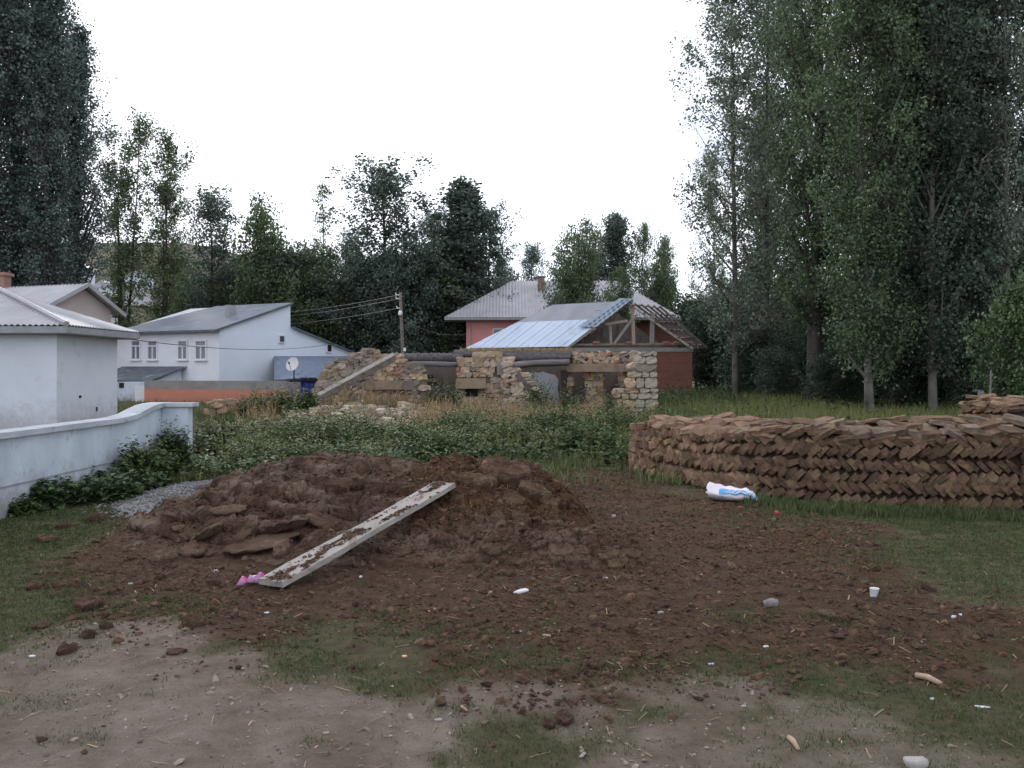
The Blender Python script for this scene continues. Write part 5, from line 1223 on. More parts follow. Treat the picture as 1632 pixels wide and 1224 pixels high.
for x0q, y0q in ((1005, 583), (1013, 585), (1016, 590)):
    stone(P(x0q, y0q, 27.9), (1, .3, .3), Z3, (.26, .25, .15), 'stone_pale', random.uniform(-.5, .5), random.uniform(-.6, .6))
# side wall running back from the corner
mb = MB(); xr_ = PX(1048.5, Yc) - .04
mb.prism([(xr_, Yc + .5, -.1), (xr_, 30.7, -.1), (xr_, 30.7, 2.2), (xr_, Yc + .5, 2.27)], (-.42, 0, 0)); mb.build('side_wall', M['ashlar'], ru)
core([(0, .95, -.1, .95), (.32, .95, .95, 1.7), (.55, .95, 1.7, 2.15)], np.array((PX(1000, Yc), Yc + .12, 0)), np.array((1, 0, 0)), np.array((0, -1, 0)), .35, M['mortar'], 'wall_core')
# left low stump far left (by the orange wall)
for i in range(16):
    px = random.uniform(333, 372); c = P(px, random.uniform(632, 668) - (8 if px < 345 else 0), 27.5 + random.uniform(-.3, .3)); stone(c, (1, random.uniform(-.3, .3), 0), Z3, (random.uniform(.22, .4), .3, random.uniform(.12, .2)), 'stone_tan', 0, random.uniform(-.2, .2))
STL.sort(key=lambda q: -q[0])
for _, me_, M4, _k in STL[:300]: put(me_, 'stone', ru, M4)
for kd in ('stone_tan', 'stone_grey', 'stone_pale', 'stone_red', 'ashlar'):
    vs = []; fs = []; nv = 0
    for _, me_, M4, k_ in STL[300:]:
        if k_ != kd: continue
        A4 = np.array(M4); co = np.array([v_.co for v_ in me_.vertices]); vs.append(co @ A4[:3, :3].T + A4[:3, 3]); fs += [tuple(i + nv for i in p_.vertices) for p_ in me_.polygons]; nv += len(co)
    if vs: tag(link('small_stones', rawmesh('small_stones', np.concatenate(vs) - chain(ru), fs, M[kd]), ru), kind='stuff')
print('ruin stones', NST[0])
# dry grass fringe on the earth roof
x = []; y = []; z = []
for i in range(900):
    px = random.uniform(735, 910); Yq = 30.3 + random.uniform(0, 1.2); x.append(PX(px, Yq)); y.append(Yq); z.append(PZ(560, 30.3) + random.uniform(-.02, .05))
x, y, z = map(np.array, (x, y, z)); v, f = blades(x, y, z, rng.uniform(.05, .17, len(x)), .008 + 0 * x, 3, .04 + 0 * x, .6)
tag(link('roof_dry_grass', rawmesh('roof_dry_grass', v - chain(ru), f, M['drygrass']), ru), kind='stuff')

# slanting squared beam on the ruin
sb = empty('slanting_beam', P(503, 637, 27.3), 'thick squared grey timber beam slanting up against the left ruin wall', 'beam')
a = P(507, 634, 27.2); b = P(628, 569, 28.6); MB().bar(a, b, .14, .30, unit((.2, -.55, .7))).build('beam', M['palewood'], sb)
MB().bar(b - np.array((.05, 0, -.02)), P(634, 563, 28.7), .04, .10).build('splintered_end', M['wood'], sb)

# rubble stones lying before the ruin
GRP = 'rubble stones before the ruined house'
def where(px):
    for lim, t in ((455, 'left of the ruin below the orange wall'), (540, 'at the lower end of the slanting beam'), (600, 'under the slanting beam'), (660, 'before the ragged left ruin wall'), (9999, 'before the log recess of the ruin')):
        if px < lim: return t
CN = {'stone_pale': 'pale', 'stone_tan': 'tan', 'stone_grey': 'grey', 'stone_red': 'reddish'}
def rub(px, py, Y, w_, kind, label, hr=.7):
    x_ = PX(px, Y); z_ = float(gz_at(x_, Y)[0]); a = random.uniform(0, 6.28)
    z_ = max(z_ + w_ * hr * .25, PZ(py, Y))
    z_ = min(z_, float(gz_at(x_, Y)[0]) + w_ * hr * .42)
    o = put(ST[kind][random.randrange(6)], 'rubble_stone', None, frame((x_, Y, z_), unit((math.cos(a), math.sin(a), random.uniform(-.3, .3))), unit((-math.sin(a), math.cos(a), 0)), Z3, (w_, w_ * .8, w_ * hr)))
    return tag(o, label, 'stone', GRP)
rub(495, 617, 28.5, .45, 'stone_pale', 'upright whitish boulder beside the foot of the left ruin wall', 1.0)
rub(486, 625, 28.3, .5, 'stone_pale', 'whitish boulder just left of the upright whitish boulder')
rub(468, 664, 25.6, .22, 'stone_pale', 'small pointed white stone left of the reddish block', 1.5)
rub(484, 661, 25.6, .45, 'stone_red', 'reddish slanted block in the rubble left of centre')
rub(502, 656, 25.6, .42, 'stone_pale', 'large whitish rubble stone just right of the reddish block', .8)
rub(500, 667, 25.3, .36, 'stone_tan', 'tan stone below the large whitish rubble stone')
rub(518, 664, 25.6, .3, 'stone_red', 'dull red stone right of the whitish stones')
rub(576, 676, 24.6, .42, 'stone_pale', 'broad flat whitish stone at the front of the rubble', .6)
rub(658, 653, 26.3, .42, 'stone_grey', 'big grey rounded stone on top of the central rubble pile', .9)
rub(646, 650, 26.4, .34, 'stone_pale', 'pale stone leaning on the big grey rounded stone')
rub(638, 655, 26.2, .26, 'stone_grey', 'dark grey stone left of the big grey rounded stone', .9)
rub(634, 662, 26.0, .26, 'stone_pale', 'white rounded stone at the left of the central rubble pile')
rub(675, 655, 26.2, .32, 'stone_pale', 'pale stone at the right of the central rubble pile')
rub(668, 690, 23.3, .24, 'stone_pale', 'single pale stone alone on the bare slope in the weeds', 1.0)
rub(652, 674, 24.9, .4, 'stone_pale', 'long pale stone below the central rubble pile', .4)
rub(605, 660, 25.9, .24, 'stone_pale', 'bright stone in the middle of the bare rubble ground')
rub(672, 621, 28.4, .32, 'stone_red', 'orange and white block standing before the wall recess', .9)
rub(906, 652, 24.6, .5, 'stone_pale', 'pale block in the grass before the ruin doorway')
rub(925, 652, 24.6, .42, 'stone_pale', 'second pale block right of the one before the doorway', .9)
rub(946, 650, 24.8, .36, 'stone_tan', 'tan block before the ruin, nearest the dressed corner')
for i in range(64):
    px = random.gauss(600, 62) if i < 46 else random.gauss(500, 45); Yq = random.uniform(23.2, 27.2)
    if 30 < abs(px - 600) < 260 or random.random() < .6: kd = random.choice(['stone_pale', 'stone_pale', 'stone_pale', 'stone_tan', 'stone_grey']); rub(px, 640, Yq, random.uniform(.2, .42), kd, 'larger ' + CN[kd] + ' fallen stone ' + where(px) + (' at the front' if Yq < 24.6 else ' at the back' if Yq > 25.9 else ''))
for i in range(70):
    t = random.random()
    px = random.gauss(600, 70) if t < .75 else random.gauss(430, 40); Yq = random.uniform(24.2, 27.0)
    kd = random.choice(['stone_pale', 'stone_pale', 'stone_tan', 'stone_grey']); rub(px, 700, Yq, random.uniform(.08, .22), kd, 'small ' + CN[kd] + ' rubble stone ' + where(px) + (' at the front' if Yq < 25.1 else ' at the back' if Yq > 26.1 else ''))
x = rng.normal(PX(590, 25.5), 2.0, 2600); y = rng.uniform(23.5, 27.4, 2600)
s = np.clip(np.exp(rng.normal(-3.4, .45, len(x))), .015, .09); v, f = lumps(np.stack([x, y, gz_at(x, y) + s * .2], 1), s)
M['rubbles'] = mat('small_rubble', (.42, .34, .27, 1), (.28, .22, .175, 1), 2, 1.0, isl=.35)
tag(link('small_rubble', rawmesh('small_rubble', v, f, M['rubbles'])), 'small broken stone rubble covering the ground before the ruin', 'rubble', kind='stuff')
vs = []; k = 26
gxx, gyy = np.meshgrid(np.linspace(-8.4, -1.2, 40), np.linspace(23.2, 28.4, 30)); m_ = np.exp(-((gxx + 4.4) / 2.6) ** 2 - ((gyy - 25.8) / 1.7) ** 2)
zzz = gz_at(gxx.ravel(), gyy.ravel()).reshape(gxx.shape) + sst(.12, .4, m_ + .5 * (fbm(gxx, gyy, 211, 3) - .5)) * .05 - .025
ii = np.arange(gxx.size).reshape(gxx.shape); ff = np.stack([ii[:-1, :-1], ii[:-1, 1:], ii[1:, 1:], ii[1:, :-1]], -1).reshape(-1, 4)
M['bare'] = mat('bare_rubble_earth', (.27, .20, .155, 1), (.19, .14, .11, 1), 1.5, 1.0, .8, 12)
tag(link('bare_earth', rawmesh('bare_earth', np.stack([gxx.ravel(), gyy.ravel(), zzz.ravel()], 1), ff, M['bare'], True)), kind='structure')
# ------------------------------------------------------------------ stacks of dung cakes
def cake_mesh(seed, m, nm='dung_cake'):
    r = random.Random(seed); vs = []; ids = {}; fs = []
    def vid(i, j, k):
        if (i, j, k) not in ids:
            x_, y_, z_ = (-.5, 0, .5)[i], (-.5, 0, .5)[j], (-.5, .5)[k]; e = (i != 1) + (j != 1)
            s_ = (1.06, 1.0, .88)[e]; ids[(i, j, k)] = len(vs)
            vs.append((x_ * s_ + r.uniform(-.07, .07), y_ * s_ + r.uniform(-.07, .07), z_ * (1.12, .98, .74)[e] + r.uniform(-.16, .16)))
        return ids[(i, j, k)]
    for i in range(2):
        for j in range(2):
            fs.append((vid(i, j, 1), vid(i + 1, j, 1), vid(i + 1, j + 1, 1), vid(i, j + 1, 1))); fs.append((vid(i, j + 1, 0), vid(i + 1, j + 1, 0), vid(i + 1, j, 0), vid(i, j, 0)))
    for i in range(2):
        fs.append((vid(i, 0, 0), vid(i + 1, 0, 0), vid(i + 1, 0, 1), vid(i, 0, 1))); fs.append((vid(i + 1, 2, 0), vid(i, 2, 0), vid(i, 2, 1), vid(i + 1, 2, 1)))
        fs.append((vid(0, i + 1, 0), vid(0, i, 0), vid(0, i, 1), vid(0, i + 1, 1))); fs.append((vid(2, i, 0), vid(2, i + 1, 0), vid(2, i + 1, 1), vid(2, i, 1)))
    return rawmesh(nm, np.array(vs), fs, m)
CK = [cake_mesh(i, M['cake']) for i in range(9)]; CKP = [cake_mesh(40 + i, M['cake_pale']) for i in range(4)]
def spline(pts, n_=400):
    pts = np.array(pts, float); k = len(pts); out = []
    for i in range(k - 1):
        p0, p1, p2, p3 = pts[max(i - 1, 0)], pts[i], pts[i + 1], pts[min(i + 2, k - 1)]
        for t in np.linspace(0, 1, n_ // (k - 1), endpoint=False):
            out.append(.5 * (2 * p1 + (p2 - p0) * t + (2 * p0 - 5 * p1 + 4 * p2 - p3) * t * t + (3 * p1 - p0 - 3 * p2 + p3) * t ** 3))
    out.append(pts[-1]); return np.array(out)
def make_stack(name, label, line, zs, depth, rows, cell=.185, herring=True, endcol=True, limit=300, seed=3, rightblock=0.0):
    random.seed(seed)
    cv = spline(line); ln = np.concatenate([[0], np.cumsum(np.linalg.norm(np.diff(cv, axis=0), axis=1))]); Ltot = ln[-1]
    def at_(s_):
        p = np.array([np.interp(s_, ln, cv[:, 0]), np.interp(s_, ln, cv[:, 1])]); q = np.array([np.interp(min(s_ + .05, Ltot), ln, cv[:, 0]), np.interp(min(s_ + .05, Ltot), ln, cv[:, 1])]); p_ = np.array([np.interp(max(s_ - .05, 0), ln, cv[:, 0]), np.interp(max(s_ - .05, 0), ln, cv[:, 1])])
        t = unit(q - p_); return np.array((p[0], p[1], 0)), np.array((t[0], t[1], 0)), np.array((t[1], -t[0], 0))
    mid, _, _ = at_(Ltot / 2); root = empty(name, (mid[0], mid[1], 0), label, 'dung stack')
    items = []
    def htop(s_): return np.interp(s_, [0, Ltot], zs) + .05 * (float(vn(s_ * 1.1, 3.3, seed)) - .5)
    def cake(c, ux, uz, s_, pale=False, jit=.08):
        ux = unit(np.array(ux) + np.array([random.uniform(-jit, jit) for _ in range(3)])); uz = np.array(uz, float) + np.array([random.uniform(-jit, jit) for _ in range(3)]); uz = unit(uz - ux * (ux @ uz)); uy = np.cross(uz, ux)
        k = random.uniform(.88, 1.12); items.append((frame(c, ux, uy, uz, (s_[0] * k, s_[1] * random.uniform(.9, 1.1), s_[2] * random.uniform(.82, 1.22))), pale, c[1] - .6 * c[2]))
    T = .074
    for r in range(rows):
        th = math.radians(random.uniform(38, 43)) * (1 if r % 2 == 0 else -1)
        s_ = (.28 if endcol else .05) + random.uniform(0, .08)
        while s_ < Ltot - rightblock:
            p, t, nn = at_(s_); f_ = (htop(s_) - .12) / rows
            if not herring: thq = th * .35
            else: thq = th * random.uniform(.88, 1.12) * (1 if random.random() > .02 else -.6)
            z_ = f_ * (r + .5) + .07 * (float(vn(s_ * .9 + r * 7.1, 9.1, seed)) - .5); off = nn * (-.10 - .045 * r * f_ / .18 + random.uniform(-.035, .03))
            ux = t * math.cos(thq) + Z3 * math.sin(thq); uz = Z3 * math.cos(thq) - t * math.sin(thq)
            L_ = f_ * 1.36 * random.uniform(.88, 1.15)
            cake(p + off + Z3 * z_ + Z3 * random.uniform(-.012, .012), ux, uz, (L_, .26, T * random.uniform(.95, 1.35)), jit=.12)
            s_ += T / max(.5, abs(math.sin(thq))) * .97 * random.uniform(.9, 1.16) if herring else L_ * .9
    if endcol:                           # squared end, small faces one above the other
        for q in range(3):
            z_ = .06; 
            while z_ < htop(0) - .05:
                p, t, nn = at_(.0); hh_ = random.uniform(.085, .115)
                cake(p + t * (.10 + .09 * z_) + nn * (-.09 - .17 * q - .06 * z_) + Z3 * (z_), nn, Z3, (.17, .26, hh_), jit=.10); z_ += hh_ * 1.04
        z_ = .06
        while z_ < htop(0) - .05:
            p, t, nn = at_(.0); hh_ = random.uniform(.085, .115); cake(p + t * (.26 + .09 * z_) + nn * (-.09 - .06 * z_) + Z3 * z_, t, Z3, (.16, .26, hh_), jit=.12); z_ += hh_ * 1.04
    if rightblock:                       # flat courses at the right end
        nb_ = int(rightblock / .3) + 1
        for q in range(nb_):
            z_ = .07
            while z_ < htop(Ltot) - .1:
                p, t, nn = at_(Ltot - rightblock + .16 + q * .33); hh_ = random.uniform(.10, .125); cake(p + nn * (-.10 + random.uniform(-.02, .03)) + Z3 * z_, t, Z3, (.33, .28, hh_), jit=.05); z_ += hh_ * .98
    s_ = .1                              # loose flat cakes covering the top
    while s_ < Ltot:
        p, t, nn = at_(s_)
        for q in range(int(depth / .24)):
            lift = random.uniform(-.03, .07) + (.05 * math.sin(q * 1.3 + s_ * 2) if q else -.06)
            a = random.uniform(-.5, .5); ux = t * math.cos(a) + nn * math.sin(a) + Z3 * random.uniform(-.28, .28)
            cake(p + nn * (-.30 - q * .23) + Z3 * (htop(s_) - .055 + lift) + t * random.uniform(-.06, .06), ux, Z3 + nn * random.uniform(-.05, .32), (.30, .25, .075), random.random() < .45, .12)
        s_ += .215
    s_ = .2
    while s_ < Ltot:                     # odd ones tipped on the front edge
        p, t, nn = at_(s_); a = random.uniform(-.7, .7)
        cake(p + nn * (-.25 + random.uniform(-.05, .02)) + Z3 * (htop(s_) - .12 + random.uniform(-.03, .05)), t * math.cos(a) + Z3 * math.sin(a) * .7, Z3 + nn * .35, (.29, .25, .08), random.random() < .25, .15)
        s_ += random.uniform(.2, .42)
    items.sort(key=lambda q: q[2])
    for M4, pale, _ in items[:limit]: put(random.choice(CKP if pale else CK), 'dung_cake', root, M4)
    vs = []; fs = []; nv = 0
    for M4, pale, _ in items[limit:]:
        me_ = random.choice(CK); A4 = np.array(M4); co = np.array([v_.co for v_ in me_.vertices]); vs.append(co @ A4[:3, :3].T + A4[:3, 3]); fs += [tuple(i + nv for i in p_.vertices) for p_ in me_.polygons]; nv += len(co)
    if vs:
        tag(link('more_dung_cakes', rawmesh('more_dung_cakes', np.concatenate(vs) - chain(root), fs, M['cake_isl']), root), kind='stuff')
    # dark filler behind the cakes, keeps light from showing through
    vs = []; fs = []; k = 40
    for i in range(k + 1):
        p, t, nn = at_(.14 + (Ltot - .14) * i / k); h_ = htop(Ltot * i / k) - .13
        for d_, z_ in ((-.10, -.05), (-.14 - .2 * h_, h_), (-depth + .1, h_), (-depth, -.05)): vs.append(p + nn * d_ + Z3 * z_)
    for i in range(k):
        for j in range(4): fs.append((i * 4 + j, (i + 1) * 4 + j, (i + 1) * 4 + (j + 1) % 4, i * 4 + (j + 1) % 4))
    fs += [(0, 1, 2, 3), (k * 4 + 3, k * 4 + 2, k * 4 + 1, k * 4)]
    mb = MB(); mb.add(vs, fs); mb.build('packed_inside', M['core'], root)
    print(name, len(items)); return root
make_stack('dung_cake_stack', 'long low stack of brown dung cakes laid herringbone on the right', [(1.92, 14.35), (2.42, 12.75), (3.35, 11.35), (4.6, 10.7), (6.05, 10.35), (6.75, 10.22)], (.86, 1.02), 1.35, 6, rightblock=.55)
make_stack('dung_cake_stack', 'small dung cake stack behind the right end of the long one', [(8.95, 17.4), (9.3, 16.7), (10.2, 16.3), (12.5, 16.0)], (1.10, 1.12), 1.0, 7, herring=False, endcol=False, limit=130, seed=9)
random.seed(11)

# ------------------------------------------------------------------ trees
def leafquads(c, s_, droop=0.0):
    n_ = len(c); b = rng.random(n_) * 6.283; el = rng.uniform(-1.0, .8, n_) - droop
    d = np.stack([np.cos(b) * np.cos(el), np.sin(b) * np.cos(el), np.sin(el)], 1)
    r_ = rng.normal(size=(n_, 3)); sd_ = np.cross(d, r_); sd_ /= np.linalg.norm(sd_, axis=1)[:, None] + 1e-9
    S1 = s_[:, None]
    v = np.stack([c - d * S1 * .5, c - sd_ * S1 * .4, c + d * S1 * .5, c + sd_ * S1 * .4], 1).reshape(-1, 3)
    return v
def tree_variant(seed, H, r0, cb, prof, nl, up, clumps, per, sig, leaf, lm, bm, stems=1, droop=0.0, bare=0.0):
    rd_ = random.Random(seed); global rng
    rng = np.random.default_rng(seed)
    tw = MB(); nodes = []
    for st_ in range(stems):
        ang = rd_.uniform(0, 6.28); sp_ = .0 if stems == 1 else rd_.uniform(.03, .09)
        hh_ = H * (1 if st_ == 0 else rd_.uniform(.75, .97)); pts = []; wx_ = wy_ = 0.0
        for i in range(13):
            t = i / 12; wx_ += rd_.uniform(-.012, .012) * H * .5; wy_ += rd_.uniform(-.012, .012) * H * .5
            pts.append(np.array((wx_ * t + math.cos(ang) * sp_ * hh_ * t, wy_ * t + math.sin(ang) * sp_ * hh_ * t, hh_ * t * .97 - .15)))
        pts = np.array(pts); rs = [r0 / (stems ** .5) * (1.25 if i == 0 else 1) * (1 - (i / 12) * .93) for i in range(13)]
        tw.tube(pts, rs, 8)
        for q in range(nl // stems):
            t = cb + (1 - cb) * (q + rd_.random()) / (nl // stems) * .97; i = min(int(t * 12), 11); f_ = t * 12 - i
            p = pts[i] * (1 - f_) + pts[i + 1] * f_; az = q * 2.4 + rd_.uniform(-.5, .5)
            R = prof((t - cb) / (1 - cb)) * rd_.uniform(.45, 1.2)
            e0_ = math.radians(up) * rd_.uniform(.8, 1.15)
            Lb = R / max(.25, math.cos(e0_)); Lb = min(Lb, (H - p[2]) * .95 + .7)
            lp = [p]; d = np.array((math.cos(az) * math.cos(e0_), math.sin(az) * math.cos(e0_), math.sin(e0_)))
            for k in range(5):
                d = unit(d + np.array((rd_.uniform(-.13, .13), rd_.uniform(-.13, .13), .10 - droop * .35 * k / 4))); lp.append(lp[-1] + d * Lb / 5)
            rb_ = rs[i] * .42; tw.tube(lp, [max(.008, rb_ * (1 - k / 5.6)) for k in range(6)], 5, False)
            for k in range(1, 6):
                nodes.append((lp[k], .6 + .4 * k / 5))
                if k >= 2:
                    a2 = rd_.uniform(0, 6.28); dd = unit(d * .7 + np.array((math.cos(a2), math.sin(a2), rd_.uniform(-.1, .5) - droop))); e_ = lp[k] + dd * Lb * rd_.uniform(.16, .32)
                    tw.tube([lp[k], (lp[k] + e_) / 2 + np.array((0, 0, .04)), e_], [max(.006, rb_ * .3), max(.005, rb_ * .2), .004], 3, False); nodes.append((e_, 1.0)); nodes.append(((lp[k] + e_) / 2, .9))
        nodes.append((pts[-1], .8)); nodes.append((pts[-2], .8))
    N = np.array([q[0] for q in nodes]); k = min(clumps, len(N)); sel = rng.permutation(len(N))[:k]
    if clumps > len(N): sel = np.concatenate([sel, rng.integers(0, len(N), clumps - len(N))])
    cen = N[sel] + rng.normal(0, sig * .4, (len(sel), 3))
    cnt = rng.integers(int(per * .5), int(per * 1.5), len(sel)); cc_ = np.repeat(cen, cnt, 0); sg = np.repeat(sig * rng.uniform(.6, 1.35, len(sel)), cnt)
    pos = cc_ + np.clip(rng.normal(size=cc_.shape), -1.75, 1.75) * sg[:, None] * np.array((1, 1, .85)) - np.array((0, 0, 1)) * np.abs(rng.normal(size=(len(cc_), 1))) * sg[:, None] * droop * 1.6
    pos = pos[pos[:, 2] > 0.3]
    v = leafquads(pos, leaf * rng.uniform(.65, 1.35, len(pos)), droop)
    return tw.mesh('trunk', bm, smooth=True), rawmesh('crown', v, np.arange(len(v)).reshape(-1, 4), lm), H
pf_col = lambda R: (lambda t: R * (0.55 + .45 * math.sin(min(1, t * 1.5 + .15) * math.pi / 2)) * (1 - .8 * max(0, t - .55) / .45))
pf_oval = lambda R: (lambda t: R * (math.sin(math.pi * (min(1, max(0, t)) * .86 + .12)) ** .7))
pf_dome = lambda R: (lambda t: R * math.sqrt(max(.06, 1 - (t * .98) ** 2)))
TV = {
 'lomb': tree_variant(1, 22, .34, .06, pf_col(1.9), 120, 64, 900, 44, .27, .14, M['lf_lomb'], M['bark_dark']),
 'lomb2': tree_variant(2, 22, .32, .06, pf_col(1.7), 110, 66, 800, 44, .27, .14, M['lf_lomb'], M['bark_dark']),
 'open': tree_variant(3, 20, .16, .10, pf_oval(2.9), 54, 42, 480, 46, .26, .115, M['lf_pale'], M['bark_pale']),
 'open2': tree_variant(4, 20, .17, .08, pf_oval(2.7), 62, 46, 640, 50, .27, .115, M['lf_mid'], M['bark_pale']),
 'pop': tree_variant(5, 21, .165, .06, pf_oval(2.5), 78, 52, 860, 62, .28, .115, M['lf_mid'], M['bark_pale']),
 'pop2': tree_variant(6, 21, .135, .07, pf_oval(2.5), 76, 52, 820, 62, .28, .115, M['lf_dark'], M['bark_pale']),
 'thick': tree_variant(7, 20, .34, .14, pf_oval(3.0), 66, 46, 740, 50, .28, .115, M['lf_mid'], M['bark_dark']),
 'far': tree_variant(8, 14, .20, .14, pf_oval(2.2), 46, 46, 290, 42, .27, .15, M['lf_willow'], M['bark_dark'], stems=2),
 'far2': tree_variant(9, 14, .20, .12, pf_oval(2.5), 50, 42, 360, 42, .29, .15, M['lf_far'], M['bark_dark']),
 'airy': tree_variant(17, 18, .20, .12, pf_oval(2.1), 60, 50, 400, 44, .27, .14, M['lf_willow'], M['bark_dark'], stems=3),
 'thin': tree_variant(10, 15, .12, .3, pf_oval(1.1), 26, 48, 80, 34, .22, .13, M['lf_willow'], M['bark_dark']),
 'willow': tree_variant(12, 9, .26, .10, pf_dome(3.0), 44, 40, 420, 50, .32, .15, M['lf_willow'], M['bark_dark'], stems=2, droop=.35),
 'willow2': tree_variant(13, 9, .24, .06, pf_dome(2.8), 44, 36, 420, 50, .32, .15, M['lf_far'], M['bark_dark'], stems=2, droop=.3),
 'cone': tree_variant(14, 12, .22, .05, pf_col(1.25), 80, 64, 480, 46, .23, .15, M['lf_far'], M['bark_dark']),
 'shrub': tree_variant(15, 4, .07, .03, pf_dome(1.5), 36, 38, 220, 52, .22, .10, M['lf_dark'], M['bark_dark'], stems=2),
 'gshrub': tree_variant(16, 4.2, .08, .03, pf_dome(1.6), 40, 40, 240, 50, .22, .11, M['lf_green'], M['bark_dark'], stems=2),
}
rng = np.random.default_rng(99)
def tree(var, px, Y, H, label, rz=None, lean=(0, 0), wid=1.0, group=None, name='tree', x=None, cat='tree', sink=0.0):
    tm, cm, h0 = TV[var]; X = PX(px, Y) if x is None else x
    r = empty(name, (X, Y, float(gz_at(X, Y)[0]) - sink), label, cat, group); k = H / h0
    r.scale = (k * wid, k * wid, k); r.rotation_euler = (lean[1], lean[0], random.uniform(0, 6.28) if rz is None else rz)
    link('trunk', tm, r); link('crown', cm, r); return r
GL = 'dark poplars at the left edge'; GRt = 'tall poplars on the right'; GF = 'trees behind the houses'
tree('lomb', -25, 43, 25, 'dense dark poplar cut by the left edge of the photo', group=GL, name='poplar_tree', wid=.95)
tree('lomb2', 30, 46, 26, 'tallest dense dark poplar, second from the left edge', group=GL, name='poplar_tree', wid=1.0)
tree('lomb', 76, 44, 22.0, 'dense dark poplar between the tallest one and the right one of the left group', group=GL, name='poplar_tree', wid=.95)
tree('lomb2', 122, 47, 20.6, 'rightmost dense dark poplar of the left group, beside the loose tree', group=GL, name='poplar_tree', wid=.95)
tree('airy', 196, 52, 18.0, 'loose tall tree with several bare stems right of the left poplars', group=GF, wid=.9, name='tall_tree')
tree('airy', 262, 51, 16.3, 'loose tall tree with a kinked crown above the farmhouse left end', group=GF, wid=.95, name='tall_tree', rz=2.0)
tree('far2', 336, 57, 13.4, 'mid height bushy tree above the farmhouse roof', group=GF, wid=.95, name='tall_tree')
tree('willow', 430, 56, 11.6, 'rounded bushy tree above the farmhouse ridge end', group=GF, wid=.82, name='bushy_tree')
tree('thin', 514, 59, 14.8, 'thin sparse tree standing alone against the sky', group=GF, name='thin_tree')
tree('far2', 612, 57, 15.3, 'broad airy tree above the utility pole', group=GF, wid=1.25, name='tall_tree')
tree('far2', 560, 60, 10.8, 'small tree between the thin one and the airy one', group=GF, wid=.8, name='tall_tree')
tree('far2', 690, 60, 12.6, 'tree in the dip between the airy tree and the dense pointed one', group=GF, wid=.8, name='tall_tree')
tree('cone', 738, 56, 13.9, 'dense pointed tree left of the pink house roof', group=GF, wid=1.5, name='tall_tree')
tree('far2', 780, 58, 12.4, 'dense tree merging right of the pointed one, above the pink house eave', group=GF, wid=.95, name='tall_tree')
for i, (px, Y, H, wd, lb) in enumerate([(290, 60, 8.5, 1.0, 'low dark tree behind the farmhouse roof at its left hip'), (375, 60, 9.0, 1.0, 'low dark tree behind the middle of the farmhouse roof'), (470, 58, 9.6, 1.1, 'low dark tree right behind the farmhouse gable top'), (530, 57, 9.2, 1.1, 'low dark tree over the farmhouse rear roof'), (590, 56, 9.0, 1.1, 'low dark tree left of the utility pole'), (650, 55, 9.3, 1.1, 'low dark tree straight behind the utility pole'), (700, 57, 9.8, 1.1, 'low dark tree between the pole and the pink house'), (745, 62, 8.8, 1.0, 'low dark tree behind the left wall of the pink house'), (805, 66, 8.6, .9, 'low dark tree behind the pink house roof hip'), (620, 63, 9.4, 1.1, 'low dark tree far behind and left of the pole'), (500, 64, 9.6, 1.1, 'low dark tree under the thin sparse tree'), (410, 64, 9.5, 1.1, 'low dark tree under the rounded bushy tree')]):
    tree('willow2' if i % 3 else 'willow', px, Y, H, lb, group='low trees behind the houses', wid=wd, name='low_tree')
tree('far2', 846, 92, 15.0, 'small far tree just right of the big gap above the pink roof', group=GF, wid=.75, name='far_tree')
tree('far2', 800, 96, 14.0, 'small far tree half hidden behind the dense tree', group=GF, wid=.7, name='far_tree')
tree('willow', 915, 48.5, 8.6, 'light green willow in front of the pink roof right of its chimney', group=GF, wid=.66, name='willow_tree')
tree('willow', 930, 66, 12.2, 'light green willow behind the pink roof below the flue', group=GF, wid=.66, name='willow_tree')
tree('cone', 981, 63, 13.0, 'dark conical poplar above the half roofed building', group=GF, wid=1.0, name='poplar_tree')
tree('far', 1020, 62, 12.4, 'tree with warm tinted top right of the conical poplar', group=GF, wid=.55, name='tall_tree')
tree('willow', 1052, 60, 10.2, 'rounded green tree above the bare rafters', group=GF, wid=.55, name='bushy_tree')
tree('willow', 985, 50, 7.0, 'green tree just behind the ridge of the half roofed building', group=GF, wid=.5, name='bushy_tree')
tree('willow2', 1050, 66, 8.0, 'low tree behind the right end of the pink roof', group=GF, wid=.6, name='low_tree')
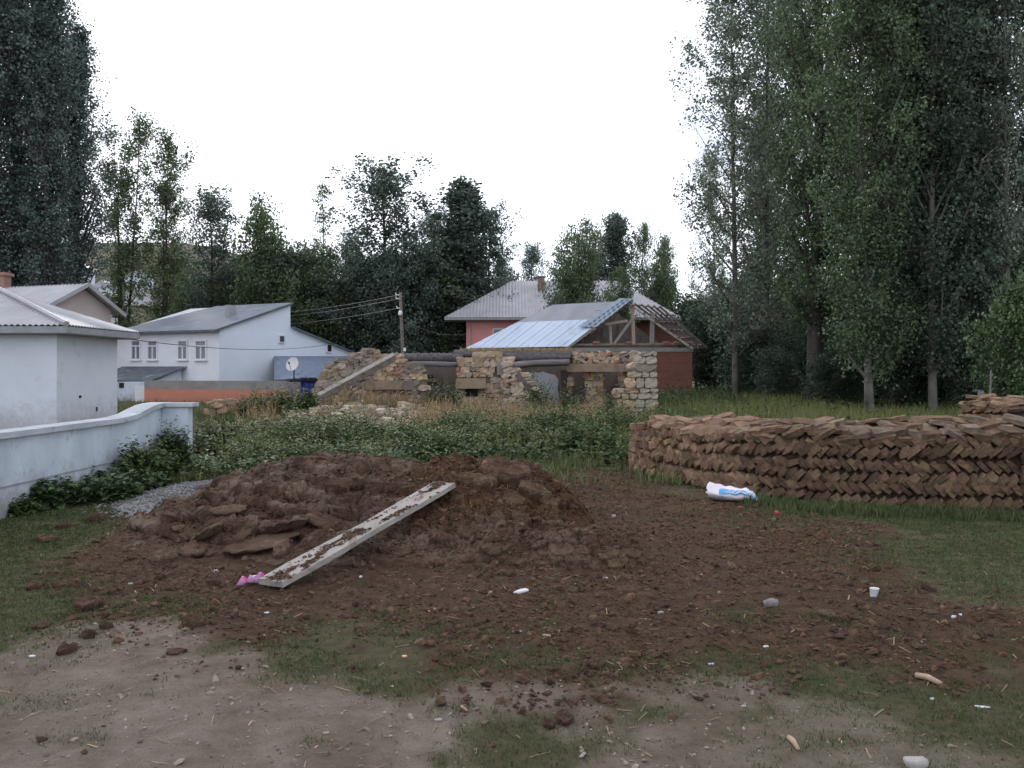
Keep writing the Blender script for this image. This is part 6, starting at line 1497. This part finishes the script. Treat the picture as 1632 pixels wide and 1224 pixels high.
# right-hand grove
R = [('open', 1172, 37, 19.5, 'leftmost tall tree of the right grove with thin pale trunk and loose crown', 1.0),
     ('open', 1225, 39, 21.5, 'tall tree second from the left in the right grove', 1.0), ('thick', 1298, 33, 20.5, 'tree with the thick dark trunk in the right grove', .95),
     ('pop', 1386, 27, 19.5, 'poplar with the white peeling leaning trunk nearest the meadow', .9), ('pop2', 1425, 30, 21, 'poplar with grey trunk just right of the white peeling one', .9),
     ('pop2', 1449, 32.5, 21, 'slender dark trunked poplar between the two grey trunked ones', .9), ('pop2', 1487, 27, 21, 'poplar with straight grey trunk in the middle of the right grove', .95),
     ('pop2', 1527, 28, 21, 'poplar with straight grey trunk right of the middle one', .95), ('open', 1609, 27, 21, 'poplar with tall pale bare trunk near the right edge', .7),
     ('open2', 1262, 44, 22, 'poplar set back behind the second tree of the right grove', 1.0), ('pop', 1345, 40, 15, 'poplar set back between the thick trunk and the white trunk', 1.0), 
     ('pop', 1500, 38, 13, 'poplar set back behind the middle of the right grove', 1.05), ('pop2', 1566, 36, 11, 'poplar set back left of the pale bare trunk', 1.0), ('pop', 1640, 34, 11, 'poplar cut by the right edge behind the bright shrub', 1.05),
     ('pop2', 1560, 30.5, 19, 'dark slender poplar between the grey trunks and the pale bare trunk', .8), ('open', 1140, 46, 13.5, 'smaller loose tree at the left foot of the right grove', .75), ('thick', 1215, 48, 17, 'dark trunked tree low at the left of the right grove', .8), ('pop2', 1690, 29, 18, 'poplar mostly beyond the right edge of the photo', 1.0)]
for i, (vr, px, Y, H, lb, wd) in enumerate(R):
    tree(vr, px, Y, H, lb, group=GRt, wid=wd, name='poplar_tree', lean=((-.035, 0) if px == 1386 else (random.uniform(-.015, .015), random.uniform(-.015, .015))))
for i, (px, Y, H, wd, lb) in enumerate([(1130, 46, 4.6, 1.2, 'dark shrub right of the brick building'), (1185, 44, 4.8, 1.3, 'dark shrub under the leftmost tree of the right grove'), (1240, 48, 5.4, 1.4, 'large shrub behind the left trunks of the right grove'), (1320, 47, 5.2, 1.4, 'large shrub behind the thick dark trunk'), (1375, 44, 4.6, 1.4, 'shrub behind the white leaning trunk'), (1440, 46, 5.2, 1.5, 'shrub deep behind the middle trunks'), (1510, 44, 5.0, 1.5, 'shrub deep behind the right grey trunks'), (1580, 42, 5.0, 1.5, 'shrub deep behind the pale bare trunk'), (1650, 40, 5.2, 1.5, 'shrub deep in the grove at the right edge'), (1330, 36, 3.4, 1.0, 'low shrub beside the thick dark trunk'), (1465, 37, 3.0, 1.1, 'low shrub among the middle trunks'), (1555, 33, 2.8, 1.1, 'low shrub right of the grey trunks'), (1400, 33, 2.6, 1.0, 'low shrub between the white trunk and the grey trunks'), (1505, 31, 2.4, 1.0, 'low shrub between the two straight grey trunks'), (1200, 38, 3.2, 1.2, 'low shrub in front of the leftmost grove trunks'), (1260, 36, 2.8, 1.1, 'low shrub left of the thick dark trunk'), (1345, 31, 2.4, 1.1, 'low shrub left of the white leaning trunk'), (1440, 29.5, 2.2, 1.1, 'low shrub before the slender dark trunk'), (1470, 30, 3.0, 1.1, 'taller low shrub left of the middle grey trunk'), (1545, 27.5, 2.4, 1.1, 'low shrub right of the last grey trunk'), (1580, 29, 3.4, 1.2, 'broad dark shrub before the pale bare trunk'), (1310, 30.5, 2.0, 1.1, 'low dark shrub before the thick dark trunk'), (1235, 33, 2.2, 1.2, 'low shrub at the meadow edge left of the grove'), (1110, 60, 6.5, 1.2, 'far shrub right of the pink house'), (1180, 62, 8.0, 1.3, 'far shrub seen under the left crowns of the grove'), (1290, 66, 9.0, 1.4, 'far shrub closing the grove behind the thick trunk'), (1400, 62, 9.0, 1.4, 'far shrub closing the grove behind the white trunk'), (1500, 60, 9.0, 1.4, 'far shrub closing the middle of the grove'), (1600, 58, 9.0, 1.4, 'far shrub closing the right end of the grove')]):
    tree('shrub', px, Y, H, lb, group='shrubs under the right grove', wid=wd, name='shrub', cat='shrub')
tree('gshrub', 1628, 21.5, 3.8, 'bright green leafy shrub at the right edge behind the small stack', name='shrub', cat='shrub', wid=.75)
tree('gshrub', 1672, 20.5, 3.6, 'bright green shrub cut by the right edge of the photo', name='shrub', cat='shrub', wid=.8)
# dead branch hanging in the grove
db = empty('dead_branch', P(1455, 402, 26.6), 'bare pale dead branch hanging among the dark poplars', 'branch')
mb = MB(); pts = [P(1440, 400, 26.6), P(1465, 399, 26.5), P(1485, 394, 26.4), P(1500, 399, 26.4), P(1512, 404, 26.3)]; mb.tube(pts, [.035, .03, .026, .02, .01], 6)
for a_, b_ in [((1485, 394), (1492, 370)), ((1485, 394), (1478, 375)), ((1490, 395), (1508, 412)), ((1470, 398), (1488, 408)), ((1500, 399), (1518, 395)), ((1452, 400), (1448, 380))]:
    mb.tube([P(*a_, 26.45), (P(*a_, 26.45) + P(*b_, 26.3)) / 2 + np.array((0, 0, .05)), P(*b_, 26.3)], [.02, .014, .006], 5)
mb.build('branch', M['bark_pale'], db, True)
# fence post by the shrub
mb = MB(); c = P(1561, 640, 19); c[2] = .2; mb.tube([c, c + np.array((.02, 0, .55)), c + np.array((.03, 0, 1.05))], [.07, .065, .06], 8)
tag(mb.build('fence_post', M['log']), 'short grey wooden post behind the small dung stack', 'post')
mb = MB(); c = P(1576, 640, 20); c[2] = .2; mb.tube([c, c + np.array((.05, 0, 1.5))], [.025, .02], 6)
tag(mb.build('fence_stake', M['log']), 'thin leaning stake right of the short wooden post', 'stake')

# ------------------------------------------------------------------ pole, wires, flue
up_ = empty('utility_pole', (PX(645, 40), 40, .35), 'leaning wooden utility pole with a white lamp behind the ruin', 'utility pole')
pt, pb = P(638, 466, 40), np.array((PX(645.5, 40), 40, .2))
MB().tube([pb, (pb + pt) / 2, pt], [.10, .085, .065], 9).build('post', M['darkwood'], up_, True)
mb = MB()
for py in (470, 476, 491):
    c = P(638 + (py - 466) * .08, py, 40); mb.box(c + np.array((-.12, -.02, 0)), (.22, .04, .05)); mb.tube([c + np.array((-.22, 0, 0)), c + np.array((-.22, 0, .1))], .03, 6)
mb.build('insulators', M['dish'], up_)
c = P(638, 499, 39.85); mb = MB(); mb.tube([c + np.array((0, 0, .12)), c + np.array((0, 0, .05)), c - np.array((0, 0, .08)), c - np.array((0, 0, .12))], [.04, .09, .10, .05], 10); mb.build('lamp', M['wframe'], up_, True)
mb = MB(); mb.box(P(645, 557, 39.87), (.12, .03, .16)); mb.build('notice_plate', M['wframe'], up_)
def wire(a, b, sag, label, r=.009, m='wirep'):
    pts = [a + (b - a) * t - Z3 * sag * 4 * t * (1 - t) for t in np.linspace(0, 1, 15)]
    mb = MB(); mb.tube(pts, r, 4, False); return tag(mb.build('overhead_wire', M[m]), label, 'wire')
for k, (y1, y2, nm) in enumerate(((470, 487, 'uppermost'), (476, 493, 'middle'), (491, 504, 'lowest'))):
    wire(P(636, y1, 40), P(300, y2 + 9, 60), .5, nm + ' of three wires running left from the pole behind the farmhouse', .009)
wire(P(636, 496, 39.9), P(556, 563, 46), .55, 'wire dropping from the pole to the rear corner of the farmhouse')
wire(P(641, 509, 39.95), P(745, 531, 52.6), .35, 'sagging wire from the pole to the pink house wall')
wire(P(186, 538, 24.0), P(533, 547, 48.5), .35, 'thin cable strung across the front of the farmhouse', .011, 'wire')
fl = empty('metal_flue', (PX(928, 60), 60, .3), 'grey metal flue with a thin rod above the willow behind the pink house', 'flue')
MB().tube([P(928, 520, 60), P(928, 386, 60)], .21, 12).build('pipe', M['metalgrey'], fl, True)
MB().tube([P(928, 393, 60), P(928, 385, 60)], .25, 12).build('cap', M['metalgrey'], fl, True)
MB().tube([P(934, 520, 60), P(934, 392, 60)], .04, 6).build('rod', M['dish'], fl)
bb = empty('bare_limb', P(945, 425, 61), 'curved bare pale limb left of the conical poplar', 'branch')
MB().tube([P(940, 440, 61), P(949, 418, 61), P(955, 402, 61), P(957, 385, 61), P(958, 372, 61)], [.16, .14, .12, .09, .05], 8).build('limb', M['bark_pale'], bb, True)
MB().tube([P(956, 398, 61), P(947, 397, 61), P(939, 398, 61)], [.05, .04, .02], 6).build('side_twig', M['bark_pale'], bb, True)

# far houses on the dry hillside, glimpsed between the trees
def hut(px, py, Y, w_, h_, m, rm, label):
    c = P(px, py, Y); r = empty('hillside_house', (c[0], c[1], c[2]), label, 'house', 'far houses on the hillside')
    MB().box((c[0], c[1], c[2] + h_ / 2 - 1.0), (w_, w_ * .8, h_ + 2)).build('wall', M[m], r)
    mb = MB(); a = np.array((c[0] - w_ * .55, c[1] - w_ * .45, c[2] + h_)); mb.prism([a, a + (w_ * 1.1, 0, 0), a + (w_ * .55, 0, h_ * .35)], (0, w_ * .9, 0)); mb.build('roof', M[rm], r)
    for s_ in (-.25, .25): MB().box((c[0] + w_ * s_, c[1] - w_ * .4 - .03, c[2] + h_ * .55), (w_ * .14, .08, h_ * .3)).build('window', M['glass'], r)
hut(222, 465, 118, 3.0, 2.0, 'white', 'zinc', 'far white house seen between the two loose tall trees')
hut(282, 484, 112, 3.4, 2.0, 'white2', 'bluetin', 'far house with blue roof just above the farmhouse roof')
hut(168, 495, 100, 2.2, 2.6, 'white', 'zinc', 'far white house beside the gabled house roof')
hut(375, 470, 125, 3.6, 2.2, 'gwall', 'zinc', 'far grey house behind the trees above the farmhouse roof')
hut(120, 462, 120, 4.0, 3.0, 'white', 'zinc', 'far white house glimpsed through the left poplars')

# ------------------------------------------------------------------ plank, sack, litter
pk = empty('wooden_plank', G(432, 948), 'long pale wooden plank with dirt on it, leaning on the manure heap', 'plank')
a = G(431, 944); a[2] = .07
Yf = 8.6; b = P(709, 772, Yf)
hb_ = float(heap0(np.array([b[0]]), np.array([b[1]]))[0])
d = unit(b - a); xw = unit(np.cross(d, Z3)); zw = np.cross(xw, d); Ln = np.linalg.norm(b - a)
n_ = 24; vs = []; fs = []
for i in range(n_ + 1):
    t = i / n_; c = a + (b - a) * t + Z3 * (-.008 * math.sin(math.pi * t)); wq = .122 + .008 * math.sin(t * 9) + (random.uniform(-.004, .004)); hq = .023
    e = random.uniform(-.03, .03) if i in (0, n_) else 0
    vs += [c - xw * wq + zw * hq + d * e, c - xw * .03 + zw * (hq + .003) - d * e, c + xw * .05 + zw * (hq + .002) + d * e * 2, c + xw * wq + zw * hq - d * e, c + xw * wq - zw * hq - d * e, c - xw * wq - zw * hq + d * e]
for i in range(n_):
    for j in range(6): fs.append((i * 6 + j, (i + 1) * 6 + j, (i + 1) * 6 + (j + 1) % 6, i * 6 + (j + 1) % 6))
fs += [tuple(range(6)), tuple(n_ * 6 + j for j in range(5, -1, -1))]
mb = MB(); mb.add(vs, fs); pko = mb.build('board', M['palewood'], pk)
k = 5200; t = rng.random(k); q = np.clip(rng.normal(0.012, .045, k) + .03 * np.sin(t * 11), -.12, .12); keep_ = fbm(t * 12, q * 14 + 5, 221, 4) > .47
t, q = t[keep_], q[keep_]; s = np.clip(np.exp(rng.normal(-5.3, .55, len(t))), .002, .02)
pos = a + (b - a) * t[:, None] + xw * q[:, None] + zw * .028 + Z3 * (-.008 * np.sin(math.pi * t))[:, None]
v, f = lumps2(pos, s, .45, .5, .012); tag(link('dirt', rawmesh('dirt', v - chain(pk), f, M['clod']), pk), kind='stuff')

# white woven sack
sk = empty('woven_sack', G(1165, 806), 'empty white woven sack with a blue printed band lying before the dung stack', 'sack')
g0 = G(1128, 802); g1 = G(1206, 806); ul = unit(g1 - g0); vl = np.array((-ul[1], ul[0], 0)); Ls = np.linalg.norm(g1 - g0)
nu, nv_ = 26, 20; vs = []; fs = []
for i in range(nu + 1):
    t = i / nu; wd_ = .19 * (1 - .30 * max(0, t - .55) / .45) ; hh_ = (.092 - .05 * t) * (1 if t < .94 else .5) + .012
    for j in range(nv_):
        a_ = 2 * math.pi * j / nv_; cr = .045 * (float(vn(t * 9 + 3, j * .8 + 1, 5)) - .5) + .055 * (float(vn(t * 4 + 3, (j % nv_) * .35 + 9, 7)) - .5)
        rag = .018 * math.sin(j * 2.3) + random.uniform(-.012, .012) if i == 0 else 0
        p = g0 + ul * (t * Ls + rag) + vl * (math.cos(a_) * wd_ + .13) + Z3 * max(.005, hh_ * (1 + math.sin(a_)) + cr * (1 if math.sin(a_) > -.2 else .2))
        p[2] += float(gz_at(p[0], p[1])[0]) + .01; vs.append(p)
for i in range(nu):
    for j in range(nv_): fs.append((i * nv_ + j, i * nv_ + (j + 1) % nv_, (i + 1) * nv_ + (j + 1) % nv_, (i + 1) * nv_ + j))
fs.append(tuple(nu * nv_ + j for j in range(nv_)))
ms = M['sack']
so_ = link('sack_body', rawmesh('sack_body', np.array(vs) - chain(sk), fs, ms, True), sk)
V = np.array(vs).reshape(nu + 1, nv_, 3)
def onsack(t, a_):                       # point a little above the cloth
    fi = t * nu; i = min(int(fi), nu - 1); fj = (a_ / (2 * math.pi) * nv_) % nv_; j = int(fj); u_, w_ = fi - i, fj - j
    p = (V[i, j] * (1 - u_) + V[i + 1, j] * u_) * (1 - w_) + (V[i, (j + 1) % nv_] * (1 - u_) + V[i + 1, (j + 1) % nv_] * u_) * w_
    return p + np.array((0, -.004, .006))
def patch(t0, t1, a0, a1, nt_, na, m, nm):
    vs = []; fs = []
    for i in range(nt_ + 1):
        for j in range(na + 1): vs.append(onsack(t0 + (t1 - t0) * i / nt_, a0 + (a1 - a0) * j / na))
    for i in range(nt_):
        for j in range(na): fs.append((i * (na + 1) + j, (i + 1) * (na + 1) + j, (i + 1) * (na + 1) + j + 1, i * (na + 1) + j + 1))
    return link(nm, rawmesh(nm, np.array(vs) - chain(sk), fs, m, True), sk)
patch(.24, .985, math.radians(172), math.radians(128), 30, 6, M['sackblue'], 'printed_band')
# faint white script on the band: wavering strokes
mb = MB()
for t0 in (.40, .45, .49, .53, .575, .62, .66, .71, .76, .80, .85):
    pts = [onsack(t0 + .02 * math.sin(k * 1.1 + t0 * 40) + k * .007, math.radians(164 - 28 * k / 5 * (.6 + .4 * math.sin(t0 * 50)))) + np.array((0, -.004, .004)) for k in range(6)]
    mb.tube(pts, .007, 4)
mb.build('printed_script', M['sack'], sk)

def bit(px, py, wpx, hpx, m, label, cat, name, seed=0, flat=.5, yaw=0.0, thick=None):
    g = G(px, py); k = g[1] / F; r = random.Random(seed + int(px)); me_ = slab_mesh(name, M[m], 900 + int(px), 8)
    z_ = float(top_at(g[0], g[1])[0])
    o = put(me_, name, None, frame((g[0], g[1], z_ + (thick or hpx * k) * .32), (math.cos(yaw), math.sin(yaw), .05), (-math.sin(yaw), math.cos(yaw), 0), (-.05, 0, 1), (wpx * k, max(wpx * k * flat, .012), thick or hpx * k)))
    return tag(o, label, cat)
# pink wrapper: crumpled strip
pw = []; fs = []
g = G(397, 938)
for i in range(9):
    for j in range(5):
        u_, w_ = i / 8, j / 4
        pw.append((g[0] - .09 + .18 * u_ + random.uniform(-.012, .012), g[1] + .05 * (u_ - .5) + .07 * w_ + random.uniform(-.01, .01), float(gz_at(g[0], g[1])[0]) + .012 + .055 * math.sin(math.pi * w_) * (.6 + .5 * math.sin(u_ * 9) ** 2) + .03 * u_ + random.uniform(-.008, .008)))
for i in range(8):
    for j in range(4): fs.append((i * 5 + j, (i + 1) * 5 + j, (i + 1) * 5 + j + 1, i * 5 + j + 1))
mew = rawmesh('plastic_wrapper', np.array(pw), fs, M['pinkplastic'], True); wo_ = link('plastic_wrapper', mew); sm_ = wo_.modifiers.new('thickness', 'SOLIDIFY'); sm_.thickness = .004
tag(wo_, 'crumpled pink and white plastic wrapper at the lower end of the plank', 'wrapper')
# plastic cup
g = G(1392, 951); zg = float(gz_at(g[0], g[1])[0])
cu = empty('plastic_cup', (g[0], g[1], zg), 'small white plastic cup standing on the litter at right', 'cup')
vs = []; fs = []; rings = [(.0, .004), (.022, .004), (.024, .012), (.033, .064), (.036, .068), (.034, .069), (.030, .062), (.021, .012), (0.0, .010)]
for r_, z_ in rings:
    for k in range(14): a_ = k * 2 * math.pi / 14; vs.append((r_ * math.cos(a_) + z_ * .12, r_ * math.sin(a_), z_))
for i in range(len(rings) - 1):
    for k in range(14): fs.append((i * 14 + k, i * 14 + (k + 1) % 14, (i + 1) * 14 + (k + 1) % 14, (i + 1) * 14 + k))
link('cup_body', rawmesh('cup_body', np.array(vs), fs, M['whiteplastic'], True), cu)
bit(832, 950, 28, 9, 'whiteplastic', 'pale torn paper strip lying below the right side of the heap', 'paper', 'paper_strip', flat=.42, yaw=.6, thick=.025)
bit(1460, 1222, 42, 16, 'whitestone', 'pale rounded stone at the bottom edge of the photo', 'stone', 'field_stone', flat=.7)
bit(1230, 966, 26, 12, 'greystone', 'grey stone on the litter left of the smooth pale clod', 'stone', 'field_stone', flat=.6)
bit(1133, 1067, 11, 5, 'lavender', 'small lavender plastic piece on the grass right of centre', 'plastic', 'plastic_scrap', thick=.014)
bit(1220, 1037, 9, 5, 'whiteplastic', 'tiny white scrap right of the lavender piece', 'plastic', 'plastic_scrap', thick=.012)
bit(52, 1047, 12, 7, 'whiteplastic', 'white scrap on the grass at the left edge of the track', 'plastic', 'plastic_scrap', thick=.014)
bit(645, 1047, 9, 6, 'orangebit', 'tiny orange and white scrap in the grass near the centre', 'plastic', 'plastic_scrap', thick=.014)
bit(1238, 824, 8, 8, 'redbit', 'small red scrap right of the white sack', 'plastic', 'plastic_scrap', thick=.05)
bit(1180, 812, 7, 6, 'redbit', 'tiny red scrap just in front of the white sack', 'plastic', 'plastic_scrap', thick=.03)
bit(1520, 990, 9, 8, 'whiteplastic', 'white scrap on the litter near the right edge', 'plastic', 'plastic_scrap', thick=.02)
bit(1530, 984, 13, 5, 'whiteplastic', 'thin white scrap touching the scrap near the right edge', 'plastic', 'plastic_scrap', flat=.3, yaw=.7, thick=.016)
bit(575, 923, 6, 5, 'whiteplastic', 'tiny white speck of litter below the plank', 'plastic', 'plastic_scrap', thick=.016)
bit(965, 929, 6, 7, 'whiteplastic', 'tiny white speck below the dark hollow of the low lump', 'plastic', 'plastic_scrap', thick=.016)
bit(912, 822, 6, 6, 'whitestone', 'small white pebble on the right flank of the heap', 'stone', 'field_stone', thick=.03)
bit(978, 828, 7, 7, 'whitestone', 'small white pebble right of the heap', 'stone', 'field_stone', thick=.04)
bit(344, 914, 8, 6, 'whitestone', 'small white pebble at the left foot of the heap', 'stone', 'field_stone', thick=.03)
bit(208, 933, 9, 5, 'whitestone', 'pale pebble at the left edge of the litter', 'stone', 'field_stone', thick=.025)
bit(425, 979, 7, 6, 'whiteplastic', 'white scrap below the lower end of the plank', 'plastic', 'plastic_scrap', thick=.012)
bit(825, 1013, 18, 4, 'whitestone', 'flat pale chip left of the grass tuft below the heap', 'chip', 'stone_chip', flat=.35, thick=.012)
bit(872, 1022, 16, 4, 'strawstick', 'small pale wood chip right of the flat pale chip', 'chip', 'wood_chip', flat=.3, yaw=-.5, thick=.014)
bit(1053, 979, 9, 5, 'whitestone', 'small light stone on the litter right of the grass tuft', 'stone', 'field_stone', thick=.02)
bit(1565, 1128, 24, 4, 'whiteplastic', 'thin white strip on the dirt near the right edge', 'plastic', 'plastic_scrap', flat=.25, yaw=-.35, thick=.01)
bit(1485, 1114, 7, 7, 'whiteplastic', 'white scrap below the pale stick at right', 'plastic', 'plastic_scrap', thick=.012)
bit(1185, 1126, 10, 4, 'whitestone', 'small white chip on the pale track at right', 'chip', 'stone_chip', thick=.01)
bit(698, 1148, 12, 4, 'whitestone', 'white chip on the track below the grass', 'chip', 'stone_chip', thick=.01)
bit(1320, 1032, 9, 6, 'greystone', 'small grey stone on the litter below the smooth clod', 'stone', 'field_stone', thick=.02)
def stick(pts, r, label, m='strawstick'):
    q = []
    for px, py, lift in pts: g_ = G(px, py); q.append(np.array((g_[0], g_[1], float(gz_at(g_[0], g_[1])[0]) + r * .7 + lift)))
    mb = MB(); mb.tube(q, [r, r * 1.1, r * .8][:len(q)], 7); return tag(mb.build('stick', M[m], None, True), label, 'stick')
stick([(1460, 1082, .005), (1478, 1087, .01), (1499, 1097, 0)], .016, 'knotty pale stick lying on the dirt at the right')
stick([(1257, 1178, 0), (1264, 1186, .006), (1272, 1197, 0)], .012, 'short split pale stick near the bottom right of the track')
stick([(735, 1130, 0), (744, 1136, 0)], .007, 'short pale stick at the edge of the litter on the track')
stick([(925, 1208, 0), (932, 1201, 0)], .007, 'short whitish stick near the bottom of the track', 'whitestone')
